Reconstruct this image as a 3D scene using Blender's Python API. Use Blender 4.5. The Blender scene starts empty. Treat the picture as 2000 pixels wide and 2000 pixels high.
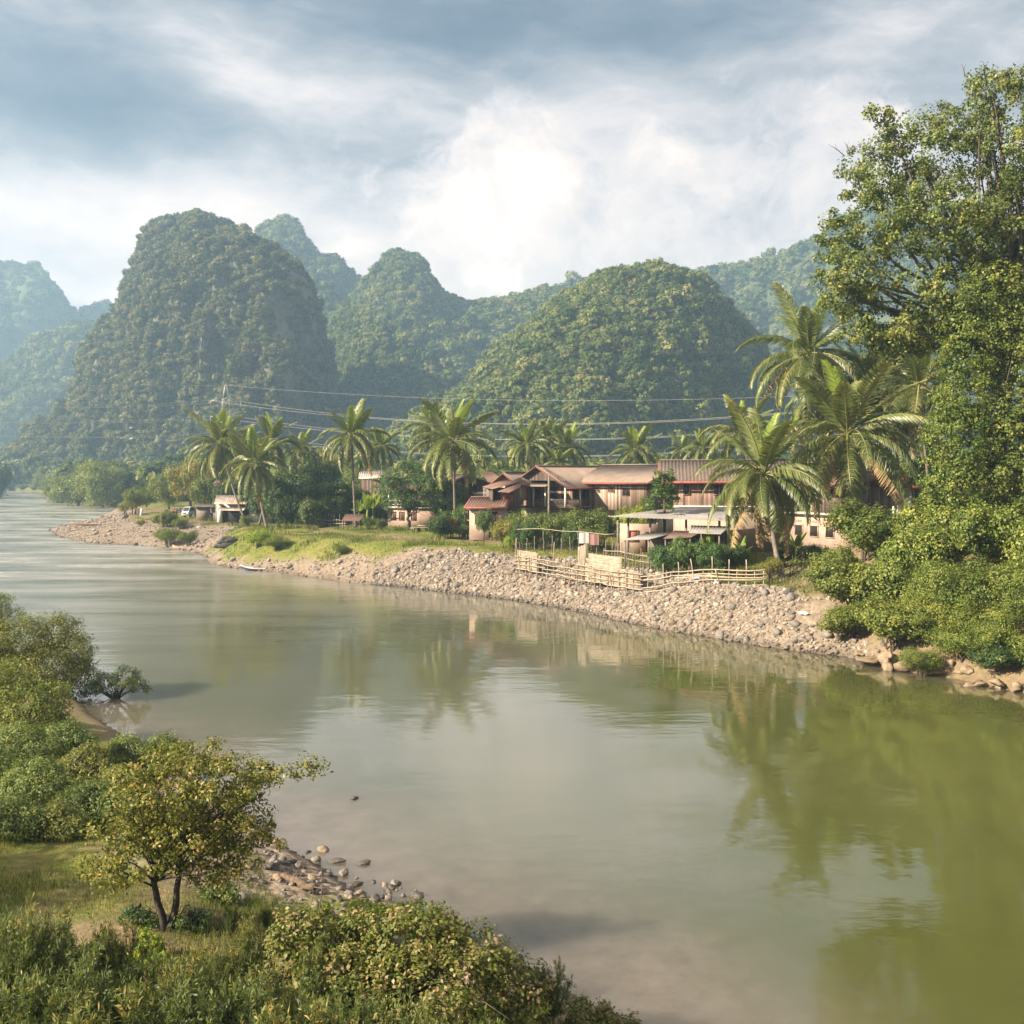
import bpy, bmesh, math, random
import numpy as np
from mathutils import Vector, Matrix, Euler
R = math.radians
sc = bpy.context.scene
COL = sc.collection
H = 11.0            # camera height above the river
F = 2000.0          # pixels of the 2000 px photograph per unit of slope
HY = 925.0          # horizon row of the photograph

def at(px, py, Y):
    return np.array([(px - 1000) / F * Y, Y, H - (py - HY) / F * Y])

# ------------------------------------------------------------------ noise
def _h(ix, iy, iz, s):
    n = (ix * 374761393 + iy * 668265263 + iz * 2147483647 + s * 144665) & 0xFFFFFFFF
    n = ((n ^ (n >> 13)) * 1274126177) & 0xFFFFFFFF
    n = (n ^ (n >> 16)) & 0xFFFFFFFF
    n = (n * 2246822519) & 0xFFFFFFFF
    n = n ^ (n >> 15)
    return (n & 0xFFFF) / 65535.0

def vnoise(p, s=0):
    p = np.asarray(p, float)
    i = np.floor(p).astype(np.int64)
    f = p - i
    f = f * f * (3 - 2 * f)
    r = 0
    for dx in (0, 1):
        wx = f[:, 0] if dx else 1 - f[:, 0]
        for dy in (0, 1):
            wy = f[:, 1] if dy else 1 - f[:, 1]
            for dz in (0, 1):
                wz = f[:, 2] if dz else 1 - f[:, 2]
                r = r + _h(i[:, 0] + dx, i[:, 1] + dy, i[:, 2] + dz, s) * wx * wy * wz
    return r * 2 - 1

def fbm(p, o=4, s=0, gain=.5):
    p = np.asarray(p, float)
    r, a = 0, 1.0
    for k in range(o):
        r = r + a * vnoise(p * 2 ** k + 17.3 * k, s + k)
        a *= gain
    return r

def ss(x, a=0., b=1.):
    t = np.clip((np.asarray(x, float) - a) / (b - a), 0, 1)
    return t * t * (3 - 2 * t)

def unit(v):
    return v / np.maximum(np.linalg.norm(v, axis=-1, keepdims=True), 1e-9)

# ------------------------------------------------------------------ meshes
class MB:
    """collects geometry for ONE mesh object"""
    def __init__(s):
        s.V, s.F, s.T, s.n = [], [], [], 0
    def add(s, V, F, tint=None):
        V = np.asarray(V, float).reshape(-1, 3)
        if not isinstance(F, (list, tuple)) or (len(F) and isinstance(F[0], (list, tuple))):
            F = [np.asarray(F, np.int64)]
        for f in F:
            if len(f) == 0: continue
            s.F.append(np.asarray(f, np.int64) + s.n)
            t = np.full(len(f), .5) if tint is None else np.broadcast_to(np.asarray(tint, float), (len(f),))
            s.T.append(t)
        s.V.append(V); s.n += len(V)
        return s
    def box(s, c, d, rz=0, tint=None):
        c = np.asarray(c, float); d = np.asarray(d, float) / 2
        P = np.array([[x, y, z] for x in (-1, 1) for y in (-1, 1) for z in (-1, 1)], float) * d
        if rz:
            ca, sa = math.cos(rz), math.sin(rz)
            P = np.stack([P[:, 0] * ca - P[:, 1] * sa, P[:, 0] * sa + P[:, 1] * ca, P[:, 2]], 1)
        return s.add(P + c, [[0, 1, 3, 2], [4, 6, 7, 5], [0, 4, 5, 1], [2, 3, 7, 6], [0, 2, 6, 4], [1, 5, 7, 3]], tint)
    def bar(s, a, b, w, t=None, tint=None):
        """square bar from a to b"""
        a = np.asarray(a, float); b = np.asarray(b, float); t = t or w
        d = unit(b - a); u = np.array([0, 0, 1.]) if abs(d[2]) < .9 else np.array([1., 0, 0])
        x = unit(np.cross(d, u)); y = np.cross(x, d)
        P = [q + x * sx * w / 2 + y * sy * t / 2 for q in (a, b) for sx in (-1, 1) for sy in (-1, 1)]
        return s.add(P, [[0, 1, 3, 2], [4, 6, 7, 5], [0, 4, 5, 1], [2, 3, 7, 6], [0, 2, 6, 4], [1, 5, 7, 3]], tint)
    def slab(s, p, th, tint=None):
        """quad p0..p3 thickened downwards"""
        p = [np.asarray(q, float) for q in p]
        dn = np.array([0, 0, -th])
        return s.add(p + [q + dn for q in p], [[0, 1, 2, 3], [7, 6, 5, 4], [0, 4, 5, 1], [1, 5, 6, 2], [2, 6, 7, 3], [3, 7, 4, 0]], tint)
    def tube(s, P, r, k=6, tint=None, cap=True):
        P = np.asarray(P, float); n = len(P)
        r = np.broadcast_to(np.asarray(r, float), (n,))
        T = np.gradient(P, axis=0); T = unit(T)
        u = np.array([0, 0, 1.]) if abs(T[0, 2]) < .9 else np.array([1., 0, 0])
        V = []
        x = unit(np.cross(T[0], u))
        for i in range(n):
            x = unit(x - T[i] * np.dot(x, T[i])); y = np.cross(T[i], x)
            a = np.arange(k) * 2 * math.pi / k
            V.append(P[i] + r[i] * (np.cos(a)[:, None] * x + np.sin(a)[:, None] * y))
        V = np.concatenate(V)
        i0 = np.arange(n - 1)[:, None] * k + np.arange(k)[None]
        i1 = np.arange(n - 1)[:, None] * k + (np.arange(k)[None] + 1) % k
        Fq = np.stack([i0, i1, i1 + k, i0 + k], -1).reshape(-1, 4)
        s.add(V, [Fq], tint)
        if cap:
            s.F.append(np.array([[s.n - k + j for j in range(k)]], np.int64)); s.T.append(np.array([.5 if tint is None else np.ravel(tint)[0]]))
            s.F.append(np.array([[s.n - n * k + j for j in range(k)][::-1]], np.int64)); s.T.append(np.array([.5 if tint is None else np.ravel(tint)[0]]))
        return s
    def corr(s, p00, p10, p11, p01, nw, amp, th=.03, tint=None):
        """corrugated sheet: p00-p10 eave, p01-p11 ridge; waves run up the slope"""
        p00, p10, p11, p01 = [np.asarray(q, float) for q in (p00, p10, p11, p01)]
        m = nw * 4 + 1
        u = np.linspace(0, 1, m)[:, None]
        nrm = unit(np.cross(p10 - p00, p01 - p00)); nrm = nrm if nrm[2] > 0 else -nrm
        w = np.sin(np.linspace(0, nw * 2 * math.pi, m))[:, None] * amp * nrm
        e = p00 + (p10 - p00) * u + w; g = p01 + (p11 - p01) * u + w
        d = np.array([0, 0, -th])
        V = np.concatenate([e, g, e + d, g + d])
        i = np.arange(m - 1)
        Fq = np.concatenate([np.stack([i, i + 1, i + 1 + m, i + m], 1), np.stack([i + 3 * m, i + 1 + 3 * m, i + 1 + 2 * m, i + 2 * m], 1),
                             np.stack([i + 2 * m, i + 2 * m + 1, i + 1, i], 1), np.stack([i + m, i + m + 1, i + 3 * m + 1, i + 3 * m], 1),
                             np.array([[0, m, 3 * m, 2 * m], [m - 1, 3 * m - 1, 4 * m - 1, 2 * m - 1]])])
        return s.add(V, [Fq], tint)
    def mesh(s, name, mat, smooth=False):
        V = np.concatenate(s.V) if s.V else np.zeros((0, 3))
        me = bpy.data.meshes.new(name)
        me.vertices.add(len(V)); me.vertices.foreach_set('co', V.ravel())
        if s.F:
            lens = np.concatenate([np.full(len(f), f.shape[1]) for f in s.F])
            loops = np.concatenate([f.ravel() for f in s.F])
            st = np.concatenate([[0], np.cumsum(lens)[:-1]])
            me.loops.add(len(loops)); me.loops.foreach_set('vertex_index', loops)
            me.polygons.add(len(lens)); me.polygons.foreach_set('loop_start', st)
            me.update(calc_edges=True)
            t = np.concatenate(s.T)
            at_ = me.attributes.new('tint', 'FLOAT', 'FACE'); at_.data.foreach_set('value', t.astype(np.float32))
            if smooth: me.polygons.foreach_set('use_smooth', np.ones(len(lens), bool))
        for m in (mat if isinstance(mat, (list, tuple)) else [mat]): me.materials.append(m)
        return me
    def obj(s, name, mat, parent=None, smooth=False, loc=None, rz=None):
        return link(name, s.mesh(name, mat, smooth), parent, loc, rz)

def link(name, data, parent=None, loc=None, rz=None):
    o = bpy.data.objects.new(name, data); COL.objects.link(o)
    if parent is not None: o.parent = parent
    if loc is not None: o.location = loc
    if rz is not None: o.rotation_euler = (0, 0, rz)
    return o

def tag(o, label, cat, group=None):
    o['label'] = label; o['category'] = cat
    if group: o['group'] = group
    return o

def thing(name, label, cat, loc=(0, 0, 0), rz=0, group=None):
    o = bpy.data.objects.new(name, None); COL.objects.link(o)
    o.location = loc; o.rotation_euler = (0, 0, rz); o.empty_display_size = .3
    return tag(o, label, cat, group)

def kindof(o, k, label=None):
    o['kind'] = k
    if label: o['label'] = label
    return o

# ------------------------------------------------------------------ materials
class N:
    def __init__(s, name):
        s.m = bpy.data.materials.new(name); s.m.use_nodes = True
        s.t = s.m.node_tree; s.t.nodes.clear(); s.out = s.t.nodes.new('ShaderNodeOutputMaterial')
    def n(s, typ, ins=None, **kw):
        nd = s.t.nodes.new(typ)
        for k, v in kw.items(): setattr(nd, k, v)
        for k, v in (ins or {}).items(): s.put(nd.inputs[k], v)
        return nd
    def put(s, sock, v):
        if isinstance(v, bpy.types.NodeSocket): s.t.links.new(v, sock)
        elif isinstance(v, bpy.types.Node): s.t.links.new(v.outputs[0], sock)
        elif isinstance(v, (tuple, list)) and len(v) == 3 and sock.type == 'RGBA': sock.default_value = (*v, 1)
        else: sock.default_value = v
    def math(s, op, a, b=None, c=None, clamp=False):
        nd = s.n('ShaderNodeMath', operation=op, use_clamp=clamp)
        for i, v in enumerate((a, b, c)):
            if v is not None: s.put(nd.inputs[i], v)
        return nd.outputs[0]
    def vmath(s, op, a, b=None):
        nd = s.n('ShaderNodeVectorMath', operation=op)
        for i, v in enumerate((a, b)):
            if v is not None: s.put(nd.inputs[i], v)
        return nd
    def ramp(s, fac, stops, interp='LINEAR'):
        nd = s.n('ShaderNodeValToRGB', {'Fac': fac}); cr = nd.color_ramp; cr.interpolation = interp
        while len(cr.elements) < len(stops): cr.elements.new(.5)
        for e, (p, c) in zip(cr.elements, stops):
            e.position = p; e.color = (*c, 1) if len(c) == 3 else c
        return nd.outputs[0]
    def mix(s, f, a, b, mode='MIX'):
        nd = s.n('ShaderNodeMix', data_type='RGBA', blend_type=mode)
        s.put(nd.inputs[0], f); s.put(nd.inputs[6], a); s.put(nd.inputs[7], b)
        return nd.outputs[2]
    def noise(s, vec, scale, detail=3, rough=.55, w=None):
        nd = s.n('ShaderNodeTexNoise', {'Scale': scale, 'Detail': detail, 'Roughness': rough})
        if vec is not None: s.put(nd.inputs['Vector'], vec)
        return nd.outputs['Fac']
    def attr(s, name):
        return s.n('ShaderNodeAttribute', attribute_name=name).outputs['Fac']
    def coord(s, which='Object'):
        return s.n('ShaderNodeTexCoord').outputs[which]
    def scaled(s, vec, sx, sy, sz):
        return s.vmath('MULTIPLY', vec, (sx, sy, sz)).outputs[0]
    def pbr(s, col, rough=.8, spec=.3, metal=0, bump=None, bstr=.3, bdist=.05, **kw):
        ins = {'Base Color': col, 'Roughness': rough, 'Specular IOR Level': spec, 'Metallic': metal}
        ins.update(kw)
        b = s.n('ShaderNodeBsdfPrincipled', ins)
        if bump is not None:
            bn = s.n('ShaderNodeBump', {'Height': bump, 'Strength': bstr, 'Distance': bdist})
            s.put(b.inputs['Normal'], bn)
        return b
    def done(s, sh):
        s.t.links.new(sh.outputs[0] if isinstance(sh, bpy.types.Node) else sh, s.out.inputs['Surface']); return s.m

def leafmat(name, stops, trans=.35, rough=.5, var=.25, spec=.25):
    """foliage: colour varies leaf by leaf (attribute tint) and plant by plant"""
    m = N(name)
    t = m.attr('tint')
    rnd = m.n('ShaderNodeObjectInfo').outputs['Random']
    t2 = m.math('ADD', t, m.math('MULTIPLY', m.math('SUBTRACT', rnd, .5), .75 if 'forest' in name else var), clamp=True)
    g_ = 1.5 if 'forest' in name else 1.65
    stops = [(p_, tuple(min(x * g_, .42) for x in c_)) for p_, c_ in stops]
    c = m.ramp(t2, stops)
    p = m.pbr(c, rough, spec)
    tr = m.n('ShaderNodeBsdfTranslucent', {'Color': m.mix(.45, c, (.30, .34, .04))})
    mx = m.n('ShaderNodeMixShader', {0: trans, 1: p.outputs[0], 2: tr.outputs[0]})
    return m.done(mx)

def plain(name, col, rough=.8, var=.15, scale=3., spec=.3, metal=0, bump=0):
    m = N(name); c = m.coord()
    nz = m.noise(c, scale, 5)
    lo = tuple(x * (1 - var) for x in col); hi = tuple(min(1, x * (1 + var)) for x in col)
    return m.done(m.pbr(m.ramp(nz, [(.3, lo), (.7, hi)]), rough, spec, metal, nz if bump else None, bump or .3))

def planks(name, cols, wid=.22, rough=.85):
    """weathered vertical boards, each with its own tone"""
    m = N(name); c = m.coord()
    sp = m.n('ShaderNodeSeparateXYZ', {0: c})
    u = m.math('DIVIDE', m.math('ADD', sp.outputs[0], m.math('MULTIPLY', sp.outputs[1], 1.03)), wid)
    idn = m.math('FLOOR', u); fr = m.math('FRACT', u)
    wn = m.n('ShaderNodeTexWhiteNoise', {'W': idn}, noise_dimensions='1D').outputs[0]
    grain = m.noise(m.scaled(c, 9, 9, .7), 1.5, 5, .65)
    f = m.math('ADD', m.math('MULTIPLY', wn, .65), m.math('MULTIPLY', grain, .45))
    col = m.ramp(f, cols)
    gap = m.math('LESS_THAN', fr, .07)
    col = m.mix(m.math('MULTIPLY', gap, .75), col, (.02, .015, .012))
    return m.done(m.pbr(col, rough, .2, bump=m.math('SUBTRACT', grain, gap), bstr=.4, bdist=.02))

def roofing(name, cols, scale=.6, streak=(5, .5, .5), rough=.75, metal=0):
    m = N(name); c = m.coord()
    n1 = m.noise(c, scale, 6, .65); n2 = m.noise(m.scaled(c, *streak), 2.2, 4)
    f = m.math('ADD', m.math('MULTIPLY', n1, .6), m.math('MULTIPLY', n2, .45))
    return m.done(m.pbr(m.ramp(f, cols), rough, .3, metal, bump=n2, bstr=.2))

M = {}
G = (.02, .035, .008)
M['leaf_right'] = leafmat('broad_leaf', [(0, (.020, .045, .010)), (.45, (.068, .088, .017)), (.8, (.118, .130, .028)), (1, (.16, .17, .03))])
M['leaf_big'] = leafmat('glossy_leaf', [(0, (.024, .036, .009)), (.5, (.060, .086, .018)), (.85, (.110, .130, .030)), (1, (.17, .15, .035))], .3, .5, spec=.4)
M['leaf_vine'] = leafmat('vine_leaf', [(0, (.022, .048, .008)), (.5, (.086, .112, .021)), (.85, (.165, .175, .036)), (1, (.24, .23, .05))])
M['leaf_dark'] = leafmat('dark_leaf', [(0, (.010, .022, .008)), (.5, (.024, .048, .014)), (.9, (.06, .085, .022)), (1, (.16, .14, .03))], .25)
M['leaf_mango'] = leafmat('mango_leaf', [(0, (.015, .035, .012)), (.5, (.032, .068, .016)), (.9, (.08, .115, .03)), (1, (.14, .16, .04))], .25)
M['leaf_lime'] = leafmat('lime_leaf', [(0, (.07, .12, .015)), (.5, (.16, .22, .02)), (1, (.32, .32, .035))], .4)
M['leaf_yellow'] = leafmat('yellowing_leaf', [(0, (.05, .06, .014)), (.4, (.11, .115, .022)), (.75, (.18, .15, .03)), (1, (.27, .16, .045))], .35)
M['leaf_shrub'] = leafmat('shrub_leaf', [(0, (.025, .046, .012)), (.5, (.066, .092, .022)), (.85, (.11, .14, .04)), (1, (.19, .18, .05))], .35)
M['leaf_gold'] = leafmat('small_tree_leaf', [(0, (.030, .036, .010)), (.4, (.068, .078, .015)), (.75, (.135, .135, .026)), (.93, (.20, .18, .05)), (1, (.20, .125, .045))], .35)
M['leaf_brown'] = leafmat('browning_leaf', [(0, (.022, .034, .008)), (.4, (.062, .082, .013)), (.65, (.115, .108, .025)), (.85, (.165, .115, .055)), (1, (.22, .155, .10))], .3)
M['leaf_willow'] = leafmat('narrow_leaf', [(0, (.015, .028, .010)), (.5, (.040, .060, .017)), (.9, (.088, .10, .027)), (1, (.20, .14, .04))], .3)
M['leaf_far'] = leafmat('waterside_leaf', [(0, (.035, .055, .012)), (.5, (.08, .105, .018)), (1, (.155, .165, .03))], .3)
M['forest_olive'] = leafmat('karst_forest_leaf', [(0, (.018, .032, .010)), (.4, (.046, .062, .018)), (.75, (.105, .100, .036)), (1, (.16, .13, .07))], .2, .7, .55, .1)
M['forest_green'] = leafmat('hill_forest_leaf', [(0, (.018, .036, .011)), (.5, (.060, .086, .018)), (.85, (.118, .132, .030)), (1, (.165, .15, .05))], .2, .7, .5, .1)
M['frond'] = leafmat('palm_frond', [(0, (.028, .045, .012)), (.5, (.070, .090, .024)), (.85, (.135, .135, .045)), (1, (.24, .20, .09))], .25, .4, .3, .45)
M['frond_young'] = leafmat('young_palm_frond', [(0, (.06, .10, .012)), (1, (.17, .21, .025))], .4, .4, .2, .4)
M['frond_dry'] = leafmat('dry_palm_frond', [(0, (.12, .075, .035)), (1, (.27, .19, .10))], .2, .7, .2)
M['banana'] = leafmat('banana_leaf', [(0, (.06, .11, .015)), (1, (.20, .26, .035))], .45, .4, .3, .4)
M['red_leaf'] = leafmat('red_leaf', [(0, (.10, .02, .02)), (.6, (.20, .06, .05)), (1, (.16, .11, .03))], .3)
M['grass'] = leafmat('grass_blade', [(0, (.026, .042, .009)), (.5, (.062, .078, .016)), (.8, (.125, .112, .034)), (1, (.20, .145, .07))], .35, .7)
M['bark'] = plain('bark', (.085, .065, .05), .9, .45, 4, bump=.5)
M['bark_dark'] = plain('dark_bark', (.045, .036, .028), .9, .4, 4, bump=.5)
M['palm_bark'] = plain('palm_bark', (.15, .125, .10), .9, .35, 5, bump=.4)
M['bamboo'] = plain('dry_bamboo', (.32, .262, .195), .7, .25, 2)
M['bamboo_old'] = plain('grey_bamboo', (.24, .19, .135), .8, .3, 2)
M['wood_post'] = plain('grey_post_wood', (.17, .14, .115), .85, .3, 4)
M['concrete'] = plain('concrete', (.36, .33, .29), .9, .2, 3)
M['steel'] = plain('galvanised_steel', (.34, .34, .33), .5, .1, 5, .5)
M['wire'] = plain('aluminium_cable', (.36, .34, .31), .5, .05, 1)
# ------------------------------------------------------------------ river outline (world metres), from the waterline
def wl(px, py):
    Y = H * F / (py - HY); return ((px - 1000) / F * Y, Y)
FAR = [wl(*p) for p in [(-70, 957), (0, 957.5), (85, 961), (90, 972), (105, 981), (170, 985), (235, 991), (243, 1000), (215, 1009), (160, 1024),
       (95, 1035), (115, 1050), (170, 1060), (250, 1064), (320, 1070), (345, 1074), (392, 1081), (410, 1101), (470, 1113), (540, 1118), (590, 1125),
       (680, 1137), (770, 1146), (900, 1160), (1000, 1172), (1080, 1185), (1150, 1199), (1200, 1210), (1300, 1231), (1400, 1247), (1480, 1261),
       (1560, 1273), (1650, 1282), (1690, 1298), (1790, 1316), (1870, 1327), (1930, 1341), (2000, 1354), (2200, 1400), (2600, 1500)]] + [(80, 18), (95, -80)]
NEAR = [(9, -80), (7, 5), (4.5, 14)] + [wl(*p) for p in [(1200, 2000), (1140, 1950), (1000, 1862), (860, 1795), (790, 1762), (700, 1740), (640, 1694), (560, 1650),
        (450, 1570), (330, 1480), (230, 1425), (180, 1394), (165, 1372), (120, 1335), (60, 1290), (0, 1240), (-60, 1190), (-120, 1110), (-110, 1050), (-40, 987),
        (2, 971), (-20, 962), (-70, 957)]]
POLY = np.array(FAR + NEAR)
NFAR = len(FAR)

def sdist(X, Y):
    """signed distance to the river outline (>0 on land), bank side, y of the nearest outline point"""
    P = np.stack([np.ravel(X), np.ravel(Y)], 1).astype(float)
    n = len(POLY)
    best = np.full(len(P), 1e18); side = np.zeros(len(P), int); ny = np.zeros(len(P)); ins = np.zeros(len(P), bool)
    for i in range(n):
        a = POLY[i]; b = POLY[(i + 1) % n]; ab = b - a
        t = np.clip(((P - a) @ ab) / (ab @ ab + 1e-12), 0, 1)
        q = a + t[:, None] * ab
        d = ((P - q) ** 2).sum(1)
        m = d < best
        best[m] = d[m]; side[m] = 0 if i < NFAR - 1 else 1; ny[m] = q[m, 1]
        c = ((a[1] > P[:, 1]) != (b[1] > P[:, 1]))
        xin = a[0] + (P[:, 1] - a[1]) / (b[1] - a[1] + 1e-12) * (b[0] - a[0])
        ins ^= c & (P[:, 0] < xin)
    s = np.sqrt(best); s[ins] *= -1
    return s, side, ny

def ground_h(X, Y, detail=True):
    X = np.ravel(np.asarray(X, float)); Y = np.ravel(np.asarray(Y, float))
    s, side, ny = sdist(X, Y)
    W = np.interp(ny, [50, 62, 70, 90, 100, 108, 140, 150, 210, 260, 640], [5, 5.5, 6.6, 7.8, 7.6, 6.4, 6, 13, 15, 6, 8])
    top = np.interp(ny, [50, 60, 66, 80, 100, 140, 150, 200, 300, 640], [3.2, 3.4, 3.0, 3.1, 3.4, 3.4, 2.9, 2.6, 3., 3.])
    t = np.clip(s / W, 0, 1)
    zf = top * (1 - (1 - t) ** 1.35) + .05 * np.clip(s - W, 0, 25) * .35
    zf = zf + 3.2 * ss(s, 3, 14) * ss(X, 19, 27) * ss(88 - Y, 0, 16)      # steep right bank
    zf = zf + 1.2 * ss(Y, 180, 300)
    zn = .25 * ss(s, 0, .8) + 1.05 * ss(s, .3, 5.5) + .02 * np.clip(s - 5, 0, 30)
    z = np.where(side == 0, zf, zn)
    z = np.where(s < 0, -.35 - np.minimum(-s * .22, 1.6), z)
    if detail:
        p = np.stack([X, Y, X * 0], 1)
        z = z + np.where(s > .2, ss(s, .2, 2.5) * (.22 * fbm(p * .22, 3, 3) + .07 * fbm(p * 1.1, 3, 5)), 0)
    return z

def gz(x, y):
    return float(ground_h([x], [y])[0])

def gp(px, py, Y0=None):
    """the point of the ground behind a pixel of the photograph"""
    Ys = np.geomspace(12, 900, 900)
    P = np.stack([at(px, py, y) for y in Ys])
    g = np.maximum(ground_h(P[:, 0], P[:, 1], False), 0)
    k = np.argmax(P[:, 2] <= g)
    return np.array([P[k, 0], P[k, 1], gz(P[k, 0], P[k, 1])])

def rest(px, py, ry, f=.72, Y0=11.):
    """distance at which a bush of half-height ry (pixels) centred on this pixel rests on the ground"""
    Ys = np.geomspace(Y0, 720, 1000); P = np.stack([at(px, py, y) for y in Ys])
    g = np.maximum(ground_h(P[:, 0], P[:, 1], False), 0)
    return float(Ys[np.argmax(P[:, 2] - g <= f * ry * Ys / F)])

def gY(px, Y):
    """ground point at picture column px and distance Y"""
    x = (px - 1000) / F * Y
    return np.array([x, Y, gz(x, Y)])

# ------------------------------------------------------------------ ground sheet
def build_ground():
    nu, nv = 400, 1000
    Ys = np.concatenate([np.linspace(-60, 7.5, 25), np.geomspace(8, 1900, nv - 25)])
    u = np.linspace(-1, 1, nu)
    Yg = np.repeat(Ys[:, None], nu, 1)
    Xg = u[None, :] * (np.maximum(Yg, 5) * .72 + 34)
    X, Y = Xg.ravel(), Yg.ravel()
    z = ground_h(X, Y)
    s, side, ny = sdist(X, Y)
    p = np.stack([X, Y, X * 0], 1)
    nz = fbm(p * .35, 3, 9)
    W = np.interp(ny, [50, 62, 70, 90, 97, 105, 113, 140, 150, 210, 260, 640], [5, 5.5, 6.6, 8.0, 6.8, 3.6, 1.2, 1.3, 12, 14, 3, 2])
    gravel = np.where(side == 0, ss(W + nz * 1.2 - s, -.8, .8) * ss(300 - ny, 0, 40) * ss(22.5 - X, 0, 3), ss(3.2 + 2.4 * nz - s, -.5, .8) * ss(36 - Y, 0, 3))
    path = np.exp(-((ny * 0 + s - np.where(side == 0, 15 + 1.5 * fbm(p * .06, 2, 21), 99)) / 1.1) ** 2) * ss(Y, 92, 104) * ss(175 - Y, 0, 20)
    yard = ss(Y, 148, 165) * ss(250 - Y, 0, 30) * ss(-X, 38, 48) * ss(nz, -.5, .3) * (side == 0)
    under = (side == 1) * ss(fbm(p * .3, 3, 31), .4, .9) * .7
    sand = (side == 1) * ss(2.6 - s + nz, 0, 1.5) * .8
    shade = (side == 0) * ss(X, 18, 21) * ss(88 - Y, 0, 10) * .85  # bare dark soil under the bushes of the steep right bank
    dirt = np.clip(np.maximum.reduce([path, yard * .9, under, sand, shade]), 0, 1)  # shade is the bare soil mask of the right bank
    i = np.arange(nv - 1)[:, None] * nu + np.arange(nu - 1)[None]
    Fq = np.stack([i, i + 1, i + 1 + nu, i + nu], -1).reshape(-1, 4)
    mb = MB(); mb.add(np.stack([X, Y, z], 1), [Fq])
    m = N('ground_soil'); c = m.coord('Object')
    g, d = m.attr('gravel'), m.attr('dirt')
    n1 = m.noise(c, .35, 6, .6); n2 = m.noise(c, 2.6, 5, .6); n3 = m.noise(c, 9, 4, .6)
    grass = m.ramp(m.math('ADD', m.math('MULTIPLY', n1, .6), m.math('MULTIPLY', n2, .45)),
                   [(.32, (.055, .085, .018)), (.5, (.115, .135, .026)), (.62, (.19, .165, .045)), (.74, (.27, .20, .09))])
    soil = m.ramp(m.math('ADD', m.math('MULTIPLY', n2, .5), m.math('MULTIPLY', n3, .5)), [(.3, (.12, .082, .052)), (.7, (.26, .19, .125))])
    vor = m.n('ShaderNodeTexVoronoi', {'Vector': c, 'Scale': 3.4})
    peb = m.mix(.55, soil, m.ramp(vor.outputs['Color'], [(.1, (.12, .10, .082)), (.9, (.32, .265, .21))]))
    col = m.mix(d, grass, soil); col = m.mix(g, col, peb)
    col = m.mix(m.math('MULTIPLY', m.attr('wet'), .6), col, (.055, .042, .030))
    bump = m.math('ADD', m.math('MULTIPLY', n3, .4), m.math('MULTIPLY', m.math('MULTIPLY', vor.outputs['Distance'], -1.), g))
    mat = m.done(m.pbr(col, .95, .15, bump=bump, bstr=.7, bdist=.12))
    me = mb.mesh('ground', mat, True)
    tb = gp(325, 1822); dirt = np.maximum(dirt, .9 * ss(3.2 + 1.6 * nz - np.hypot((X - tb[0] - .6) * .8, Y - tb[1]), 0, 1.5))
    wet = ss(.55 + .35 * nz - s, 0, .5) * (s > -2)
    for nm, a in (('gravel', gravel), ('dirt', dirt), ('wet', wet)):
        t = me.attributes.new(nm, 'FLOAT', 'POINT'); t.data.foreach_set('value', a.astype(np.float32))
    kindof(link('ground', me), 'structure')

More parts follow.
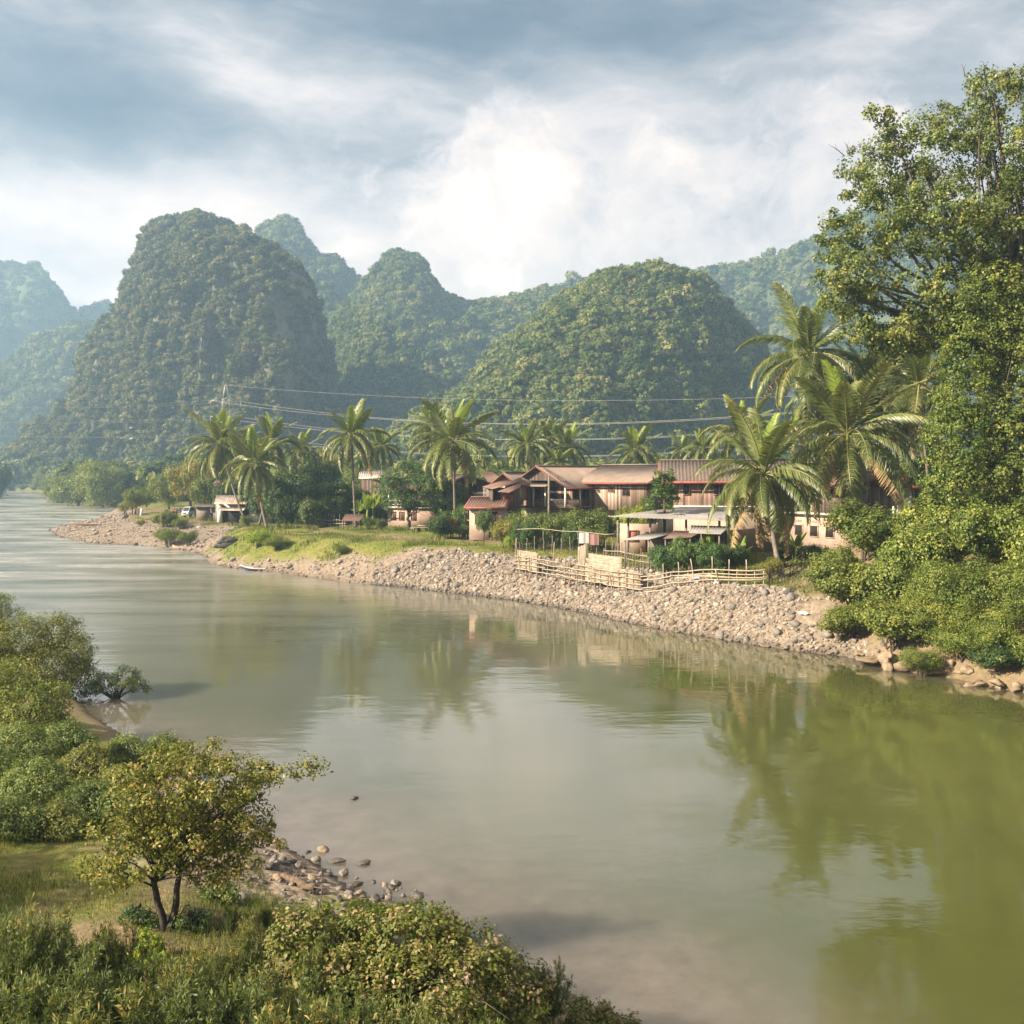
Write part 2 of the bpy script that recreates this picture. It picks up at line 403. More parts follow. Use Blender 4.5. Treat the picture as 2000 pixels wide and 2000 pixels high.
def build_river():
    m = N('river_water'); c = m.coord('Object')
    # anisotropic ripples: crests lie across the view, broken up by slow patches
    rot = m.n('ShaderNodeMapping', {'Vector': c, 'Rotation': (0, 0, R(-12)), 'Scale': (.45, 1, 1)}).outputs[0]
    n1 = m.noise(rot, .55, 3, .5); n2 = m.noise(rot, 2.0, 3, .55); n3 = m.noise(c, 9., 2, .5)
    patch = m.noise(m.scaled(c, .5, 1., 1.), .055, 3, .55)
    pm = m.ramp(patch, [(.36, (.35,) * 3), (.62, (1,) * 3)])
    sp = m.n('ShaderNodeSeparateXYZ', {0: c})
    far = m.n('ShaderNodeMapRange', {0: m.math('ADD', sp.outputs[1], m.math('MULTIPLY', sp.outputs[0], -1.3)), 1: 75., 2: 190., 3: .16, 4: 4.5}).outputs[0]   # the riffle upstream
    amp = m.math('ADD', .33, m.math('MULTIPLY', pm, far))
    h = m.math('ADD', m.math('MULTIPLY', n1, .030), m.math('ADD', m.math('MULTIPLY', n2, .0095), m.math('MULTIPLY', n3, .0012)))
    h = m.math('MULTIPLY', h, amp)
    bn = m.n('ShaderNodeBump', {'Height': h, 'Strength': 1., 'Distance': 1.})
    shal = m.attr('shallow')
    bed = m.ramp(m.noise(c, 1.1, 5, .6), [(.3, (.11, .092, .062)), (.7, (.165, .135, .10))])
    tur = m.mix(m.attr('deep'), m.ramp(m.noise(c, .05, 3), [(.3, (.084, .088, .052)), (.7, (.104, .104, .066))]), m.ramp(m.noise(c, .08, 3), [(.3, (.058, .066, .013)), (.7, (.076, .082, .019))]))   # silty shallows; outer bend tinted green for depth and for reflected trees
    col = m.mix(shal, tur, bed)
    # ripples too small to see at that distance: the upstream riffle is rougher, in streaks
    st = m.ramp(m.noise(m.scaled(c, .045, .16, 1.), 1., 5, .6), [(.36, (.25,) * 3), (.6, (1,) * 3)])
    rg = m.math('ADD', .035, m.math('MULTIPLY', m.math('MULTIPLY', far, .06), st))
    col = m.mix(m.math('MULTIPLY', m.math('MULTIPLY', far, .2), st, clamp=True), col, (.34, .325, .285))   # pale streaks painted in for bright sky reflected off the riffle
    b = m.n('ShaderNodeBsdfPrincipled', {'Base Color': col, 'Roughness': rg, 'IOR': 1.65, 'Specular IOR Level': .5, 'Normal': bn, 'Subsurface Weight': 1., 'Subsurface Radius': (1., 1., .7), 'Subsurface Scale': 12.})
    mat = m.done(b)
    nu, nv = 220, 420
    Ys = np.concatenate([[-60, -20, 0], np.geomspace(8, 900, nv - 3)]); u = np.linspace(-1, 1, nu)
    Yg = np.repeat(Ys[:, None], nu, 1); Xg = u[None] * (np.maximum(Yg, 5) * .7 + 30)
    i = np.arange(nv - 1)[:, None] * nu + np.arange(nu - 1)[None]
    Fq = np.stack([i, i + 1, i + 1 + nu, i + nu], -1).reshape(-1, 4)
    X, Y = Xg.ravel(), Yg.ravel()
    mb = MB(); mb.add(np.stack([X, Y, X * 0], 1), [Fq])
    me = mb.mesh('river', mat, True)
    s, side, ny = sdist(X, Y)
    nz = fbm(np.stack([X, Y, X * 0], 1) * .3, 3, 4)
    sh = np.where(side == 1, ss(s + nz * 1.2, -6.5, -.3) * ss(60 - Y, 0, 20), ss(s, -2.2, 0) * .6)
    dp = ss(X + 3 * nz, 3., 10.) * ss(80 - Y, 0, 14)
    t = me.attributes.new('deep', 'FLOAT', 'POINT'); t.data.foreach_set('value', dp.astype(np.float32))
    t = me.attributes.new('shallow', 'FLOAT', 'POINT'); t.data.foreach_set('value', sh.astype(np.float32))
    kindof(link('river', me), 'structure')

# ------------------------------------------------------------------ foliage
def leaf_quads(P, A, Nn, L, Wd, fold=.12):
    S = unit(np.cross(Nn, A)); Nn = unit(np.cross(A, S))
    L = np.asarray(L)[..., None]; Wd = np.asarray(Wd)[..., None]
    up = Nn * (Wd * fold)
    V = np.stack([P - A * L * .5, P + S * Wd * .5 + up, P + A * L * .5, P - S * Wd * .5 + up], 1).reshape(-1, 3)
    return V, np.arange(len(V)).reshape(-1, 4)

def rdir(rng, n):
    return unit(rng.normal(size=(n, 3)))

def foliage(mb, C, D, rc, nl, L, asp, rng, droop=.35, up=.5, tvar=.28, tb=.5, out=.8):
    """clumps of leaves at C, each of nl leaves inside radius rc"""
    n = len(C) * nl
    c = np.repeat(C, nl, 0); d = np.repeat(D, nl, 0)
    rr = np.repeat(np.broadcast_to(np.asarray(rc, float), (len(C),)), nl)
    q = rdir(rng, n); r = rng.random(n) ** .45
    P = c + q * (r * rr)[:, None] * np.array([1, 1, .8])
    Nn = unit(d * out + q * .5 + np.array([0, 0, up]) + rng.normal(size=(n, 3)) * .55)
    A = rdir(rng, n) + np.array([0, 0, -droop]); A = unit(A - Nn * (A * Nn).sum(1, keepdims=True))
    s = rng.uniform(.65, 1.3, n)
    ct = np.repeat(rng.normal(0, tvar * .55, len(C)), nl)
    t = np.clip(tb + ct + rng.normal(0, tvar * .7, n), 0, 1)
    V, Fq = leaf_quads(P, A, Nn, L * s, L * s * asp)
    mb.add(V, [Fq], t)

def lobe_points(lobes, n, rng, shell=.55, low=-.55):
    lb = np.array(lobes, float); w = (lb[:, 3] * lb[:, 4] * lb[:, 5]) ** .75; w /= w.sum()
    k = rng.choice(len(lb), n * 3, p=w)
    d = rdir(rng, n * 3)
    r = shell + (1 - shell) * rng.random(n * 3) ** .7
    P = lb[k, :3] + d * lb[k, 3:] * r[:, None]
    # drop points buried deep inside another lobe or hanging low under the crown
    ok = d[:, 2] > low - rng.random(n * 3) * .45
    for j in range(len(lb)):
        e = np.linalg.norm((P - lb[j, :3]) / lb[j, 3:], axis=1)
        ok &= (e > .5) | (k == j)
    i = np.nonzero(ok)[0][:n]
    return P[i], unit(d[i] / lb[k[i], 3:])

def limbs(mb, base, top, r0, targets, rng, k=7, lift=.25, split=.45, sub=True):
    """tapered trunk and limbs reaching the targets"""
    base = np.asarray(base, float); top = np.asarray(top, float)
    n = 9; t = np.linspace(0, 1, n)[:, None]
    wob = rng.normal(size=(n, 3)) * np.array([1, 1, 0]) * r0 * .5; wob[0] = 0
    T = base + (top - base) * t + wob
    rad = r0 * (1.25 - .75 * t[:, 0]); rad[0] *= 1.3
    mb.tube(T, rad, k)
    for q in targets:
        f = rng.uniform(split, .98); i = f * (n - 1); a = T[int(i)] + (T[min(int(i) + 1, n - 1)] - T[int(i)]) * (i % 1)
        v = q - a; ln = np.linalg.norm(v)
        mid = a + v * .5 + np.array([0, 0, ln * lift]) * rng.uniform(.2, 1) + rng.normal(size=3) * ln * .06
        s = np.linspace(0, 1, 6)[:, None]
        B = (1 - s) ** 2 * a + 2 * s * (1 - s) * mid + s * s * q
        rb = r0 * (1.0 - .62 * f) * .55
        mb.tube(B, rb * (1 - .85 * s[:, 0]) + r0 * .02, 5, cap=False)
        if sub:
            for _ in range(2):
                j = rng.integers(2, 5); w = B[j] + (v * rng.uniform(.15, .35) + rng.normal(size=3) * ln * .18)
                mb.tube(np.stack([B[j], (B[j] + w) / 2 + rng.normal(size=3) * ln * .03, w]), [rb * .35, rb * .22, rb * .06], 4, cap=False)

def tree_meshes(name, seed, lobes, base, top, r0, nclump, rc, nl, L, asp, leaf, bark, nlimb=16, shell=.5, droop=.35, split=.45, tb=.5, up=.5, tvar=.28, low=-.55, lift=.25):
    rng = np.random.default_rng(seed)
    P, D = lobe_points(lobes, nclump, rng, shell, low)
    mt = MB(); limbs(mt, base, top, r0, P[rng.choice(len(P), min(nlimb, len(P)), replace=False)], rng, split=split, lift=lift)
    mc = MB(); foliage(mc, P, D, rng.uniform(.7, 1.25, len(P)) * rc, nl, L, asp, rng, droop, tb=tb, up=up, tvar=tvar)
    return mt.mesh(name + '_trunk', bark, True), mc.mesh(name + '_crown', leaf)

def put_tree(name, meshes, loc, label, cat='tree', s=(1, 1, 1), rz=0, group=None, parts=('trunk', 'crown')):
    t = thing(name, label, cat, tuple(loc), rz, group)
    t.scale = s if hasattr(s, '__len__') else (s, s, s)
    for nm, me in zip(parts, meshes):
        if me is not None: link(nm, me, t)
    return t

def blob_lobes(rng, n=7, r=.55, sp=.55, zc=.0, flat=.85):
    L = [(0, 0, zc, r * 1.15, r * 1.15, r * flat)]
    for i in range(n):
        a = i * 2.4 + rng.random(); z = rng.uniform(-.35, .55)
        L.append((math.cos(a) * sp * rng.uniform(.7, 1.1), math.sin(a) * sp * rng.uniform(.7, 1.1), zc + z * sp, r * rng.uniform(.55, .85), r * rng.uniform(.55, .85), r * flat * rng.uniform(.5, .8)))
    return L

# ------------------------------------------------------------------ karst mountains with their forest
def forest_library(tag_, mat, seed):
    col = bpy.data.collections.new('forest_' + tag_)
    for k in range(6):
        rng = np.random.default_rng(seed + k)
        lobes = blob_lobes(rng, 6, .62, .5, .75, rng.uniform(.75, 1.25))
        P, D = lobe_points(lobes, 64, rng, .8, -.9)
        mb = MB(); foliage(mb, P, D, .24, 13, .22, .8, rng, .2, .35, .35, tb=.5 + .06 * (k - 2.5), out=2.6)
        mb.tube([[0, 0, -.6], [0, 0, .7]], [.06, .04], 4)
        o = bpy.data.objects.new('forest_tree', mb.mesh('forest_tree', mat)); col.objects.link(o)
    return col

def scatter(name, P, S, seed, col, label):
    rng = np.random.default_rng(seed); n = len(P)
    me = bpy.data.meshes.new(name); me.vertices.add(n); me.vertices.foreach_set('co', np.asarray(P, float).ravel())
    rot = np.stack([rng.normal(0, .12, n), rng.normal(0, .12, n), rng.uniform(0, 6.28, n)], 1)
    S = np.asarray(S)
    sc3 = np.stack([S, S, S * rng.uniform(.75, 1.3, n)], 1)
    a = me.attributes.new('rot', 'FLOAT_VECTOR', 'POINT'); a.data.foreach_set('vector', rot.ravel().astype(np.float32))
    a = me.attributes.new('scl', 'FLOAT_VECTOR', 'POINT'); a.data.foreach_set('vector', sc3.ravel().astype(np.float32))
    a = me.attributes.new('idx', 'INT', 'POINT'); a.data.foreach_set('value', rng.integers(0, 6, n).astype(np.int32))
    o = link(name, me); kindof(o, 'stuff', label)
    ng = bpy.data.node_groups.new('scatter_' + name, 'GeometryNodeTree')
    ng.interface.new_socket('Geometry', in_out='INPUT', socket_type='NodeSocketGeometry')
    ng.interface.new_socket('Geometry', in_out='OUTPUT', socket_type='NodeSocketGeometry')
    nn = ng.nodes.new; gi = nn('NodeGroupInput'); go = nn('NodeGroupOutput')
    iop = nn('GeometryNodeInstanceOnPoints'); ci = nn('GeometryNodeCollectionInfo')
    ci.inputs['Collection'].default_value = col; ci.inputs['Separate Children'].default_value = True; ci.inputs['Reset Children'].default_value = True
    def na(nm, dt):
        x = nn('GeometryNodeInputNamedAttribute'); x.data_type = dt; x.inputs['Name'].default_value = nm
        return next(q for q in x.outputs if q.enabled and q.name == 'Attribute')
    lk = ng.links.new
    lk(gi.outputs[0], iop.inputs['Points']); lk(ci.outputs[0], iop.inputs['Instance']); iop.inputs['Pick Instance'].default_value = True
    lk(na('idx', 'INT'), iop.inputs['Instance Index']); lk(na('rot', 'FLOAT_VECTOR'), iop.inputs['Rotation']); lk(na('scl', 'FLOAT_VECTOR'), iop.inputs['Scale'])
    lk(iop.outputs[0], go.inputs[0])
    o.modifiers.new('scatter', 'NODES').node_group = ng
    return o

def rockmat(name, veg, rock):
    m = N(name); c = m.coord()
    n1 = m.noise(m.scaled(c, 1, 1, .3), .05, 6, .62); n2 = m.noise(m.scaled(c, 1, 1, .22), .22, 5, .65)
    f = m.math('ADD', m.math('MULTIPLY', n1, .5), m.math('MULTIPLY', n2, .5))
    col = m.ramp(f, [(.38, veg), (.55, tuple(.5 * (a + b) for a, b in zip(veg, rock))), (.68, rock)])
    return m.done(m.pbr(col, .95, .1, bump=f, bstr=.8, bdist=6.))

def mountain(name, label, sil, yc, yb, mat, seed, rough=9., flute=4., nu=260, nv=150, z0=3., ez=.85, back=.8, lower=3.):
    sil = np.array(sil, float)
    pu = np.linspace(sil[0, 0], sil[-1, 0], nu)
    py = np.interp(pu, sil[:, 0], sil[:, 1])
    Yc = np.interp(pu, [a for a, b in yc], [b for a, b in yc]); Yb = np.interp(pu, [a for a, b in yb], [b for a, b in yb])
    xs = (pu - 1000) / F * Yc; zc = np.maximum(H - (py - HY) / F * Yc - lower, z0 + 1)
    v = np.linspace(0, 1, nv); th = v * math.pi / 2
    nb = nv // 4; thb = np.linspace(0, 1, nb + 1)[1:] * math.pi / 2
    dep = np.concatenate([np.cos(th) * -1, np.sin(thb) * back]); hz = np.concatenate([np.sin(th) ** ez, np.cos(thb)])
    Z = z0 - 6 + (zc[None] - z0 + 6) * hz[:, None]
    Y = Yc[None] + dep[:, None] * (Yc - Yb)[None]
    X = (pu[None] - 1000) / F * Y
    Pm = np.stack([X, Y, Z], -1)
    du = np.gradient(Pm, axis=1); dv = np.gradient(Pm, axis=0)
    nrm = unit(np.cross(du, dv)); nrm = np.where(nrm[..., 1:2] * 0 + (nrm[..., 1:2] > .35) * (np.arange(len(hz)) < nv)[:, None, None], -nrm, nrm)
    q = Pm.reshape(-1, 3); sc_ = max(.35, rough / 9.)
    big = fbm(q * np.array([.016, .016, .009]) / sc_, 4, seed, .55)
    fl = fbm(q * np.array([.06, .06, .012]) / sc_, 3, seed + 9, .55); fl = 1 - 2 * np.abs(fl)
    edge = np.minimum(1, (1 - np.sin(np.minimum(np.concatenate([th, thb * 0 + math.pi / 2]), math.pi / 2))) * 4 + .25)
    amp = (np.repeat(edge[:, None], nu, 1)).reshape(-1)
    q = q + nrm.reshape(-1, 3) * ((big * rough + fl * flute) * amp)[:, None]
    nt = len(hz)
    i = np.arange(nt - 1)[:, None] * nu + np.arange(nu - 1)[None]
    Fq = np.stack([i, i + 1, i + 1 + nu, i + nu], -1).reshape(-1, 4)
    o = MB().add(q, [Fq]).obj(name, mat, smooth=True); kindof(o, 'structure', label)
    fF = Fq[:(nv + 4) * (nu - 1)]
    return q, fF

def scatter_points(q, Fq, n, seed, dens=None):
    rng = np.random.default_rng(seed)
    a, b, c, d = (q[Fq[:, k]] for k in range(4))
    nn = np.cross(c - a, d - b); ar = np.linalg.norm(nn, axis=1) * .5; nn = unit(nn)
    nn = np.where(((a * 1) * nn).sum(1, keepdims=True) > 0, -nn, nn)
    w = ar.copy()
    if dens is not None: w = w * dens((a + c) / 2, nn)
    k = rng.choice(len(Fq), n, p=w / w.sum())
    u, v = rng.random((2, n, 1))
    P = (a[k] * (1 - u) + b[k] * u) * (1 - v) + (d[k] * (1 - u) + c[k] * u) * v
    return P, nn[k]
def build_mountains():
    fo = forest_library('olive', M['forest_olive'], 100); fg = forest_library('green', M['forest_green'], 200)
    km = rockmat('karst_rock', (.075, .085, .034), (.19, .165, .14)); hm = rockmat('hill_rock', (.05, .075, .024), (.10, .11, .05))
    # the big tower on the left
    s1 = [(-20, 915), (20, 885), (60, 845), (85, 815), (115, 780), (140, 745), (155, 690), (172, 645), (200, 605), (228, 588), (240, 545), (255, 505), (275, 465), (283, 440), (298, 422),
          (330, 417), (355, 416), (372, 406), (388, 402), (408, 408), (425, 420), (455, 428), (480, 437), (510, 462), (540, 490), (562, 515), (580, 538), (600, 575), (620, 608), (632, 640), (645, 680), (652, 715),
          (656, 760), (654, 800), (652, 850), (650, 915)]
    q, f = mountain('mountain', 'steep forested karst tower rising on the left', s1, [(0, 760), (300, 780), (545, 730), (640, 790)], [(-20, 690), (250, 640), (400, 585), (545, 560), (580, 600), (615, 670), (656, 775)], km, 11, 10., 8., ez=.95, lower=13.)
    bare = lambda P, n: np.where(((P[:, 0] / P[:, 1] * F + 1000 > 548) & (P[:, 0] / P[:, 1] * F + 1000 < 615) & (np.abs(fbm(P * np.array([.05, .05, .02]), 2, 5)) < .35) & (P[:, 2] > 45) & (P[:, 2] < 105)), .15, 1.) * np.where(n[:, 0] > .5, .38, 1)
    P, n = scatter_points(q, f, 24000, 1, bare)
    rng = np.random.default_rng(5)
    S = rng.gamma(5, .38, len(P)) * np.interp(P[:, 2], [10, 60, 220], [1.5, 1.05, .95]) * np.where(n[:, 0] > .5, .75, 1)
    scatter('karst_forest', P + n * .3, S, 6, fo, 'olive forest covering the left karst tower')
    # the green dome in the middle
    s2 = [(600, 912), (660, 880), (760, 830), (850, 765), (900, 735), (935, 712), (965, 668), (1000, 640), (1035, 608), (1060, 590), (1085, 565), (1110, 560), (1140, 546), (1160, 532), (1190, 512), (1215, 513),
          (1250, 516), (1290, 510), (1325, 514), (1350, 522), (1375, 548), (1400, 566), (1430, 583), (1455, 612), (1480, 640), (1497, 676), (1506, 700), (1515, 760), (1530, 820), (1560, 880), (1600, 912)]
    q, f = mountain('mountain', 'rounded green forested hill behind the village', s2, [(600, 560), (1000, 640), (1200, 660), (1500, 650)], [(600, 470), (900, 440), (1150, 430), (1400, 470), (1600, 560)], hm, 23, 13., 4., ez=1.1, lower=15.)
    P, n = scatter_points(q, f, 27000, 2)
    S = rng.gamma(5, .41, len(P)) * np.interp(P[:, 2], [5, 60, 150], [1.15, 1., 1.])
    scatter('hill_forest', P + n * .3, S, 8, fg, 'green forest covering the rounded hill')
    # the peak between them, its right shoulder lost in cloud
    s3 = [(560, 912), (600, 700), (630, 610), (660, 585), (700, 556), (715, 528), (735, 508), (745, 486), (760, 470), (778, 466), (795, 474), (812, 478), (830, 497), (845, 525), (870, 560), (905, 574), (950, 572),
          (1000, 566), (1040, 556), (1080, 548), (1130, 560), (1200, 640), (1260, 912)]
    q, f = mountain('mountain', 'hazy forested peak between the tower and the green hill', s3, [(560, 1040), (800, 1040), (1200, 1060)], [(560, 980), (700, 850), (900, 820), (1100, 860), (1260, 1000)], km, 37, 8., 4., ez=1.1, lower=17.)
    P, n = scatter_points(q, f, 14000, 3)
    S = rng.gamma(6, .55, len(P)) * np.interp(P[:, 2], [150, 230], [1, .7])
    scatter('peak_forest', P + n * .3, S, 9, fg, 'hazy forest covering the middle peak')
    # far ridges
    s4 = [(380, 912), (430, 560), (470, 470), (500, 445), (520, 432), (550, 426), (575, 428), (592, 445), (605, 470), (630, 492), (655, 488), (672, 503), (690, 520), (712, 532), (760, 580), (820, 700), (880, 912)]
    q4, f4 = mountain('mountain', 'blue far ridge showing right of the tower', s4, [(0, 1180), (2000, 1180)], [(380, 1150), (640, 1090), (880, 1150)], hm, 51, 18., 8., 160, 90, lower=14.)
    s5 = [(940, 912), (1020, 620), (1080, 548), (1140, 530), (1220, 520), (1300, 520), (1380, 518), (1440, 506), (1500, 498), (1560, 478), (1600, 462), (1640, 432), (1720, 405), (1850, 400), (2000, 430), (2200, 520), (2500, 912)]
    q5, f5 = mountain('mountain', 'broad blue far ridge behind the green hill', s5, [(900, 1180), (2500, 1180)], [(940, 1150), (1300, 1060), (1800, 1000), (2500, 1120)], hm, 61, 18., 8., 200, 90, lower=12.)
    s6 = [(-420, 912), (-300, 640), (-160, 560), (-40, 528), (0, 524), (40, 528), (58, 520), (72, 524), (84, 545), (100, 570), (120, 594), (150, 622), (180, 606), (205, 596), (240, 640), (300, 740), (360, 912)]
    q6, f6 = mountain('mountain', 'palest far mountain at the left edge', s6, [(-500, 1640), (500, 1640)], [(-420, 1560), (0, 1430), (360, 1560)], hm, 71, 26., 8., 150, 80, lower=2.)
    s7 = [(-420, 912), (-200, 760), (-60, 735), (0, 722), (30, 706), (60, 690), (78, 668), (95, 664), (110, 672), (135, 650), (165, 640), (200, 655), (240, 700), (300, 800), (340, 912)]
    q7, f7 = mountain('mountain', 'pale lower ridge in front of the far left mountain', s7, [(-500, 1250), (500, 1250)], [(-420, 1180), (0, 1060), (340, 1180)], hm, 81, 20., 7., 150, 80, lower=4.)
    PP, SS = [], []
    for (qq, ff, nn_, sd) in ((q4, f4, 4500, 1), (q5, f5, 9000, 2), (q6, f6, 3000, 3), (q7, f7, 4500, 4)):
        P, n = scatter_points(qq, ff, nn_, 40 + sd); PP.append(P); SS.append(rng.gamma(6, .72, len(P)))
    scatter('ridge_forest', np.concatenate(PP), np.concatenate(SS), 10, fg, 'blue-hazed forest on the far ridges')
    # woods on the flat land between the village and the hills
    n = 9000
    Y = rng.uniform(205, 760, n); px = rng.uniform(-250, 2300, n); X = (px - 1000) / F * Y
    s, side, ny = sdist(X, Y)
    ok = (s > 4) & ~((px < 330) & (px > 190) & (Y < 330)) & ((Y > 255) | (px > 480)) & ~((side == 1) & (Y < 440)) & ((px < 380) | (Y > 240)) & ~((side == 0) & (px < 100) & (Y < 350))
    X, Y = X[ok], Y[ok]; z = ground_h(X, Y, False)
    S = rng.gamma(7, .5, len(X)) * np.interp(Y, [200, 300, 700], [.75, .95, 1.35])
    scatter('valley_wood', np.stack([X, Y, z + S * .2], 1), S, 12, fg, 'mixed wood on the flat land behind the village')

# ------------------------------------------------------------------ sky, air, light, camera
SUN = unit(np.array([-.92 * math.cos(R(30)), -.39 * math.cos(R(30)), math.sin(R(30))]))
def build_sky():
    w = bpy.data.worlds.new('World'); sc.world = w; w.use_nodes = True
    class WN(N):
        def __init__(s): s.t = w.node_tree; s.t.nodes.clear(); s.out = s.t.nodes.new('ShaderNodeOutputWorld')
    m = WN()
    sky = m.n('ShaderNodeTexSky', sky_type='NISHITA', sun_disc=False, sun_elevation=R(30), sun_rotation=math.atan2(SUN[0], SUN[1]) % 6.2832, air_density=1.2, dust_density=1.5)
    d = m.vmath('NORMALIZE', m.coord('Generated')).outputs[0]
    sp = m.n('ShaderNodeSeparateXYZ', {0: d})
    az = m.math('ARCTAN2', sp.outputs[0], sp.outputs[1])
    el = m.math('DIVIDE', sp.outputs[2], m.math('MAXIMUM', m.math('SQRT', m.math('ADD', m.math('POWER', sp.outputs[0], 2.), m.math('POWER', sp.outputs[1], 2.))), .02))
    pos = m.n('ShaderNodeCombineXYZ', {0: az, 1: el, 2: 0.}).outputs[0]
    # cloud texture: drawn-out billows, warped
    def warped(src, scale, amp, det):
        c_ = m.n('ShaderNodeTexNoise', {'Vector': src, 'Scale': scale, 'Detail': det, 'Roughness': .55}).outputs['Color']
        v_ = m.vmath('SCALE', m.vmath('SUBTRACT', c_, (.5, .5, .5)).outputs[0]); v_.inputs['Scale'].default_value = amp
        return m.vmath('ADD', src, v_.outputs[0]).outputs[0]
    p1 = warped(pos, 4., .10, 3); pw = warped(p1, 13., .055, 5); pf = warped(pw, 34., .022, 4)
    el_w = m.n('ShaderNodeSeparateXYZ', {0: p1}).outputs[1]
    def blobs(src, lst):
        tot = None
        for px, py, sx, sy, a in lst:
            a0 = math.atan((px - 1000) / F); e0 = (HY - py) / F / math.sqrt(1 + ((px - 1000) / F) ** 2)
            v = m.vmath('MULTIPLY', m.vmath('SUBTRACT', src, (a0, e0, 0)).outputs[0], (F / sx, F / sy, 0)).outputs[0]
            q = m.math('MULTIPLY', m.math('EXPONENT', m.math('MULTIPLY', m.vmath('DOT_PRODUCT', v, v).outputs['Value'], -.7)), a)
            tot = q if tot is None else m.math('ADD', tot, q)
        return tot
    # high stratus: grey-blue overhead, cream towards the horizon
    b = m.n('ShaderNodeMapRange', {0: el_w, 1: .15, 2: .45, 3: .64, 4: .37}).outputs[0]
    b = m.math('ADD', b, m.n('ShaderNodeMapRange', {0: el_w, 1: .5, 2: 1.1, 3: 0., 4: .28}).outputs[0])
    n1 = m.noise(m.n('ShaderNodeMapping', {'Vector': p1, 'Rotation': (0, 0, R(28)), 'Scale': (.55, 1.5, 1)}).outputs[0], 7.5, 9, .66)
    b = m.math('ADD', b, m.math('MULTIPLY', m.math('SUBTRACT', n1, .5), 1.05))
    b = m.math('ADD', b, blobs(p1, [(200, 240, 260, 70, -.34), (110, 110, 170, 80, -.16), (1000, 50, 420, 70, -.32), (820, 300, 120, 70, -.12), (420, 110, 120, 70, .20), (600, 210, 220, 60, .16), (120, 430, 300, 90, .10), (450, 430, 260, 70, .06),
              (1690, 60, 90, 60, .22), (1780, 230, 240, 90, -.12), (1300, 200, 300, 90, .06), (140, 590, 220, 60, .20), (690, 500, 60, 50, .22)]))
    # sunlit cloud bank lying against the peaks
    nb_ = m.noise(pf, 8., 10, .68)
    dens = m.math('ADD', blobs(pw, [(985, 430, 150, 160, .85), (1040, 270, 110, 80, .55), (900, 530, 90, 60, .55), (1420, 390, 300, 110, .85), (1200, 460, 220, 80, .75), (1590, 300, 130, 160, .6), (480, 350, 260, 60, .28), (620, 470, 60, 40, .4), (1000, 530, 170, 50, .4), (1250, 520, 200, 40, .5), (1480, 470, 160, 50, .5), (30, 580, 120, 30, .5), (190, 610, 120, 35, .5)]),
                  m.math('MULTIPLY', m.math('SUBTRACT', nb_, .5), 1.7))
    cm = m.n('ShaderNodeMapRange', {0: dens, 1: .24, 2: .66, 3: 0., 4: 1.}, interpolation_type='SMOOTHSTEP').outputs[0]
    glow = m.math('ADD', m.math('MULTIPLY', blobs(p1, [(960, 470, 150, 130, .24), (1040, 330, 90, 70, .12)]), 1.), m.math('MULTIPLY', m.noise(pf, 10., 9, .68), 1.15))
    cb = m.math('ADD', glow, .07)
    b = m.n('ShaderNodeMix', {0: cm, 2: b, 3: cb}, data_type='FLOAT').outputs[0]
    col = m.ramp(b, [(.02, (.105, .148, .195)), (.22, (.225, .262, .312)), (.42, (.44, .44, .462)), (.60, (.72, .655, .645)), (.78, (.97, .83, .745)), (1., (1.28, 1.07, .93))])
    cover = m.n('ShaderNodeMapRange', {0: b, 1: .0, 2: .35, 3: .75, 4: 1.}).outputs[0]
    skc = m.vmath('SCALE', sky.outputs[0]); skc.inputs['Scale'].default_value = .10
    fin = m.mix(cover, skc.outputs[0], col)
    bg = m.n('ShaderNodeBackground', {'Color': fin, 'Strength': .375})
    m.t.links.new(bg.outputs[0], m.out.inputs['Surface'])

def build_light_camera():
    l = bpy.data.lights.new('sun', 'SUN'); l.energy = 5.0; l.angle = R(.6); l.color = (1, .86, .67)
    o = link('sun', l); o.rotation_euler = Vector(-SUN).to_track_quat('-Z', 'Y').to_euler()
    c = bpy.data.cameras.new('camera'); c.sensor_width = 36; c.lens = 36; c.clip_end = 20000; c.clip_start = .2
    c.shift_y = -(1000 - HY) / 2000
    o = link('camera', c); o.location = (0, 0, H); o.rotation_euler = (R(90), 0, 0); sc.camera = o
    sc.view_settings.view_transform = 'Standard'; sc.view_settings.look = 'None'; sc.view_settings.exposure = 1.65; sc.view_settings.gamma = 1
    cy = sc.cycles; sc.render.engine = 'CYCLES'
    cy.max_bounces = 6; cy.diffuse_bounces = 2; cy.glossy_bounces = 3; cy.transmission_bounces = 3; cy.transparent_max_bounces = 8; cy.volume_bounces = 1
    cy.use_denoising = True; cy.denoiser = 'OPENIMAGEDENOISE'; cy.caustics_reflective = False; cy.caustics_refractive = False
    cy.sample_clamp_indirect = 6; cy.use_adaptive_sampling = True; cy.adaptive_threshold = .015

def build_haze():
    me = MB().box((0, 1249, 161.5), (3000, 2622, 331)).mesh('haze', [])
    m = N('haze_air'); m.t.nodes.clear(); out = m.t.nodes.new('ShaderNodeOutputMaterial')
    v = m.t.nodes.new('ShaderNodeVolumePrincipled'); v.inputs['Color'].default_value = (.48, .73, 1., 1); v.inputs['Density'].default_value = .00034; v.inputs['Anisotropy'].default_value = .25
    m.t.links.new(v.outputs[0], out.inputs['Volume']); me.materials.append(m.m)
    o = link('haze', me); kindof(o, 'stuff', 'pale morning haze filling the valley')
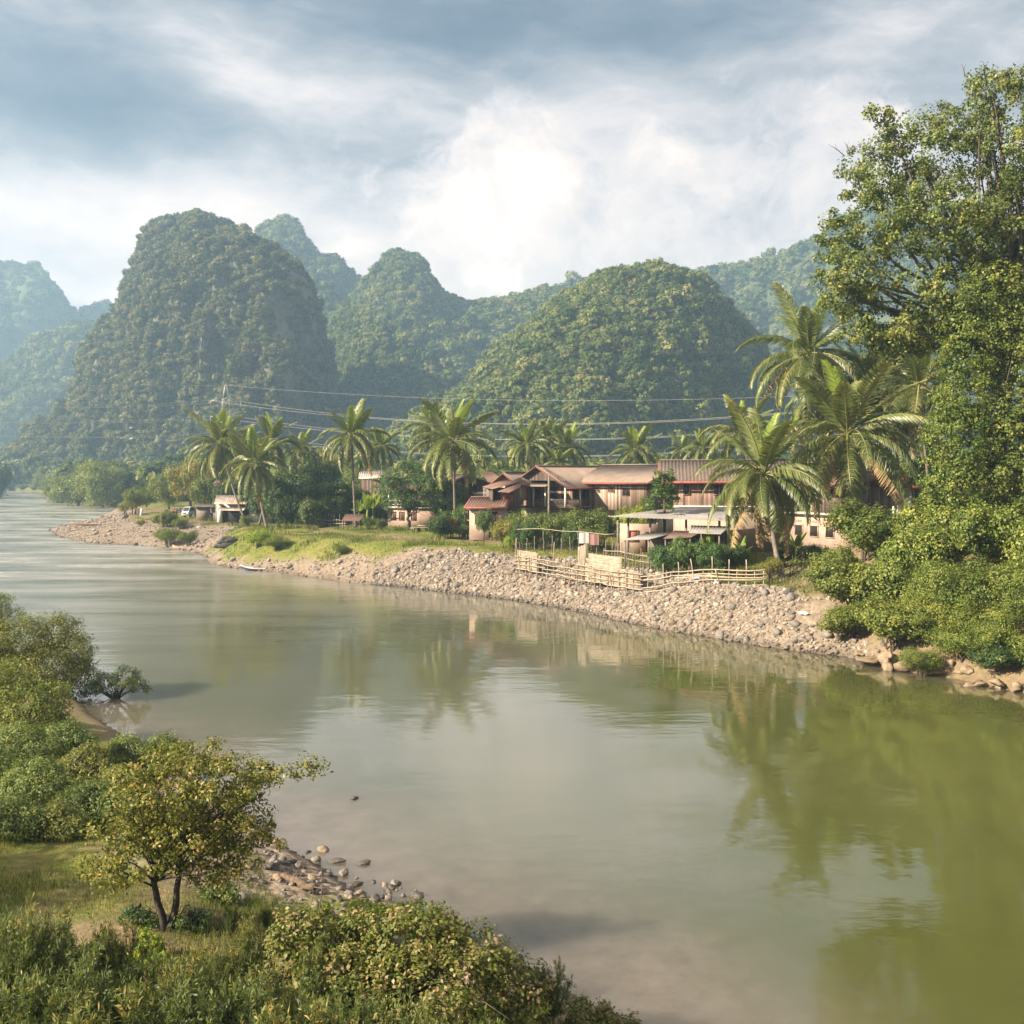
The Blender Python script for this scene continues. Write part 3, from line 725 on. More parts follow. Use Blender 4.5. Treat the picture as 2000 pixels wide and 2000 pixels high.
# ------------------------------------------------------------------ coconut palms
def frond_mesh(name, L, kind, seed, mat, npl=84, lw=.07, ll=1.0):
    """one frond along +X, bending down; leaflets hang from both sides"""
    rng = np.random.default_rng(seed)
    bend = {'erect': .55, 'arch': 1.55, 'droop': 1.35, 'dry': .5}[kind]
    n = 15; s = np.linspace(0, 1, n)
    th = -bend * s ** 1.5
    dx = np.cos(th); dz = np.sin(th)
    P = np.stack([np.cumsum(dx), np.zeros(n) + .03 * rng.normal(size=n).cumsum() * .3, np.cumsum(dz)], 1); P = (P - P[0]) * L / n
    mb = MB(); mb.tube(P, .05 * (1 - .85 * s) + .006, 5, tint=.85, cap=False)
    tt = np.linspace(.13, .995, npl)
    V, Fq, Ft, T = [], [], [], []; k = 0
    for sd in (-1, 1):
        for t in tt:
            t = min(.999, max(.1, t + rng.normal(0, .004)))
            if rng.random() < (.45 if kind == 'dry' else .05): continue
            f = t * (n - 1); i = min(int(f), n - 2); p = P[i] + (P[i + 1] - P[i]) * (f - i)
            tg = unit(P[i + 1] - P[i]); up = np.array([-tg[2], 0, tg[0]])
            ln = ll * (.55 + .45 * math.sin(min(1, t * 2.4) * math.pi / 2)) * (1 - .62 * max(0, t - .55) / .45) * rng.uniform(.85, 1.1)
            hang = {'erect': .15, 'arch': .75, 'droop': 1.15, 'dry': 2.2}[kind] * rng.uniform(.65, 1.3)
            side = np.array([0, sd, 0.]) + rng.normal(0, .07, 3)
            d0 = unit(side + tg * .55 + up * .25); d1 = unit(side * .8 + tg * .5 + np.array([0, 0, -hang]))
            d2 = unit(side * .35 + tg * .4 + np.array([0, 0, -hang * 1.7 - .15]))
            a = p; b = a + d0 * ln * .3; c = b + d1 * ln * .4; e = c + d2 * ln * .35
            w = unit(tg + up * .3) * lw * .5
            V += [a - w * .5, a + w * .5, b - w, b + w, c - w * .75, c + w * .75, e]
            Fq += [[k, k + 1, k + 3, k + 2], [k + 2, k + 3, k + 5, k + 4]]; Ft.append([k + 4, k + 5, k + 6]); k += 7
            T.append(np.clip(.5 + rng.normal(0, .16) + (.25 if t > .9 else 0), 0, 1))
    T = np.array(T)
    mb.add(np.array(V), [np.array(Fq), np.array(Ft)]); mb.T[-2] = np.repeat(T, 2); mb.T[-1] = T
    return mb.mesh(name, mat)

FR = {}
def build_fronds():
    for nm, kd, mt, cnt, far in (('young', 'erect', 'frond_young', 2, 0), ('erect', 'erect', 'frond', 2, 0), ('arch', 'arch', 'frond', 4, 0), ('droop', 'droop', 'frond', 3, 0), ('dry', 'dry', 'frond_dry', 2, 0)):
        FR[nm] = [frond_mesh('palm_frond', 5.0, kd, 300 + 7 * i + len(nm), M[mt]) for i in range(cnt)]
        FR[nm + '_far'] = [frond_mesh('palm_frond', 5.0, kd, 300 + 7 * i + len(nm), M[mt], 40, .15) for i in range(cnt)]

def palm(base, top, size, label, seed, group, nf=24, dry=3, far=False, nuts=False, tr=.17, yaw0=0., skirt=0):
    """coconut palm: leaning ringed trunk, each frond a mesh of its own"""
    rng = np.random.default_rng(seed)
    base = np.asarray(base, float); top = np.asarray(top, float)
    t = thing('coconut_palm', label, 'palm tree', tuple(base), 0, group)
    v = top - base; n = 26; s = np.linspace(0, 1, n)[:, None]
    hor = v * np.array([1, 1, 0])
    P = hor * (s ** .75) + np.array([0, 0, v[2]]) * s
    rad = tr * (1 - .38 * s[:, 0]) * (1 + .05 * (np.arange(n) % 2)); rad[0] *= 1.7; rad[1] *= 1.2
    P[0, 2] -= .4
    mb = MB(); mb.tube(P, rad, 8); mb.obj('trunk', M['palm_bark'], t, True)
    tl = v
    sfx = '_far' if far else ''
    for i in range(nf):
        f = i / (nf - 1)
        el = 86 - 132 * f ** .85
        kd = 'young' if f < .09 else 'erect' if f < .28 else 'arch' if f < .66 else 'droop'
        if i >= nf - dry: kd = 'dry'; el = rng.uniform(-62, -40)
        me = FR[kd + sfx][rng.integers(len(FR[kd + sfx]))]
        o = link('frond', me, t)
        yaw = i * 2.3999 + yaw0 + rng.normal(0, .15)
        sc_ = size / 5.0 * rng.uniform(.85, 1.12) * (.8 if kd == 'young' else 1)
        o.location = tuple(tl + np.array([math.cos(yaw), math.sin(yaw), 0]) * .1)
        o.rotation_euler = (rng.normal(0, .25), -R(el + rng.normal(0, 5)), yaw); o.rotation_mode = 'XYZ'
        o.scale = (sc_,) * 3
    for i in range(skirt):   # dead fronds hanging against the trunk
        o = link('dead_frond', FR['dry' + sfx][i % 2], t); yaw = rng.uniform(0, 6.28)
        o.location = tuple(tl + np.array([0, 0, -.15])); o.rotation_euler = (rng.normal(0, .3), R(rng.uniform(72, 86)), yaw); o.scale = (size / 5 * rng.uniform(.75, 1),) * 3
    if nuts:
        for i in range(7):
            a = rng.uniform(0, 6.28); c = tl + np.array([math.cos(a) * .32, math.sin(a) * .32, -.25 - .25 * rng.random()])
            m_ = MB(); m_.tube([c + [0, 0, .16], c + [0, 0, .1], c, c + [0, 0, -.11], c + [0, 0, -.16]], [.02, .1, .13, .1, .02], 8)
            m_.obj('coconut', M['leaf_lime'], t, True)
    return t

def palm_px(bpx, bY, tpx, tpy, tY, rpx, label, seed, group, base=None, **kw):
    b = gY(bpx, bY) if base is None else base
    return palm(b, at(tpx, tpy, tY), rpx / F * tY * 1.22, label, seed, group, **kw)

# ------------------------------------------------------------------ shrubs
def bush_set():
    B = {}
    for key, leaf, L, asp, seed, ncl, nl, rc in (('right', 'leaf_right', .075, .55, 500, 330, 34, .20), ('vine', 'leaf_vine', .060, .7, 520, 360, 36, .17),
                                            ('small', 'leaf_vine', .045, .45, 540, 420, 42, .17), ('dark', 'leaf_dark', .075, .5, 560, 300, 30, .2),
                                            ('mango', 'leaf_mango', .085, .38, 580, 300, 30, .17), ('lime', 'leaf_lime', .085, .5, 600, 220, 26, .18),
                                            ('yellow', 'leaf_yellow', .07, .5, 620, 240, 28, .2), ('far', 'leaf_far', .055, .45, 640, 380, 34, .18), ('shrub', 'leaf_shrub', .075, .5, 660, 220, 28, .2)):
        B[key] = []
        for k in range(3):
            rng = np.random.default_rng(seed + k)
            lobes = blob_lobes(rng, 9, .52, .55, .0, .9)
            P, D = lobe_points(lobes, ncl, rng, .55, -1.3)
            mc = MB(); foliage(mc, P, D, rng.uniform(.6, 1.3, len(P)) * rc, nl, L, asp, rng, .4, .4, .3)
            mt = MB()
            for j in range(9):
                a = rng.uniform(0, 6.28); q = P[rng.integers(len(P))] * .8
                b = np.array([math.cos(a) * .12, math.sin(a) * .12, -1.05]); s = np.linspace(0, 1, 6)[:, None]
                mt.tube(b * (1 - s) ** 2 + 2 * s * (1 - s) * np.array([b[0] * 2, b[1] * 2, q[2] * .6 - .2]) + q * s * s, .028 * (1 - .8 * s[:, 0]), 5, cap=False)
            B[key].append((mt.mesh(key + '_stems', M['bark'], True), mc.mesh(key + '_leaves', M[leaf])))
    return B
BS = {}
def bush(name, key, k, c, r, label, rz=0., cat='bush', group=None, sink=.15):
    """a lumpy leafy bush; c = centre, r = radii"""
    ms = BS[key][k % 3]; c = np.asarray(c, float)
    g = max(gz(c[0], c[1]), -.2)
    t = thing(name, label, cat, (c[0], c[1], c[2]), rz, group); t.scale = tuple(r)
    link('stem', ms[0], t); link('leaves', ms[1], t)
    return t

def bush_px(name, key, k, px, py, rx, ry, Y, label, rz=None, cat='bush', group=None, dep=1., grow=False):
    Yr = rest(px, py, ry)
    if not grow or Yr < Y: Y = Yr; grow = False
    s = Y / F; c = at(px, py, Y)
    if grow:      # a plant whose foot is hidden: from its top down to the ground
        g = gz(c[0], c[1]); t = c[2] + ry * s; h = max((t - g) / 1.8, .3); c[2] = t - h; ry = h / s
        if rx < ry * .7: rx = ry * .7
    return bush(name, key, k, c, (rx * s, max(rx, ry) * .85 * s * dep, ry * s), label, (px * .37) % 6.28 if rz is None else rz, cat, group)

def stem_shrub(seed, nst, h, spread, nl, L, asp, leaf, bark, lean=(0, 0), twigs=4, tint=.5, r=.012):
    """shrub of arching stems set with narrow leaves"""
    rng = np.random.default_rng(seed); ms, ml = MB(), MB()
    PP, AA = [], []
    for i in range(nst):
        a = rng.uniform(0, 6.28); rr = spread * math.sqrt(rng.random())
        b = np.array([math.cos(a) * rr * .25, math.sin(a) * rr * .25, -.1])
        tip = np.array([math.cos(a) * rr + lean[0], math.sin(a) * rr + lean[1], h * rng.uniform(.6, 1.05) * (1 - .25 * (rr / spread) ** 2)])
        s = np.linspace(0, 1, 9)[:, None]
        mid = (b + tip) / 2 * np.array([.75, .75, 1.25])
        C = b * (1 - s) ** 2 + 2 * s * (1 - s) * mid + tip * s * s + rng.normal(size=(9, 3)) * .02 * h * s
        ms.tube(C, r * (1.2 - s[:, 0]), 4, cap=False)
        segs = [(C, .35)]
        for _ in range(twigs):
            j = rng.integers(3, 8); d = unit(C[j] - C[j - 1]) * .6 + rdir(rng, 1)[0] * .8 + np.array([0, 0, .35]); ln = h * rng.uniform(.12, .28)
            q = np.linspace(0, 1, 6)[:, None]
            W = C[j] + unit(d) * ln * q + np.array([0, 0, -.12 * ln]) * q * q
            ms.tube(W, r * .5 * (1.1 - q[:, 0]), 3, cap=False); segs.append((W, .0))
        for (W, s0) in segs:
            m = max(3, int(nl * np.linalg.norm(W[-1] - W[0]) / h))
            t = s0 + (1 - s0) * np.linspace(.08, 1, m); f = t * (len(W) - 1); i0 = np.minimum(f.astype(int), len(W) - 2)
            P = W[i0] + (W[i0 + 1] - W[i0]) * (f - i0)[:, None]; T = unit(W[i0 + 1] - W[i0])
            an = np.arange(m) * 2.4 + rng.uniform(0, 6); u = unit(np.cross(T, rdir(rng, m))); v_ = np.cross(T, u)
            o = u * np.cos(an)[:, None] + v_ * np.sin(an)[:, None]
            A = unit(o + T * .75 + np.array([0, 0, -.1])); 
            PP.append(P + A * L * .5); AA.append(A)
    P = np.concatenate(PP); A = np.concatenate(AA); n = len(P)
    Nn = unit(np.array([0, 0, 1.]) + rng.normal(size=(n, 3)) * .5); s = rng.uniform(.7, 1.25, n)
    V, Fq = leaf_quads(P, A, Nn, L * s, L * asp * s)
    ml.add(V, [Fq], np.clip(tint + rng.normal(0, .2, n) + .25 * (P[:, 2] > h * .85), 0, 1))
    return ms.mesh('shrub_stems', bark, True), ml.mesh('shrub_leaves', leaf)

def put_shrub(name, ms, loc, label, rz=0, s=1., cat='shrub', group=None):
    t = thing(name, label, cat, tuple(loc), rz, group); t.scale = (s, s, s) if not hasattr(s, '__len__') else s
    link('stem', ms[0], t); link('leaves', ms[1], t); return t

def banana_meshes(seed, h=3.2, n=9):
    rng = np.random.default_rng(seed); mt = MB(); mt.tube([[0, 0, -.2], [.05, 0, h * .3], [.08, .02, h * .55]], [.16, .13, .07], 8)
    out = [mt.mesh('banana_stem', M['leaf_lime'], True)]; lv = []
    for i in range(n):
        L = h * rng.uniform(.5, .72); a = i * 2.4 + rng.normal(0, .2); e = R(rng.uniform(30, 82)); bend = rng.uniform(.4, 1.5) * (1.3 - e)
        s = np.linspace(0, 1, 12); th = e - bend * s ** 1.4
        P = np.stack([np.cumsum(np.cos(th)), s * 0, np.cumsum(np.sin(th))], 1) * L / 12
        w = .30 * np.sin(np.clip(s * 1.02, 0, 1) * math.pi) ** .6 * (s > .12)
        V = np.concatenate([P + np.stack([s * 0, w, -w * .35], 1), P, P + np.stack([s * 0, -w, -w * .35], 1)])
        ca, sa = math.cos(a), math.sin(a)
        V = np.stack([V[:, 0] * ca - V[:, 1] * sa + .08, V[:, 0] * sa + V[:, 1] * ca, V[:, 2] + h * .5], 1)
        k = np.arange(11); Fq = np.concatenate([np.stack([k, k + 1, k + 13, k + 12], 1), np.stack([k + 12, k + 13, k + 25, k + 24], 1)])
        lv.append(MB().add(V, [Fq], rng.uniform(.2, .9)).mesh('banana_leaf', M['banana'], True))
    return out, lv

def banana(loc, s, seed, label, group=None):
    st, lv = BAN[seed % 2]
    t = thing('banana_plant', label, 'banana plant', tuple(loc), seed * 1.3, group); t.scale = (s,) * 3
    link('stem', st[0], t)
    for l_ in lv: link('leaf', l_, t)
    return t
BAN = []

# ------------------------------------------------------------------ the whole planting
def build_right_bank():
    # the big tree
    Y = 70.; k = Y / F
    b = at(1945, 1040, Y); b[2] = gz(b[0], b[1]); base = b
    L = []
    for (px, py, rx, ry, dy) in [(1715, 430, 105, 95, 0), (1680, 545, 85, 65, -1), (1715, 340, 75, 75, 1), (1800, 300, 85, 75, 0), (1885, 250, 85, 65, 1), (1950, 180, 75, 55, 0), (1990, 290, 120, 100, -1), (1850, 430, 110, 95, -2),
                             (1745, 640, 95, 55, 0), (1860, 560, 100, 85, -2), (1960, 480, 110, 120, -1), (2090, 400, 160, 190, 1), (1640, 470, 50, 50, 0), (1655, 590, 60, 50, 1), (1640, 400, 35, 40, 0), (1700, 660, 70, 40, 0), (1830, 650, 80, 50, 0), (1720, 225, 30, 28, 0), (1755, 275, 45, 45, 0)]:
        p = at(px, py, Y + dy) - base; L.append((*p, rx * k, rx * k * .9, ry * k))
    rng = np.random.default_rng(77)
    P, D = lobe_points(L, 1050, rng, .35, -.9)
    D = unit(D + rng.normal(size=D.shape) * .3)
    tr, cr = MB(), MB()
    top = at(1965, 560, Y) - base
    limbs(tr, np.array([0, 0, -1.]), top, .62, P[rng.choice(len(P), 55, replace=False)], rng, 10, .1, .55, False)
    for (a, c2) in (((1960, 620), (1730, 500)), ((1965, 600), (1800, 330)), ((1970, 560), (1950, 200)), ((1965, 640), (1700, 590)), ((1970, 600), (2080, 380))):
        q0 = at(*a, Y) - base; q1 = at(*c2, Y) - base; s = np.linspace(0, 1, 9)[:, None]; m = (q0 + q1) / 2 + np.array([0, 0, -1.2])
        tr.tube(q0 * (1 - s) ** 2 + 2 * s * (1 - s) * m + q1 * s * s + rng.normal(size=(9, 3)) * .08, .26 * (1 - .8 * s[:, 0]) + .03, 7, cap=False)
    for (px, py, ex, ey) in ((1650, 305, -40, -28), (1660, 300, -15, -30), (1885, 150, -8, -32), (1835, 215, -12, -25)):   # bare twigs
        q = at(px, py, Y) - base; e = q + np.array([ex * k, 0, -ey * k]) * .8; tr.tube([q, (q + e) / 2 + [0, 0, .1], e], [.035, .025, .008], 4); tr.tube([(q + e) / 2, (q + e) / 2 + (e - q) * .3 + [.25, 0, .2]], [.018, .006], 4)
    foliage(cr, P, D, rng.uniform(.55, 1.2, len(P)) * .78, 78, .225, .72, rng, .55, .25, .32, tb=.5, out=.6)
    put_tree('broadleaf_tree', (tr.mesh('big_trunk', M['bark'], True), cr.mesh('big_crown', M['leaf_big'])), base, 'tall spreading large-leaved tree standing over the right bank', 'tree')
    # climbing vines hanging over its trunk
    for (nm, lst, lab, sd, leaf, L_) in (('climbing_vine', [(1905, 600, 55, 60), (1890, 680, 58, 80), (1885, 770, 62, 80), (1870, 860, 70, 90), (1950, 650, 60, 70), (1870, 950, 70, 60)], 'curtain of yellow-green creeper hanging on the left side of the big trunk', 1, 'leaf_vine', .17),
                                   ('climbing_vine', [(1985, 640, 50, 110), (2000, 760, 60, 110), (1960, 840, 65, 90), (2010, 900, 80, 120), (1945, 560, 60, 55), (1930, 925, 60, 60)], 'darker creeper wrapping the right side of the big trunk', 2, 'leaf_right', .2)):
        Yv = 67.; kv = Yv / F; c0 = at(lst[2][0], lst[-1][1] + 80, Yv); c0[2] = gz(c0[0], c0[1])
        lb = [(*(at(a, b_, Yv) - c0), c * kv, c * kv * .9, d * kv) for a, b_, c, d in lst]
        r2 = np.random.default_rng(90 + sd); P, D = lobe_points(lb, 780, r2, .6, -1.5); mc = MB(); foliage(mc, P, D, r2.uniform(.5, 1.3, len(P)) * .55, 44, L_, .7, r2, .7, .2, .3)
        mt = MB()
        for j in range(8):
            q = P[r2.integers(len(P))]; mt.tube([[r2.normal() * .4, r2.normal() * .3, -.5], [q[0] * .5, q[1] * .5, q[2] * .5], q], [.05, .04, .015], 5)
        put_tree(nm, (mt.mesh('vine_stems', M['bark'], True), mc.mesh('vine_leaves', M[leaf])), c0, lab, 'vine', parts=('stem', 'leaves'))
    spec = [  # key, px, py, rx, ry, Y, label
        ('right', 1640, 1110, 50, 60, 70, 'leafy bush at the left corner of the steep bank, beside the dark ledge'), ('vine', 1745, 1140, 75, 70, 68, 'creeper mound between the leaning bush and the fine-leaved bush'), ('small', 1800, 1200, 80, 65, 66, 'fine-leaved shrub above the largest tan boulder'), ('right', 1920, 1150, 80, 75, 64, 'darker leafy shrub between the pale fine-leaved bushes'), ('vine', 1770, 985, 60, 50, 74, 'small creeper mound left of the hanging vines'), ('small', 1930, 1215, 80, 60, 61, 'pale shrub leaning out over the pointed flat rock'), ('vine', 1990, 1050, 75, 80, 66, 'creeper mound at the right edge below the big trunk'),
        ('right', 1700, 1030, 88, 72, 72, 'dark glossy rounded bush standing above the pebble bank beside the pink house'),
        ('right', 1680, 1145, 82, 80, 68, 'dense green bush leaning over the top of the pebble slope'),
        ('vine', 1795, 1075, 78, 95, 70, 'creeper-covered bush between the glossy bush and the hanging vines'),
        ('right', 1655, 1210, 52, 45, 66.5, 'low leafy shrub spilling onto the pebbles at the end of the stony bank'),
        ('right', 1745, 1215, 75, 62, 65, 'leafy bush above the first tan boulders of the right bank'),
        ('vine', 1850, 1010, 82, 90, 71, 'light green creeper mound at the foot of the hanging vines'),
        ('small', 1855, 1150, 88, 85, 66, 'fine-leaved yellow-green bush in the middle of the right bank'),
        ('vine', 1945, 1040, 88, 95, 67, 'tall pale creeper mound under the right side of the big tree'),
        ('small', 1890, 1245, 85, 55, 60.5, 'pale fine-leaved bush overhanging the tan boulders at the water'),
        ('small', 1985, 1160, 82, 90, 62, 'bushy pale shrub at the right edge of the bank, halfway up'),
        ('right', 2000, 950, 70, 90, 72, 'green bush behind the pale mound at the right edge of the photo'),
        ('dark', 1960, 1280, 60, 38, 57.5, 'dark low bush hanging over the water below the pale shrubs'),
        ('right', 2050, 1265, 80, 60, 56, 'green bush at the right edge just above the waterline'),
        ('vine', 2090, 1080, 90, 120, 64, 'creeper-covered bush cut by the right edge of the photo'),
        ('small', 1800, 1290, 45, 38, 61, 'small leafy bush growing between the tan boulders'),
        ('dark', 1815, 960, 60, 50, 78, 'shaded bush behind the leaning dark palm trunks'),
    ]
    for i, (key, px, py, rx, ry, Y, lab) in enumerate(spec):
        bush_px('riverside_bush', key, i, px, py, rx * 1.22, ry * 1.18, Y, lab, group='bushes crowding the steep right bank')

def build_palms():
    g1 = 'coconut palms by the right-hand houses'
    palm_px(1528, 77, 1492, 925, 80, 138, 'coconut palm with dead brown fronds hanging down its leaning trunk behind the rail fence', 11, g1, nf=32, dry=2, nuts=True, tr=.2, skirt=6, yaw0=.6)
    palm_px(1715, 88, 1655, 848, 86, 165, 'largest coconut palm, its bright young fronds upright, leaning left over the glossy bush', 12, g1, nf=34, dry=2, nuts=True, tr=.2, yaw0=1.7)
    palm_px(1640, 100, 1580, 690, 96, 122, 'highest coconut palm, behind the largest one and left of the big tree', 13, g1, nf=32, dry=3, nuts=True, yaw0=.2)
    palm_px(1835, 96, 1795, 760, 94, 135, 'shaded coconut palm between the largest palm and the hanging vines', 14, g1, nf=30, dry=3, yaw0=2.2)
    palm_px(1690, 98, 1700, 770, 98, 120, 'coconut palm between the largest palm and the shaded one', 17, g1, nf=30, dry=2, yaw0=1.1)
    palm_px(1600, 104, 1610, 770, 104, 100, 'coconut palm directly behind the crown of the largest one', 18, g1, nf=28, dry=2, far=True, yaw0=2.9)
    palm_px(1770, 104, 1740, 700, 104, 100, 'coconut palm half hidden under the big tree crown', 15, g1, nf=22, dry=2, far=True)
    palm_px(1470, 118, 1450, 845, 118, 80, 'coconut palm standing close behind the palm with dead fronds', 16, g1, nf=22, dry=2, far=True, yaw0=.9)
    g2 = 'coconut palms across the village'
    V = [(695, 140, 687, 850, 140, 78, 'slender coconut palm with a bare straight trunk beside the banana plant', 3), (890, 128, 885, 862, 128, 100, 'broad coconut palm with a full crown over the dark gabled house', 3),
         (748, 170, 745, 872, 170, 48, 'small coconut palm behind the slender one', 2), (522, 140, 497, 905, 142, 84, 'front coconut palm of the clump beside the tin shack', 3),
         (488, 150, 430, 868, 152, 84, 'leftmost coconut palm of the clump beside the tin shack', 3), (505, 155, 532, 862, 156, 64, 'rear coconut palm of the clump beside the tin shack', 2),
         (470, 165, 465, 880, 166, 66, 'coconut palm in the middle of the clump beside the tin shack', 2), (600, 180, 590, 880, 182, 52, 'short coconut palm among the dark trees left of the slender palm', 2),
         (1035, 165, 1030, 868, 165, 58, 'left one of three coconut palms rising behind the long grey roof', 3), (1074, 172, 1072, 858, 172, 56, 'middle one of three coconut palms rising behind the long grey roof', 2),
         (1108, 168, 1108, 872, 168, 58, 'right one of three coconut palms rising behind the long grey roof', 3), (1092, 150, 1092, 905, 150, 40, 'low young coconut palm below the three palms behind the long grey roof', 1),
         (1245, 175, 1243, 880, 175, 60, 'coconut palm left of the rounded tree behind the houses', 3), (1338, 180, 1336, 880, 180, 44, 'coconut palm right of the rounded tree behind the houses', 2), (1375, 170, 1372, 875, 170, 50, 'coconut palm behind the lime green treetop', 2),
         (862, 148, 845, 835, 148, 60, 'coconut palm just behind the broad one over the dark gabled house', 2)]
    for i, (bx, bY, tx, ty, tY, r, lab, dry) in enumerate(V):
        palm_px(bx, bY, tx, ty, tY, r * .9, lab, 30 + i, g2, far=True, nf=27, dry=1, tr=.17 if r > 70 else .15, yaw0=i * .7)

def build_village_trees():
    T = {}
    # lumpy tree variants of unit height; crowns share data
    for key, leaf, seed, L, asp, ncl, nl, rc, zc in (('dark', 'leaf_dark', 700, .045, .5, 230, 30, .10, .58), ('mango', 'leaf_mango', 720, .042, .42, 230, 30, .09, .6), ('yellow', 'leaf_yellow', 740, .04, .5, 190, 28, .1, .6),
                                      ('far', 'leaf_far', 760, .032, .45, 280, 32, .09, .55), ('green', 'leaf_right', 780, .042, .5, 230, 30, .1, .6), ('lime', 'leaf_lime', 800, .042, .5, 200, 28, .09, .6)):
        T[key] = []
        for k in range(3):
            rng = np.random.default_rng(seed + k); lobes = [(a * .44, b * .44, zc - .08 + c * .44, d * .42, e * .42, f * .42) for a, b, c, d, e, f in blob_lobes(rng, 9, .6, .62, 0, .9)]
            T[key].append(tree_meshes(key, seed + k, lobes, [0, 0, -.03], [.02, 0, zc], .028, ncl, rc, nl, L, asp, M[leaf], M['bark_dark' if key in ('dark', 'mango') else 'bark'], 14, .5, low=-1.))
    def tr(key, k, px, Y, top, wpx, label, group, name='village_tree'):
        b = gY(px, Y); h = H - (top - HY) / F * Y - b[2]; w = wpx / F * Y / .82
        sk = .22 if key in ('dark', 'far') else .1
        put_tree(name, T[key][k % 3], b - [0, 0, h * sk], label, 'tree', (w, w, h * (1 + sk)), (px * .73) % 6.28, group)
    g = 'shady trees between the village houses'
    for i, (key, px, Y, top, w, lab) in enumerate([
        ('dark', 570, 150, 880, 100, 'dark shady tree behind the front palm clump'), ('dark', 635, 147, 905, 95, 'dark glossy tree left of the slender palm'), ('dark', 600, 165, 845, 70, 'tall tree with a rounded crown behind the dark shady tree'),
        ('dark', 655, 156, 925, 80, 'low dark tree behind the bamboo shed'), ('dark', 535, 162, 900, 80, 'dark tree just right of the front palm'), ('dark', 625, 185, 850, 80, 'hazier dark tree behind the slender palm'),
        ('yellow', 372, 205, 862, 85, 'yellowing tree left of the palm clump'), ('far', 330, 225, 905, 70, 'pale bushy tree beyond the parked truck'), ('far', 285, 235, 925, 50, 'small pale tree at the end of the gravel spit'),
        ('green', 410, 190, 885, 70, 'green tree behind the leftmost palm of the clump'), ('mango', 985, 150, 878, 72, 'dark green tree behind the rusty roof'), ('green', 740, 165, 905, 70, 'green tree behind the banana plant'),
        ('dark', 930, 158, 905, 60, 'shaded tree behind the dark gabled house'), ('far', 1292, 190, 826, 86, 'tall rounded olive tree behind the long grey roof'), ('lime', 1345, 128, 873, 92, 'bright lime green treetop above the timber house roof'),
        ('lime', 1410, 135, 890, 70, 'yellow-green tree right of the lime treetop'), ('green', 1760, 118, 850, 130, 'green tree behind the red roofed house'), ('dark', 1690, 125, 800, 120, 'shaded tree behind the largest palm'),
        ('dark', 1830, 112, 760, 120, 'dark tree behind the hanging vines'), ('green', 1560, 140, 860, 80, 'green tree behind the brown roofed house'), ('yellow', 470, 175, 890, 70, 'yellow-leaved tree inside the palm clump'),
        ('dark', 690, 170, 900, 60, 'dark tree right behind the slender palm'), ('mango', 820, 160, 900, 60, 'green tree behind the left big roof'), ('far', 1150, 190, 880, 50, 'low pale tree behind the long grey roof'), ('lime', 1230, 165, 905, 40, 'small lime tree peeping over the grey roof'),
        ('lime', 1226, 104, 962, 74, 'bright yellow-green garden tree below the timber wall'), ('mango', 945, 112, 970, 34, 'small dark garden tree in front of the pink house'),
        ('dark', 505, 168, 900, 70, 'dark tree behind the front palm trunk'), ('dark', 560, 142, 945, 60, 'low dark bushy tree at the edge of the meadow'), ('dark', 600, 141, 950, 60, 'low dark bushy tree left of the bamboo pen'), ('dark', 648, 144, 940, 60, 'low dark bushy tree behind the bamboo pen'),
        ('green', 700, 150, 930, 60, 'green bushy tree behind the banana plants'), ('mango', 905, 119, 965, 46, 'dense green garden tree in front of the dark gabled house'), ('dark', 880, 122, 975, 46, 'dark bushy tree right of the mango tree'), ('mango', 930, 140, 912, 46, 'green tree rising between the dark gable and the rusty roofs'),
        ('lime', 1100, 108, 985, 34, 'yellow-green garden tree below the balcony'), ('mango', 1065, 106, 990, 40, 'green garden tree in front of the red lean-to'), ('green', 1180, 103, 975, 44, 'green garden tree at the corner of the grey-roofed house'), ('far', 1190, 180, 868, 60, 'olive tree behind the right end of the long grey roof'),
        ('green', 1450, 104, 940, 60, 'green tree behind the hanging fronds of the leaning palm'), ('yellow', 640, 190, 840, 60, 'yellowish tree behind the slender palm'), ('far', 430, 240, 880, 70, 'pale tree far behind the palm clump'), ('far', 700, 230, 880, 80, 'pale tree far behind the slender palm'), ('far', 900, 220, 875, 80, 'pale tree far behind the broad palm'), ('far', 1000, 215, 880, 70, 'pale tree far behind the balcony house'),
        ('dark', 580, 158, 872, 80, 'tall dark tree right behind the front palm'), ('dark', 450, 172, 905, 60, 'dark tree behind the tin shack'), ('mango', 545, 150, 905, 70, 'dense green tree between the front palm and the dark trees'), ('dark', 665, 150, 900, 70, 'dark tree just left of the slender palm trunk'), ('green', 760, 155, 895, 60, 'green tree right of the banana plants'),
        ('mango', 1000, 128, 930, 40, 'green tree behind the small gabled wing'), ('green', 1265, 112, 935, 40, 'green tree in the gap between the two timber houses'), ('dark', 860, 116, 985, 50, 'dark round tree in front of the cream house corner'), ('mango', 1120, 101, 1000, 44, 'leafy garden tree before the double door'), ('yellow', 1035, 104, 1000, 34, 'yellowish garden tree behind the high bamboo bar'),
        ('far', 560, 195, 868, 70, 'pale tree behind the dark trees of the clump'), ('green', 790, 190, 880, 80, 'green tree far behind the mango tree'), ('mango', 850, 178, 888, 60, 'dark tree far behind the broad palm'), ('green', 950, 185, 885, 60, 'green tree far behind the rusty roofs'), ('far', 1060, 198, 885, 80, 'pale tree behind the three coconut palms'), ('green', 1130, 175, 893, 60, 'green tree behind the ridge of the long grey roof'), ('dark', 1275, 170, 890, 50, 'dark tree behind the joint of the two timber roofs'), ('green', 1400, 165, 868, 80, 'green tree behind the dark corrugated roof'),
        ('green', 875, 155, 890, 50, 'green tree under the broad palm'), ('dark', 770, 150, 900, 60, 'dark tree behind the mango tree'), ('green', 1480, 132, 880, 60, 'green tree behind the palm with dead fronds')]):
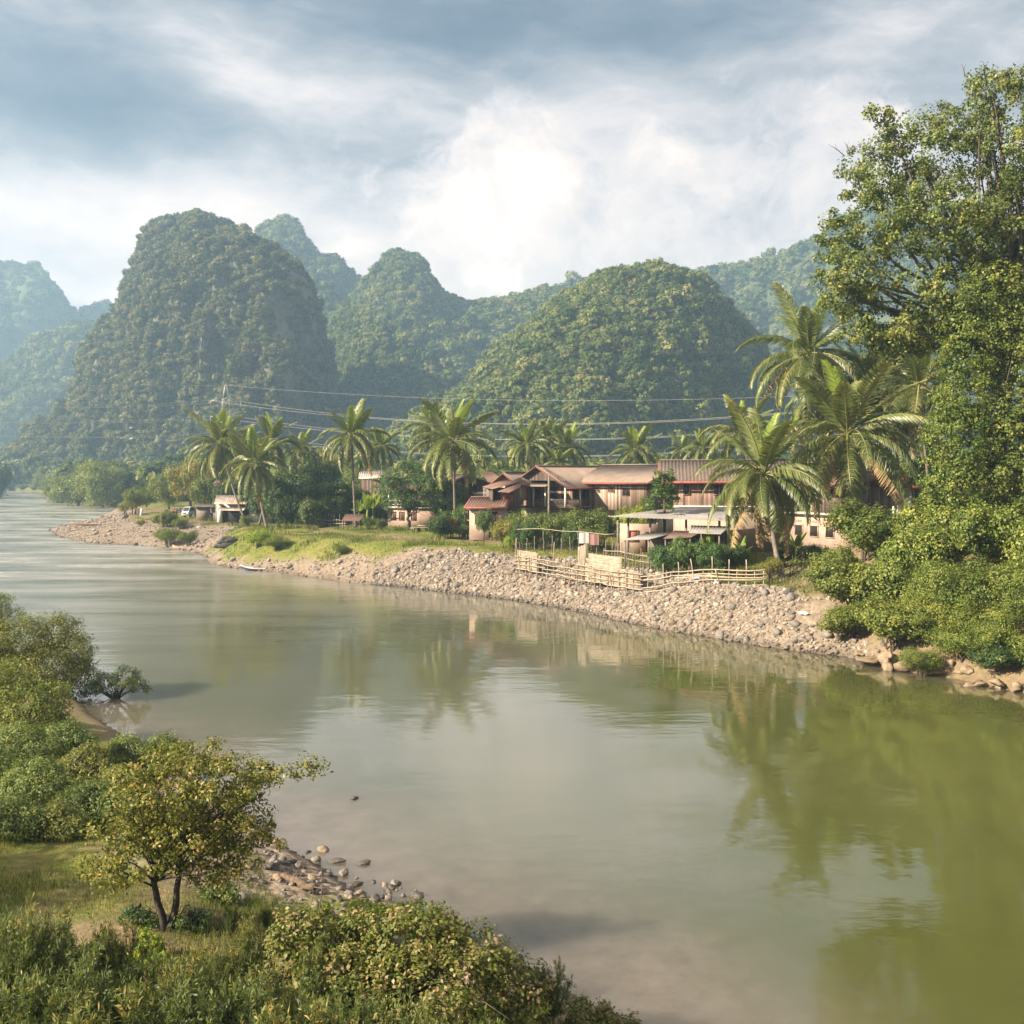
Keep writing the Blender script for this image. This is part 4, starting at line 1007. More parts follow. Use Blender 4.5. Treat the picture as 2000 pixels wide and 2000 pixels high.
        tr(key, i, px, Y, top, w, lab, g)
    # trees at the water's edge upstream
    g = 'bushy trees along the river upstream'
    for i, (px, Y, top, w, lab) in enumerate([(200, 335, 858, 90, 'tallest bushy tree at the upstream water edge'), (150, 350, 885, 90, 'bushy tree at the upstream water edge, left of the tallest'), (110, 385, 905, 60, 'leftmost bushy tree of the near upstream clump'),
        (235, 345, 880, 70, 'shaded tree at the right end of the upstream clump'), (175, 365, 868, 60, 'tree rising behind the middle of the upstream clump'), (66, 672, 905, 50, 'distant bank tree beyond the river bend'), (40, 668, 900, 46, 'distant round bank tree right of the left edge'),
        (14, 668, 890, 50, 'distant tall bank tree close to the left edge'), (95, 560, 900, 50, 'distant tree between the bend and the bushy clump'), (-2, 470, 868, 40, 'dark tree standing at the very left edge by the river'), (60, 690, 872, 50, 'tall pale tree behind the distant bank trees')]):
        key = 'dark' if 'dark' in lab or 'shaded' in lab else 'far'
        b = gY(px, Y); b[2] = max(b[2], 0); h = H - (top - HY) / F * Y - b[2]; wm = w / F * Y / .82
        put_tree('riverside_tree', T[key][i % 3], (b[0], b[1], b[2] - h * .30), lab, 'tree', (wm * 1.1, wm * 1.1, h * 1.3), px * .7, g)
    for i, (px, py, rx, ry) in enumerate([(22, 950, 14, 11), (44, 951, 15, 10), (66, 951, 14, 10), (88, 953, 16, 11), (108, 960, 14, 12)]):
        bush_px('riverside_bush', 'far', i, px, py, rx, ry, 660, ['leftmost', 'second from the left', 'middle one', 'second from the right', 'rightmost'][i] + ' of five distant bushes on the bank at the river bend', group='distant bushes at the river bend')
    # the mango tree in front of the cream house
    b = gp(800, 1036); k = b[1] / F
    L = [(*(at(px, py, b[1] + dy) - b), r * k, r * k * .9, q * k) for px, py, r, q, dy in [(765, 950, 42, 32, 0), (800, 930, 45, 32, .5), (840, 945, 45, 35, -1), (875, 970, 40, 35, 0), (780, 980, 36, 24, -1.5), (830, 985, 50, 26, 1), (880, 995, 32, 18, 0)]]
    put_tree('mango_tree', tree_meshes('mango_tree', 44, L, [0, 0, -.2], [-.2, 0, 3.0], .22, 620, .55, 40, .24, .42, M['leaf_mango'], M['bark_dark'], 22, .5, split=.55, low=-.3), b, 'spreading mango tree with a forked trunk in front of the cream house', 'tree')
    # garden plants between the fences and the houses
    gg = 'garden bushes in front of the houses'
    for i, (key, px, py, rx, ry, Y, lab) in enumerate([
        ('shrub', 1085, 1010, 26, 34, 103, 'feathery yellow-green bush in front of the balcony house'), ('shrub', 1045, 1015, 22, 30, 104, 'green bush left of the feathery one by the balcony house'),
        ('mango', 1020, 1025, 22, 24, 102, 'dark bush under the red lean-to roof'), ('yellow', 985, 1012, 20, 20, 106, 'yellow bush left of the red lean-to'), ('shrub', 1150, 1005, 22, 34, 101, 'tall loose bush beside the double door'), ('shrub', 1160, 1035, 26, 20, 99, 'low green bush below the tall loose one'),
        ('lime', 868, 1030, 9, 15, 118, 'pale green plant at the left end of the hedge'), ('shrub', 900, 1032, 24, 15, 117, 'clipped green hedge beside the garden gate'), ('shrub', 720, 1020, 14, 20, 138, 'weedy bush left of the cream house'), ('shrub', 745, 1022, 12, 18, 136, 'weedy bush touching the cream house wall'),
        ('shrub', 480, 1008, 18, 8, 150, 'low weeds in front of the tin shack'), ('mango', 1300, 1070, 36, 30, 80.6, 'leafy cassava bush behind the bamboo panel'), ('mango', 1345, 1062, 36, 34, 80, 'taller cassava bush behind the rail fence'), ('mango', 1388, 1074, 40, 32, 79, 'broad cassava bush in the middle behind the rail fence'),
        ('dark', 1430, 1070, 34, 34, 80, 'dark bush beside the palm with dead fronds'), ('yellow', 1440, 1108, 30, 12, 79, 'yellow weeds behind the right end of the rail fence'), ('yellow', 1505, 1090, 18, 16, 77, 'yellowing weeds at the foot of the leaning palm'), ('dark', 1585, 1062, 38, 16, 84, 'dark vine canopy over the pink house yard'), ('dark', 1530, 1075, 26, 26, 84, 'shaded bush between palm and pink house'),
        ('right', 322, 1012, 28, 26, 172, 'bright big-leaved bush on the gravel spit'), ('right', 352, 1022, 20, 14, 165, 'lower big-leaved bush right of the bright one on the spit'), ('far', 330, 1042, 36, 27, 152, 'pale scrubby bush above the tan boat'), ('far', 368, 1050, 26, 23, 149, 'second scrubby bush beside the stone bank'), ('yellow', 275, 1020, 14, 10, 180, 'dry bush left of the bright big-leaved one'),
        ('yellow', 245, 985, 18, 16, 205, 'yellowing bush at the tip of the spit'), ('far', 262, 965, 22, 24, 208, 'small tree over the washing place on the spit'), ('lime', 505, 1048, 34, 23, 122, 'bright green bush on the grassy ledge above the blue boat'), ('far', 538, 1057, 34, 20, 120, 'scrubby bush right of the bright one on the ledge'), ('far', 665, 1072, 22, 17, 112, 'low bush at the foot of the earth scar'),
        ('lime', 995, 1046, 14, 8, 104, 'low bright weeds at the edge of the meadow'), ('shrub', 1015, 1003, 12, 22, 108, 'small bush at the corner of the lean-to'), ('red', 886, 1018, 1, 1, 1, '')]):
        if not lab: continue
        Y_ = Y; c = at(px, py, Y_)
        bush_px('garden_bush', key, i, px, py, rx, ry, Y_, lab, group=gg, grow=True)
    o = bush_px('garden_bush', 'shrub', 1, 882, 1014, 12, 12, 118, 'red-leaved shrub above the hedge', group=gg, grow=True)
    for c in o.children:
        if c.name.startswith('leaves'): c.data = c.data.copy(); c.data.materials.clear(); c.data.materials.append(M['red_leaf'])
    # papaya tree
    b = gY(1297, 93); b[2] = gz(b[0], b[1]); topz = H - (925 - HY) / F * 93
    mt, mc = MB(), MB(); rng = np.random.default_rng(5); h = topz - b[2]
    mt.tube([[0, 0, -.2], [.05, 0, h * .5], [-.02, 0, h]], [.15, .12, .06], 8); PP, DD = [], []
    for i in range(64):
        f = rng.random(); a = i * 2.4; z = h * (.62 + .4 * f); r = (1.35 - .7 * f) * rng.uniform(.75, 1.1); e = np.array([math.cos(a) * r, math.sin(a) * r, z + .25 * (f - .4) - .1])
        mt.tube([[0, 0, z], (e + np.array([0, 0, z])) / 2 + [0, 0, .12], e], [.025, .02, .012], 4); PP.append(e); DD.append([0, 0, 1.])
    foliage(mc, np.array(PP), np.array(DD), .42, 26, .36, .45, rng, .7, .7, .2, tb=.6)
    put_tree('papaya_tree', (mt.mesh('papaya_trunk', M['bark'], True), mc.mesh('papaya_leaves', M['leaf_mango'])), b, 'slender papaya tree standing before the gap between the timber houses', 'tree')
    BAN.extend([banana_meshes(3), banana_meshes(4, 3.4, 8)])
    for i, (px, Y, s, lab) in enumerate([(716, 140, 1.45, 'tall banana plant with bright upright leaves beside the mango tree'), (728, 143, 1.2, 'second banana plant behind the tall one'), (1447, 82, .85, 'banana plant hidden behind the hanging palm fronds'), (1385, 86, .8, 'banana plant with one long leaf over the low tin roof'), (1555, 86, .8, 'banana plant between the leaning palm and the pink house'), (700, 143, 1.0, 'small banana plant left of the slender palm')]):
        banana(gY(px, Y), s, i, lab, 'banana plants')

def build_left_bank():
    g = 'shrubs on the near left bank'
    # three rounded bushes in the back
    def lobed(name, seed, Y, lobes, leaf, ncl, rc, nl, L, asp, label, bark='bark', nl2=14, shell=.5, low=-.6, **kw):
        px0 = sum(l[0] for l in lobes) / len(lobes); bot = max(l[1] + l[3] for l in lobes); tp = min(l[1] - l[3] for l in lobes)
        Y = rest(px0, (tp + bot) / 2, (bot - tp) / 2, .85); k = Y / F; b = gY(px0, Y); b[2] = max(b[2], -.1)
        LL = [(*(at(px, py, Y + dy) - b), rx * k, rx * k * .9, ry * k) for px, py, rx, ry, dy in lobes]
        return put_tree(name, tree_meshes(name, seed, LL, [0, 0, -.2], [0, 0, max(.4, min(q[2] for q in LL) * .9)], .09 if nl2 < 20 else .07, ncl, rc, nl, L, asp, M[leaf], M[bark], nl2, shell, split=.15, low=low, **kw), b, label, 'bush', group=g, parts=('stem', 'leaves'))
    lobed('river_bush', 1, 49, [(40, 1250, 75, 50, 0), (110, 1235, 55, 42, .5), (-40, 1260, 80, 70, 0), (150, 1275, 42, 40, 0), (90, 1305, 80, 45, -.5), (10, 1310, 80, 50, -.5), (160, 1320, 36, 40, 0)], 'leaf_gold', 900, .42, 52, .13, .36, 'large rounded bush with yellowed top at the left water edge', low=-.9, tb=.42)
    lobed('river_bush', 2, 48, [(205, 1335, 32, 22, 0), (245, 1328, 36, 26, 0), (272, 1345, 22, 16, 0), (180, 1350, 25, 20, 0)], 'leaf_dark', 150, .22, 40, .11, .3, 'small dark bush on bare stems standing over the water', 'bark_dark', 26, low=-.2, tb=.5)
    lobed('river_bush', 3, 54, [(5, 1175, 26, 22, 0), (-20, 1190, 40, 40, 0), (25, 1200, 24, 18, 0)], 'leaf_shrub', 120, .4, 40, .14, .36, 'bush peeping over the large rounded one at the left edge')
    lobed('river_bush', 4, 43, [(30, 1335, 70, 45, 0), (100, 1350, 40, 40, 0), (-40, 1340, 80, 60, 0), (60, 1385, 70, 40, -.5), (115, 1390, 28, 30, 0)], 'leaf_right', 260, .36, 44, .13, .4, 'fresh green bush in front of the large rounded one', low=-.9, tb=.6)
    spec = [(40, 1460, 85, 55, 38.5, 'leaf_shrub', 'grey-green shrub below the fresh green bush'), (130, 1450, 60, 45, 39, 'leaf_shrub', 'grey-green shrub by the water, below the small dark bush'), (-40, 1500, 80, 65, 36, 'leaf_shrub', 'grey-green shrub cut by the left edge'),
            (70, 1530, 80, 55, 34.5, 'leaf_shrub', 'large grey-green shrub in the middle of the left thicket'), (170, 1500, 65, 50, 36, 'leaf_gold', 'olive shrub between the left thicket and the water'), (250, 1470, 50, 38, 37, 'leaf_shrub', 'loose shrub at the waterline behind the small tree'),
            (180, 1570, 75, 48, 32, 'leaf_shrub', 'shrub directly left of the small tree'), (20, 1600, 80, 45, 31.5, 'leaf_shrub', 'shrub at the lower left of the thicket'), (110, 1610, 60, 40, 31, 'leaf_gold', 'olive shrub in front of the left thicket'), (320, 1470, 50, 40, 36.5, 'leaf_shrub', 'shrub rising behind the top of the small tree'), (240, 1540, 60, 50, 34, 'leaf_gold', 'yellowish shrub just behind the small tree')]
    for i, (px, py, rx, ry, Y, leaf, lab) in enumerate(spec):
        lobed('bank_shrub', 20 + i, Y, [(px, py, rx * .7, ry * .75, 0), (px - rx * .45, py + ry * .2, rx * .55, ry * .6, .3), (px + rx * .45, py + ry * .15, rx * .5, ry * .6, -.3), (px + rx * .1, py - ry * .45, rx * .4, ry * .5, 0), (px - rx * .3, py - ry * .4, rx * .35, ry * .4, .4)], leaf, 300, .26, 42, .085, .5, lab, nl2=12, low=-.9, tb=.5)
    # the small tree in the foreground
    b = gp(325, 1822); Y = b[1]; k = Y / F
    L = [(*(at(px, py, Y + dy) - b), rx * k, rx * k * .85, ry * k) for px, py, rx, ry, dy in [(370, 1520, 110, 60, .2), (300, 1570, 95, 60, -.3), (440, 1530, 85, 60, 0), (250, 1640, 75, 45, -.4), (360, 1620, 115, 60, 0), (470, 1600, 60, 70, .1), (200, 1690, 45, 32, -.4), (345, 1480, 60, 32, .2),
         (520, 1510, 60, 28, .2), (580, 1505, 45, 20, .2), (235, 1705, 60, 28, -.4), (410, 1705, 60, 30, -.2), (520, 1640, 40, 42, .1), (455, 1670, 55, 45, .2), (420, 1470, 40, 28, .3), (270, 1520, 50, 36, 0), (300, 1680, 60, 30, -.6), (610, 1500, 25, 12, .2)]]
    rng = np.random.default_rng(8)
    L = [((q[0] - .4) * 1.07 + .4, q[1] * 1.1, *q[2:]) for q in L]; P, D = lobe_points(L, 620, rng, .35, -.9); tr_, cr = MB(), MB()
    for j, (ox, oy) in enumerate(((-.05, 0), (.08, .05))):
        limbs(tr_, [ox, oy, -.15], [ox * 3.5 + (-.2 if j == 0 else .1), oy * 2, 1.75 + .15 * j], .075, P[rng.choice(len(P), 34, replace=False)], rng, 7, .12, .5, False)
    foliage(cr, P, D, rng.uniform(.6, 1.25, len(P)) * .22, 36, .082, .58, rng, .5, .3, .34, tb=.53, out=.6)
    put_tree('small_tree', (tr_.mesh('small_tree_trunk', M['bark_dark'], True), cr.mesh('small_tree_crown', M['leaf_gold'])), b, 'small golden-green tree with dark twin trunks leaning to the river in the foreground', 'tree')
    for i, (px, py, rx, ry, lab) in enumerate([(372, 1795, 45, 34, 'dark undergrowth right of the twin trunks of the small tree'), (270, 1790, 40, 26, 'dark undergrowth left of the twin trunks of the small tree'), (430, 1740, 40, 26, 'scrubby plant under the right side of the small tree')]):
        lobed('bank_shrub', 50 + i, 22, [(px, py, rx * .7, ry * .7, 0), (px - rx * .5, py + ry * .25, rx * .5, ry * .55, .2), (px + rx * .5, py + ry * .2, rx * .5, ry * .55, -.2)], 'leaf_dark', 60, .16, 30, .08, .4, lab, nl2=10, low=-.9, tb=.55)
    # three trees just left of the frame cast shadow on the grass
    for x, y, h_, sd in ((-24., 17.5, 10., 1), (-26., 21.5, 10.5, 2), (-22.5, 14., 9.5, 3)):
        r2 = np.random.default_rng(sd); lb = [(a * h_ * .33, b_ * h_ * .33, h_ * .62 + c_ * h_ * .33, d_ * h_ * .34, e_ * h_ * .34, f_ * h_ * .34) for a, b_, c_, d_, e_, f_ in blob_lobes(r2, 8, .6, .6, 0, .9)]
        put_tree('offframe_bank_tree', tree_meshes('offframe_bank_tree', sd, lb, [0, 0, -.2], [0, 0, h_ * .6], .14, 260, .5, 40, .16, .5, M['leaf_shrub'], M['bark'], 14, .5), (x, y, gz(x, y)), 'tree on the near left bank just outside the left edge', 'tree', group='trees left of the frame')
    # browning mound and its neighbours at the bottom
    lobed('mound_bush', 61, 20.5, [(800, 1830, 110, 60, 0), (900, 1880, 110, 70, 0), (700, 1830, 90, 55, .3), (600, 1820, 85, 50, .3), (980, 1930, 90, 60, 0), (830, 1940, 140, 80, -.6), (690, 1930, 110, 80, -.4), (560, 1870, 60, 50, .2)], 'leaf_brown', 620, .22, 46, .085, .62, 'large mound of browning creeper leaves at the bottom of the photo', low=-.9, tb=.5)
    lobed('mound_bush', 62, 21.5, [(720, 1785, 55, 24, 0), (790, 1785, 50, 22, 0), (650, 1795, 50, 24, 0)], 'leaf_lime', 70, .17, 34, .09, .8, 'patch of bright lime leaves on top of the browning mound')
    lobed('mound_bush', 63, 19.6, [(1150, 1985, 55, 28, 0), (1210, 2010, 50, 24, 0)], 'leaf_brown', 90, .16, 36, .08, .6, 'low creeper at the water edge right of the browning mound')
    lobed('lime_shrub', 64, 21.2, [(285, 1842, 26, 26, 0), (305, 1865, 26, 20, 0), (265, 1865, 20, 18, 0)], 'leaf_lime', 60, .11, 30, .08, .6, 'small bright yellow-green shrub at the foot of the small tree')
    W = [stem_shrub(70 + i, 34, 1., .66, 110, .06, .23, M['leaf_willow'], M['bark_dark'], twigs=15, r=.006) for i in range(3)]
    def wil(i, px, py, Y, h, label, w=1.):
        c = at(px, py, Y); z0 = gz(c[0], c[1]); hh = c[2] - z0
        put_shrub('willow_shrub', W[i % 3], (c[0], c[1], z0), label, px * .61, (hh * w, hh * w, hh), 'shrub', 'narrow-leaved shrubs along the bottom of the photo')
    for i, (px, py, Y, w, lab) in enumerate([(820, 1745, 20.3, .35, 'single narrow-leaved shoot rising above the browning mound'), (30, 1800, 16.5, .55, 'narrow-leaved shrub at the bottom left corner'), (150, 1870, 15.5, .65, 'narrow-leaved shrub right of the bottom left corner one'), (270, 1850, 17, .6, 'narrow-leaved shrub below the small bright shrub'), (400, 1850, 17.5, .6, 'narrow-leaved shrub below the small tree'),
        (480, 1800, 18.6, .5, 'upright narrow-leaved shrub left of the browning mound'), (520, 1890, 15.8, .7, 'wide narrow-leaved shrub at the bottom, left of the mound'), (380, 1940, 14.3, .7, 'narrow-leaved shrub cut by the bottom edge, left of centre'), (200, 1950, 14.2, .7, 'narrow-leaved shrub cut by the bottom edge near the left corner'), (650, 1930, 15.2, .65, 'narrow-leaved shrub in front of the browning mound'), (780, 1965, 14.8, .6, 'narrow-leaved shrub cut by the bottom edge under the mound'),
        (1075, 1880, 19.2, .5, 'narrow-leaved shrub leaning over the water right of the mound'), (1010, 1900, 18.8, .5, 'narrow-leaved shrub on the right flank of the mound'), (60, 1930, 14.6, .7, 'narrow-leaved shrub in the bottom left corner'), (580, 1960, 14.2, .7, 'narrow-leaved shrub cut by the bottom edge left of the mound'), (930, 1985, 15.0, .5, 'narrow-leaved shrub cut by the bottom edge right of the mound'), (95, 1775, 17.5, .6, 'tall narrow-leaved shrub standing on the grass at the left edge'), (345, 1880, 16.2, .65, 'leafy narrow-leaved shrub in front of the small tree'), (20, 1870, 15.6, .65, 'dense narrow-leaved shrub just above the bottom left corner'), (640, 1850, 17.6, .55, 'narrow-leaved shrub on the left flank of the mound'), (230, 1800, 18.2, .5, 'narrow-leaved shrub beside the pale stone on the grass'), (450, 1760, 21.4, .3, 'thin green shoots among the stones right of the small tree'), (520, 1770, 21.8, .3, 'second tuft of green shoots among the stones')]):
        wil(i, px, py, Y, 0, lab, w)
# ------------------------------------------------------------------ houses and village things
def house_mats():
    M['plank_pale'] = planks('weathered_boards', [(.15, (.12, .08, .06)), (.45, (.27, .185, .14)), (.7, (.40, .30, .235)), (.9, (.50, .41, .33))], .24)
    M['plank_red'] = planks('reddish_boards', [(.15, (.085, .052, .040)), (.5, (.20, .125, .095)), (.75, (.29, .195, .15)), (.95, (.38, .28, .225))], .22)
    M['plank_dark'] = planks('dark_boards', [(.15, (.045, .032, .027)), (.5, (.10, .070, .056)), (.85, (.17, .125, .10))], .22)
    M['tile'] = roofing('grey_brown_roof', [(.25, (.13, .092, .07)), (.5, (.215, .16, .125)), (.75, (.31, .245, .195))], .5)
    M['tile_dark'] = roofing('dark_roof', [(.25, (.075, .056, .046)), (.5, (.125, .095, .076)), (.75, (.19, .15, .125))], .5)
    M['rust'] = roofing('rusty_iron_roof', [(.25, (.075, .038, .028)), (.5, (.135, .075, .056)), (.68, (.21, .14, .11)), (.8, (.31, .25, .21))], .35)
    M['tin'] = roofing('grey_iron_roof', [(.25, (.12, .10, .09)), (.5, (.24, .22, .205)), (.75, (.36, .34, .32))], .3, (4, .4, .4), .55)
    M['tin_rust'] = roofing('streaked_iron_roof', [(.3, (.24, .09, .04)), (.45, (.32, .19, .12)), (.55, (.44, .41, .37)), (.8, (.55, .52, .48))], .4, (3, .25, .25), .5)
    M['red_trim'] = plain('faded_red_paint', (.24, .075, .055), .7, .25, 3)
    M['red_roof'] = roofing('dark_red_roof', [(.25, (.075, .028, .024)), (.6, (.12, .045, .038)), (.9, (.19, .08, .065))], .5)
    M['red_bright'] = roofing('bright_red_roof', [(.2, (.30, .04, .03)), (.7, (.44, .08, .055))], .5)
    M['cream'] = plain('cream_render', (.38, .30, .23), .9, .30, .7)
    M['pink'] = plain('pinkish_render', (.35, .25, .195), .9, .30, .7)
    M['white'] = plain('white_paint', (.72, .70, .66), .8, .08, 2)
    M['white_wood'] = plain('whitewashed_wood', (.60, .55, .48), .8, .15, 3)
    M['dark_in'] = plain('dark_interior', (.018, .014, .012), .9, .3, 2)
    M['brown_wood'] = plain('brown_wood', (.12, .065, .045), .8, .3, 3)
    M['door'] = plain('pale_door_paint', (.36, .30, .235), .8, .12, 2)
    M['green_trim'] = plain('faded_green_paint', (.07, .115, .10), .8, .3, 3)
    M['glass'] = plain('window_glass', (.03, .04, .045), .08, .1, 1, .6)
    M['rubber'] = plain('tyre_rubber', (.02, .02, .02), .9, .2, 4)
    M['skin'] = plain('skin', (.26, .15, .10), .6, .08, 4)
    M['hair'] = plain('black_hair', (.012, .010, .010), .7, .2, 5)
    M['rock_tan'] = plain('tan_rock', (.20, .15, .10), .9, .35, 1.2, bump=.6)
    M['rock_grey'] = plain('grey_rock', (.16, .14, .118), .9, .4, 2.2, bump=.6)
    M['rock_dark'] = plain('dark_wet_rock', (.075, .065, .055), .7, .4, 2.5, bump=.6)
    M['cloth_white'] = plain('white_cloth', (.58, .54, .49), .9, .06, 2)

def frame(parts, z):   # rectangular frame bars
    pass

def win(parent, x, z, w, h, y=0, frame='white_wood', pane='dark_in', name='window', rails=(0, 0)):
    """window in the front (-y) wall of a local house; the pane is a sub-part"""
    f = MB(); t = .07
    for (cx, cz, sx, sz) in ((x, z + h / 2, w + t * 2, t), (x, z - h / 2, w + t * 2, t), (x - w / 2, z, t, h - t), (x + w / 2, z, t, h - t)): f.box((cx, y - .04, cz), (sx, .1, sz))
    for i in range(rails[0]): f.box((x - w / 2 + w * (i + 1) / (rails[0] + 1), y - .04, z), (.05, .06, h - t))
    for i in range(rails[1]): f.box((x, y - .045, z - h / 2 + h * (i + 1) / (rails[1] + 1)), (w - t, .05, .05))
    o = f.obj(name, M[frame], parent)
    MB().box((x, y - .015, z), (w, .02, h)).obj('pane', M[pane], o)
    return o

def gable_roof(parent, x0, x1, yf, yb, ze, zr, axis, mat, trim='red_trim', wave=.3, amp=.045, name='roof'):
    """corrugated gable roof; axis 'x': ridge along x, 'y': ridge along y"""
    mb = MB(); tr = MB()
    if axis == 'x':
        ym = (yf + yb) / 2; n = max(4, int((x1 - x0) / wave))
        mb.corr([x0, yf, ze], [x1, yf, ze], [x1, ym, zr], [x0, ym, zr], n, amp); mb.corr([x0, yb, ze], [x1, yb, ze], [x1, ym, zr], [x0, ym, zr], n, amp)
        mb.bar([x0, ym, zr + .04], [x1, ym, zr + .04], .28, .1)
        tr.box(((x0 + x1) / 2, yf - .05, ze - .14), (x1 - x0, .05, .22)); tr.box(((x0 + x1) / 2, yb + .05, ze - .14), (x1 - x0, .05, .22))
        for x in (x0 - .03, x1 + .03):
            for y in (yf, yb): tr.bar([x, y, ze - .12], [x, ym, zr - .12], .24, .05)
    else:
        xm = (x0 + x1) / 2; n = max(4, int((yb - yf) / wave))
        mb.corr([x0, yf, ze], [x0, yb, ze], [xm, yb, zr], [xm, yf, zr], n, amp); mb.corr([x1, yf, ze], [x1, yb, ze], [xm, yb, zr], [xm, yf, zr], n, amp)
        mb.bar([xm, yf, zr + .04], [xm, yb, zr + .04], .28, .1)
        for y in (yf - .03, yb + .03):
            for x in (x0, x1): tr.bar([x, y, ze - .12], [xm, y, zr - .12], .24, .05)
        tr.box((x0 - .05, (yf + yb) / 2, ze - .14), (.05, yb - yf, .22)); tr.box((x1 + .05, (yf + yb) / 2, ze - .14), (.05, yb - yf, .22))
    r = mb.obj(name, M[mat], parent); tr.obj('fascia', M[trim], r)
    return r

def gable_wall(mb, x0, x1, y, z0, ze, zr, th=.12):
    xm = (x0 + x1) / 2
    P = [[x0, z0], [x1, z0], [x1, ze], [xm, zr], [x0, ze]]
    V = [[a, y, b] for a, b in P] + [[a, y + th, b] for a, b in P]
    mb.add(V, [np.array([[0, 1, 2, 3, 4], [9, 8, 7, 6, 5]])]); mb.add(V, [np.array([[i, (i + 1) % 5, (i + 1) % 5 + 5, i + 5] for i in range(5)])])

def quad_roof(name, pts, mat, parent, nw=20, amp=.03):
    """lean-to sheet from four points given clockwise from the lower left"""
    p = [np.asarray(q, float) for q in pts]
    return MB().corr(p[0], p[1], p[2], p[3], nw, amp).obj(name, M[mat], parent)

def build_houses():
    PH = R(-38)
    ex = np.array([math.cos(PH), math.sin(PH), 0]); ey = np.array([-math.sin(PH), math.cos(PH), 0])
    # --- grey-roofed timber house (C)
    O = np.array([8.6, 120, 3.3]); t = thing('timber_house', 'timber house with a broad plain grey-brown roof, right of the balcony house', 'house', tuple(O), PH)
    L, D = 8.2, 11.5; zb, zt = 3.55, 6.75
    w = MB(); w.box((L / 2, .06, (zb + zt) / 2), (L, .12, zt - zb)); w.box((L / 2, D, (zb + zt) / 2), (L, .12, zt - zb)); w.box((.06, D / 2, (zb + zt) / 2), (.12, D - .14, zt - zb)); w.box((L / 2, D / 2, zb), (L - .26, D - .2, .16))
    for xx in (.0, L - .12):
        V = [[xx, 0, zt], [xx, D, zt], [xx, D / 2, 8.5], [xx + .12, 0, zt], [xx + .12, D, zt], [xx + .12, D / 2, 8.5]]
        w.add(V, [np.array([[0, 1, 2], [3, 5, 4]])]); w.add(V, [np.array([[0, 3, 4, 1], [1, 4, 5, 2], [2, 5, 3, 0]])])
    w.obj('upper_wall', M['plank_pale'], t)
    MB().box((L - .06, D / 2, (zb + zt) / 2), (.13, D - .14, zt - zb)).obj('side_wall', M['plank_dark'], t)  # darker boards here carry the shade of the right gable side
    gable_roof(t, -1.3, L + .75, -.85, D + .6, 6.72, 8.75, 'x', 'tile', wave=.16, amp=.02)
    lo = MB(); lo.box((L / 2, 1.2, 1.7), (L - .6, .16, 3.5)); lo.box((L / 2, D - .4, 1.7), (L - .6, .16, 3.5)); lo.box((.4, D / 2, 1.7), (.16, D - 2, 3.5)); lo.box((L - .4, D / 2, 1.7), (.16, D - 2, 3.5)); lo.obj('lower_wall', M['cream'], t)
    win(t, 2.6, 1.9, 1.7, 1.5, 1.12, 'brown_wood', 'brown_wood', 'shutter', (1, 0)); win(t, 5.6, 5.6, .9, .8, 0, 'brown_wood', 'dark_in'); win(t, 1.6, 5.9, .8, .7, 0, 'plank_pale', 'brown_wood'); win(t, 3.6, 5.9, .8, .7, 0, 'plank_pale', 'brown_wood')
    # --- balcony house (A) with its small gabled wing (E)
    ap = at(1049, 910, 118.); O = ap - ex * 4.3; O[2] = 3.3
    t = thing('balcony_house', 'two-storey timber house with red gable boards, a shaded balcony and a small gabled wing', 'house', tuple(O), PH)
    W2 = 8.6; L = 16; ze, zr = 6.15, 8.6; fl = 3.9
    gable_roof(t, -.0, W2, -.2, L, ze, zr, 'y', 'tile', wave=.34, amp=.055)
    w = MB(); gable_wall(w, .7, W2 - .9, 2.2, fl, ze + .25, zr - .35); gable_wall(w, .7, W2 - .9, L - .6, fl, ze + .25, zr - .35); w.box((.76, L / 2 + .8, (fl + ze) / 2), (.12, L - 3.2, ze - fl)); w.box((W2 - 2.6, L / 2 + .8, (fl + ze) / 2), (.12, L - 3.2, ze - fl)); w.obj('upper_wall', M['plank_red'], t)
    g2 = MB(); gable_wall(g2, 2.0, W2 - .4, .35, ze + .75, ze + .78, zr - .2, .1); g2.obj('gable_panel', M['plank_dark'], t)
    MB().box((W2 / 2, L / 2, fl - .08), (W2 - .5, L - .6, .18)).obj('floor', M['brown_wood'], t)
    for (x, y) in ((W2 - .5, .25), (W2 - .5, 3.2), (W2 - .5, 6.4), (5.3, .25), (3.6, .25)): MB().box((x, y, (fl + ze) / 2 + .05), (.17, .17, ze - fl + .1)).obj('post', M['white_wood'], t)
    rl = MB()
    for z in (.12, .85): rl.bar([3.6, .25, fl + z], [W2 - .5, .25, fl + z], .08); rl.bar([W2 - .5, .33, fl + z], [W2 - .5, 6.4, fl + z], .08)
    for i in range(24): rl.bar([3.7 + i * .19, .25, fl + .12], [3.7 + i * .19, .25, fl + .85], .04)
    for i in range(30): rl.bar([W2 - .5, .45 + i * .2, fl + .12], [W2 - .5, .45 + i * .2, fl + .85], .04)
    rl.obj('balcony_railing', M['wood_post'], t)
    win(t, 4.9, 5.2, 1.3, 1.8, 2.2, 'brown_wood', 'dark_in', 'doorway'); win(t, 2.6, 5.2, 1.2, 1.3, 2.2, 'brown_wood', 'dark_in')
    lo = MB(); lo.box((W2 / 2, 2.6, 1.85), (W2 - 1.2, .16, 3.9)); lo.box((W2 - 1.4, L / 2 + 1, 1.85), (.16, L - 4, 3.9)); lo.box((.8, L / 2 + 1, 1.85), (.16, L - 4, 3.9)); lo.obj('lower_wall', M['cream'], t)
    d = win(t, 6.2, 1.5, 1.9, 2.9, 2.52, 'brown_wood', 'door', 'double_door', (1, 0))
    # small wing
    e0, e1 = -.05, 3.0; yf = -2.4
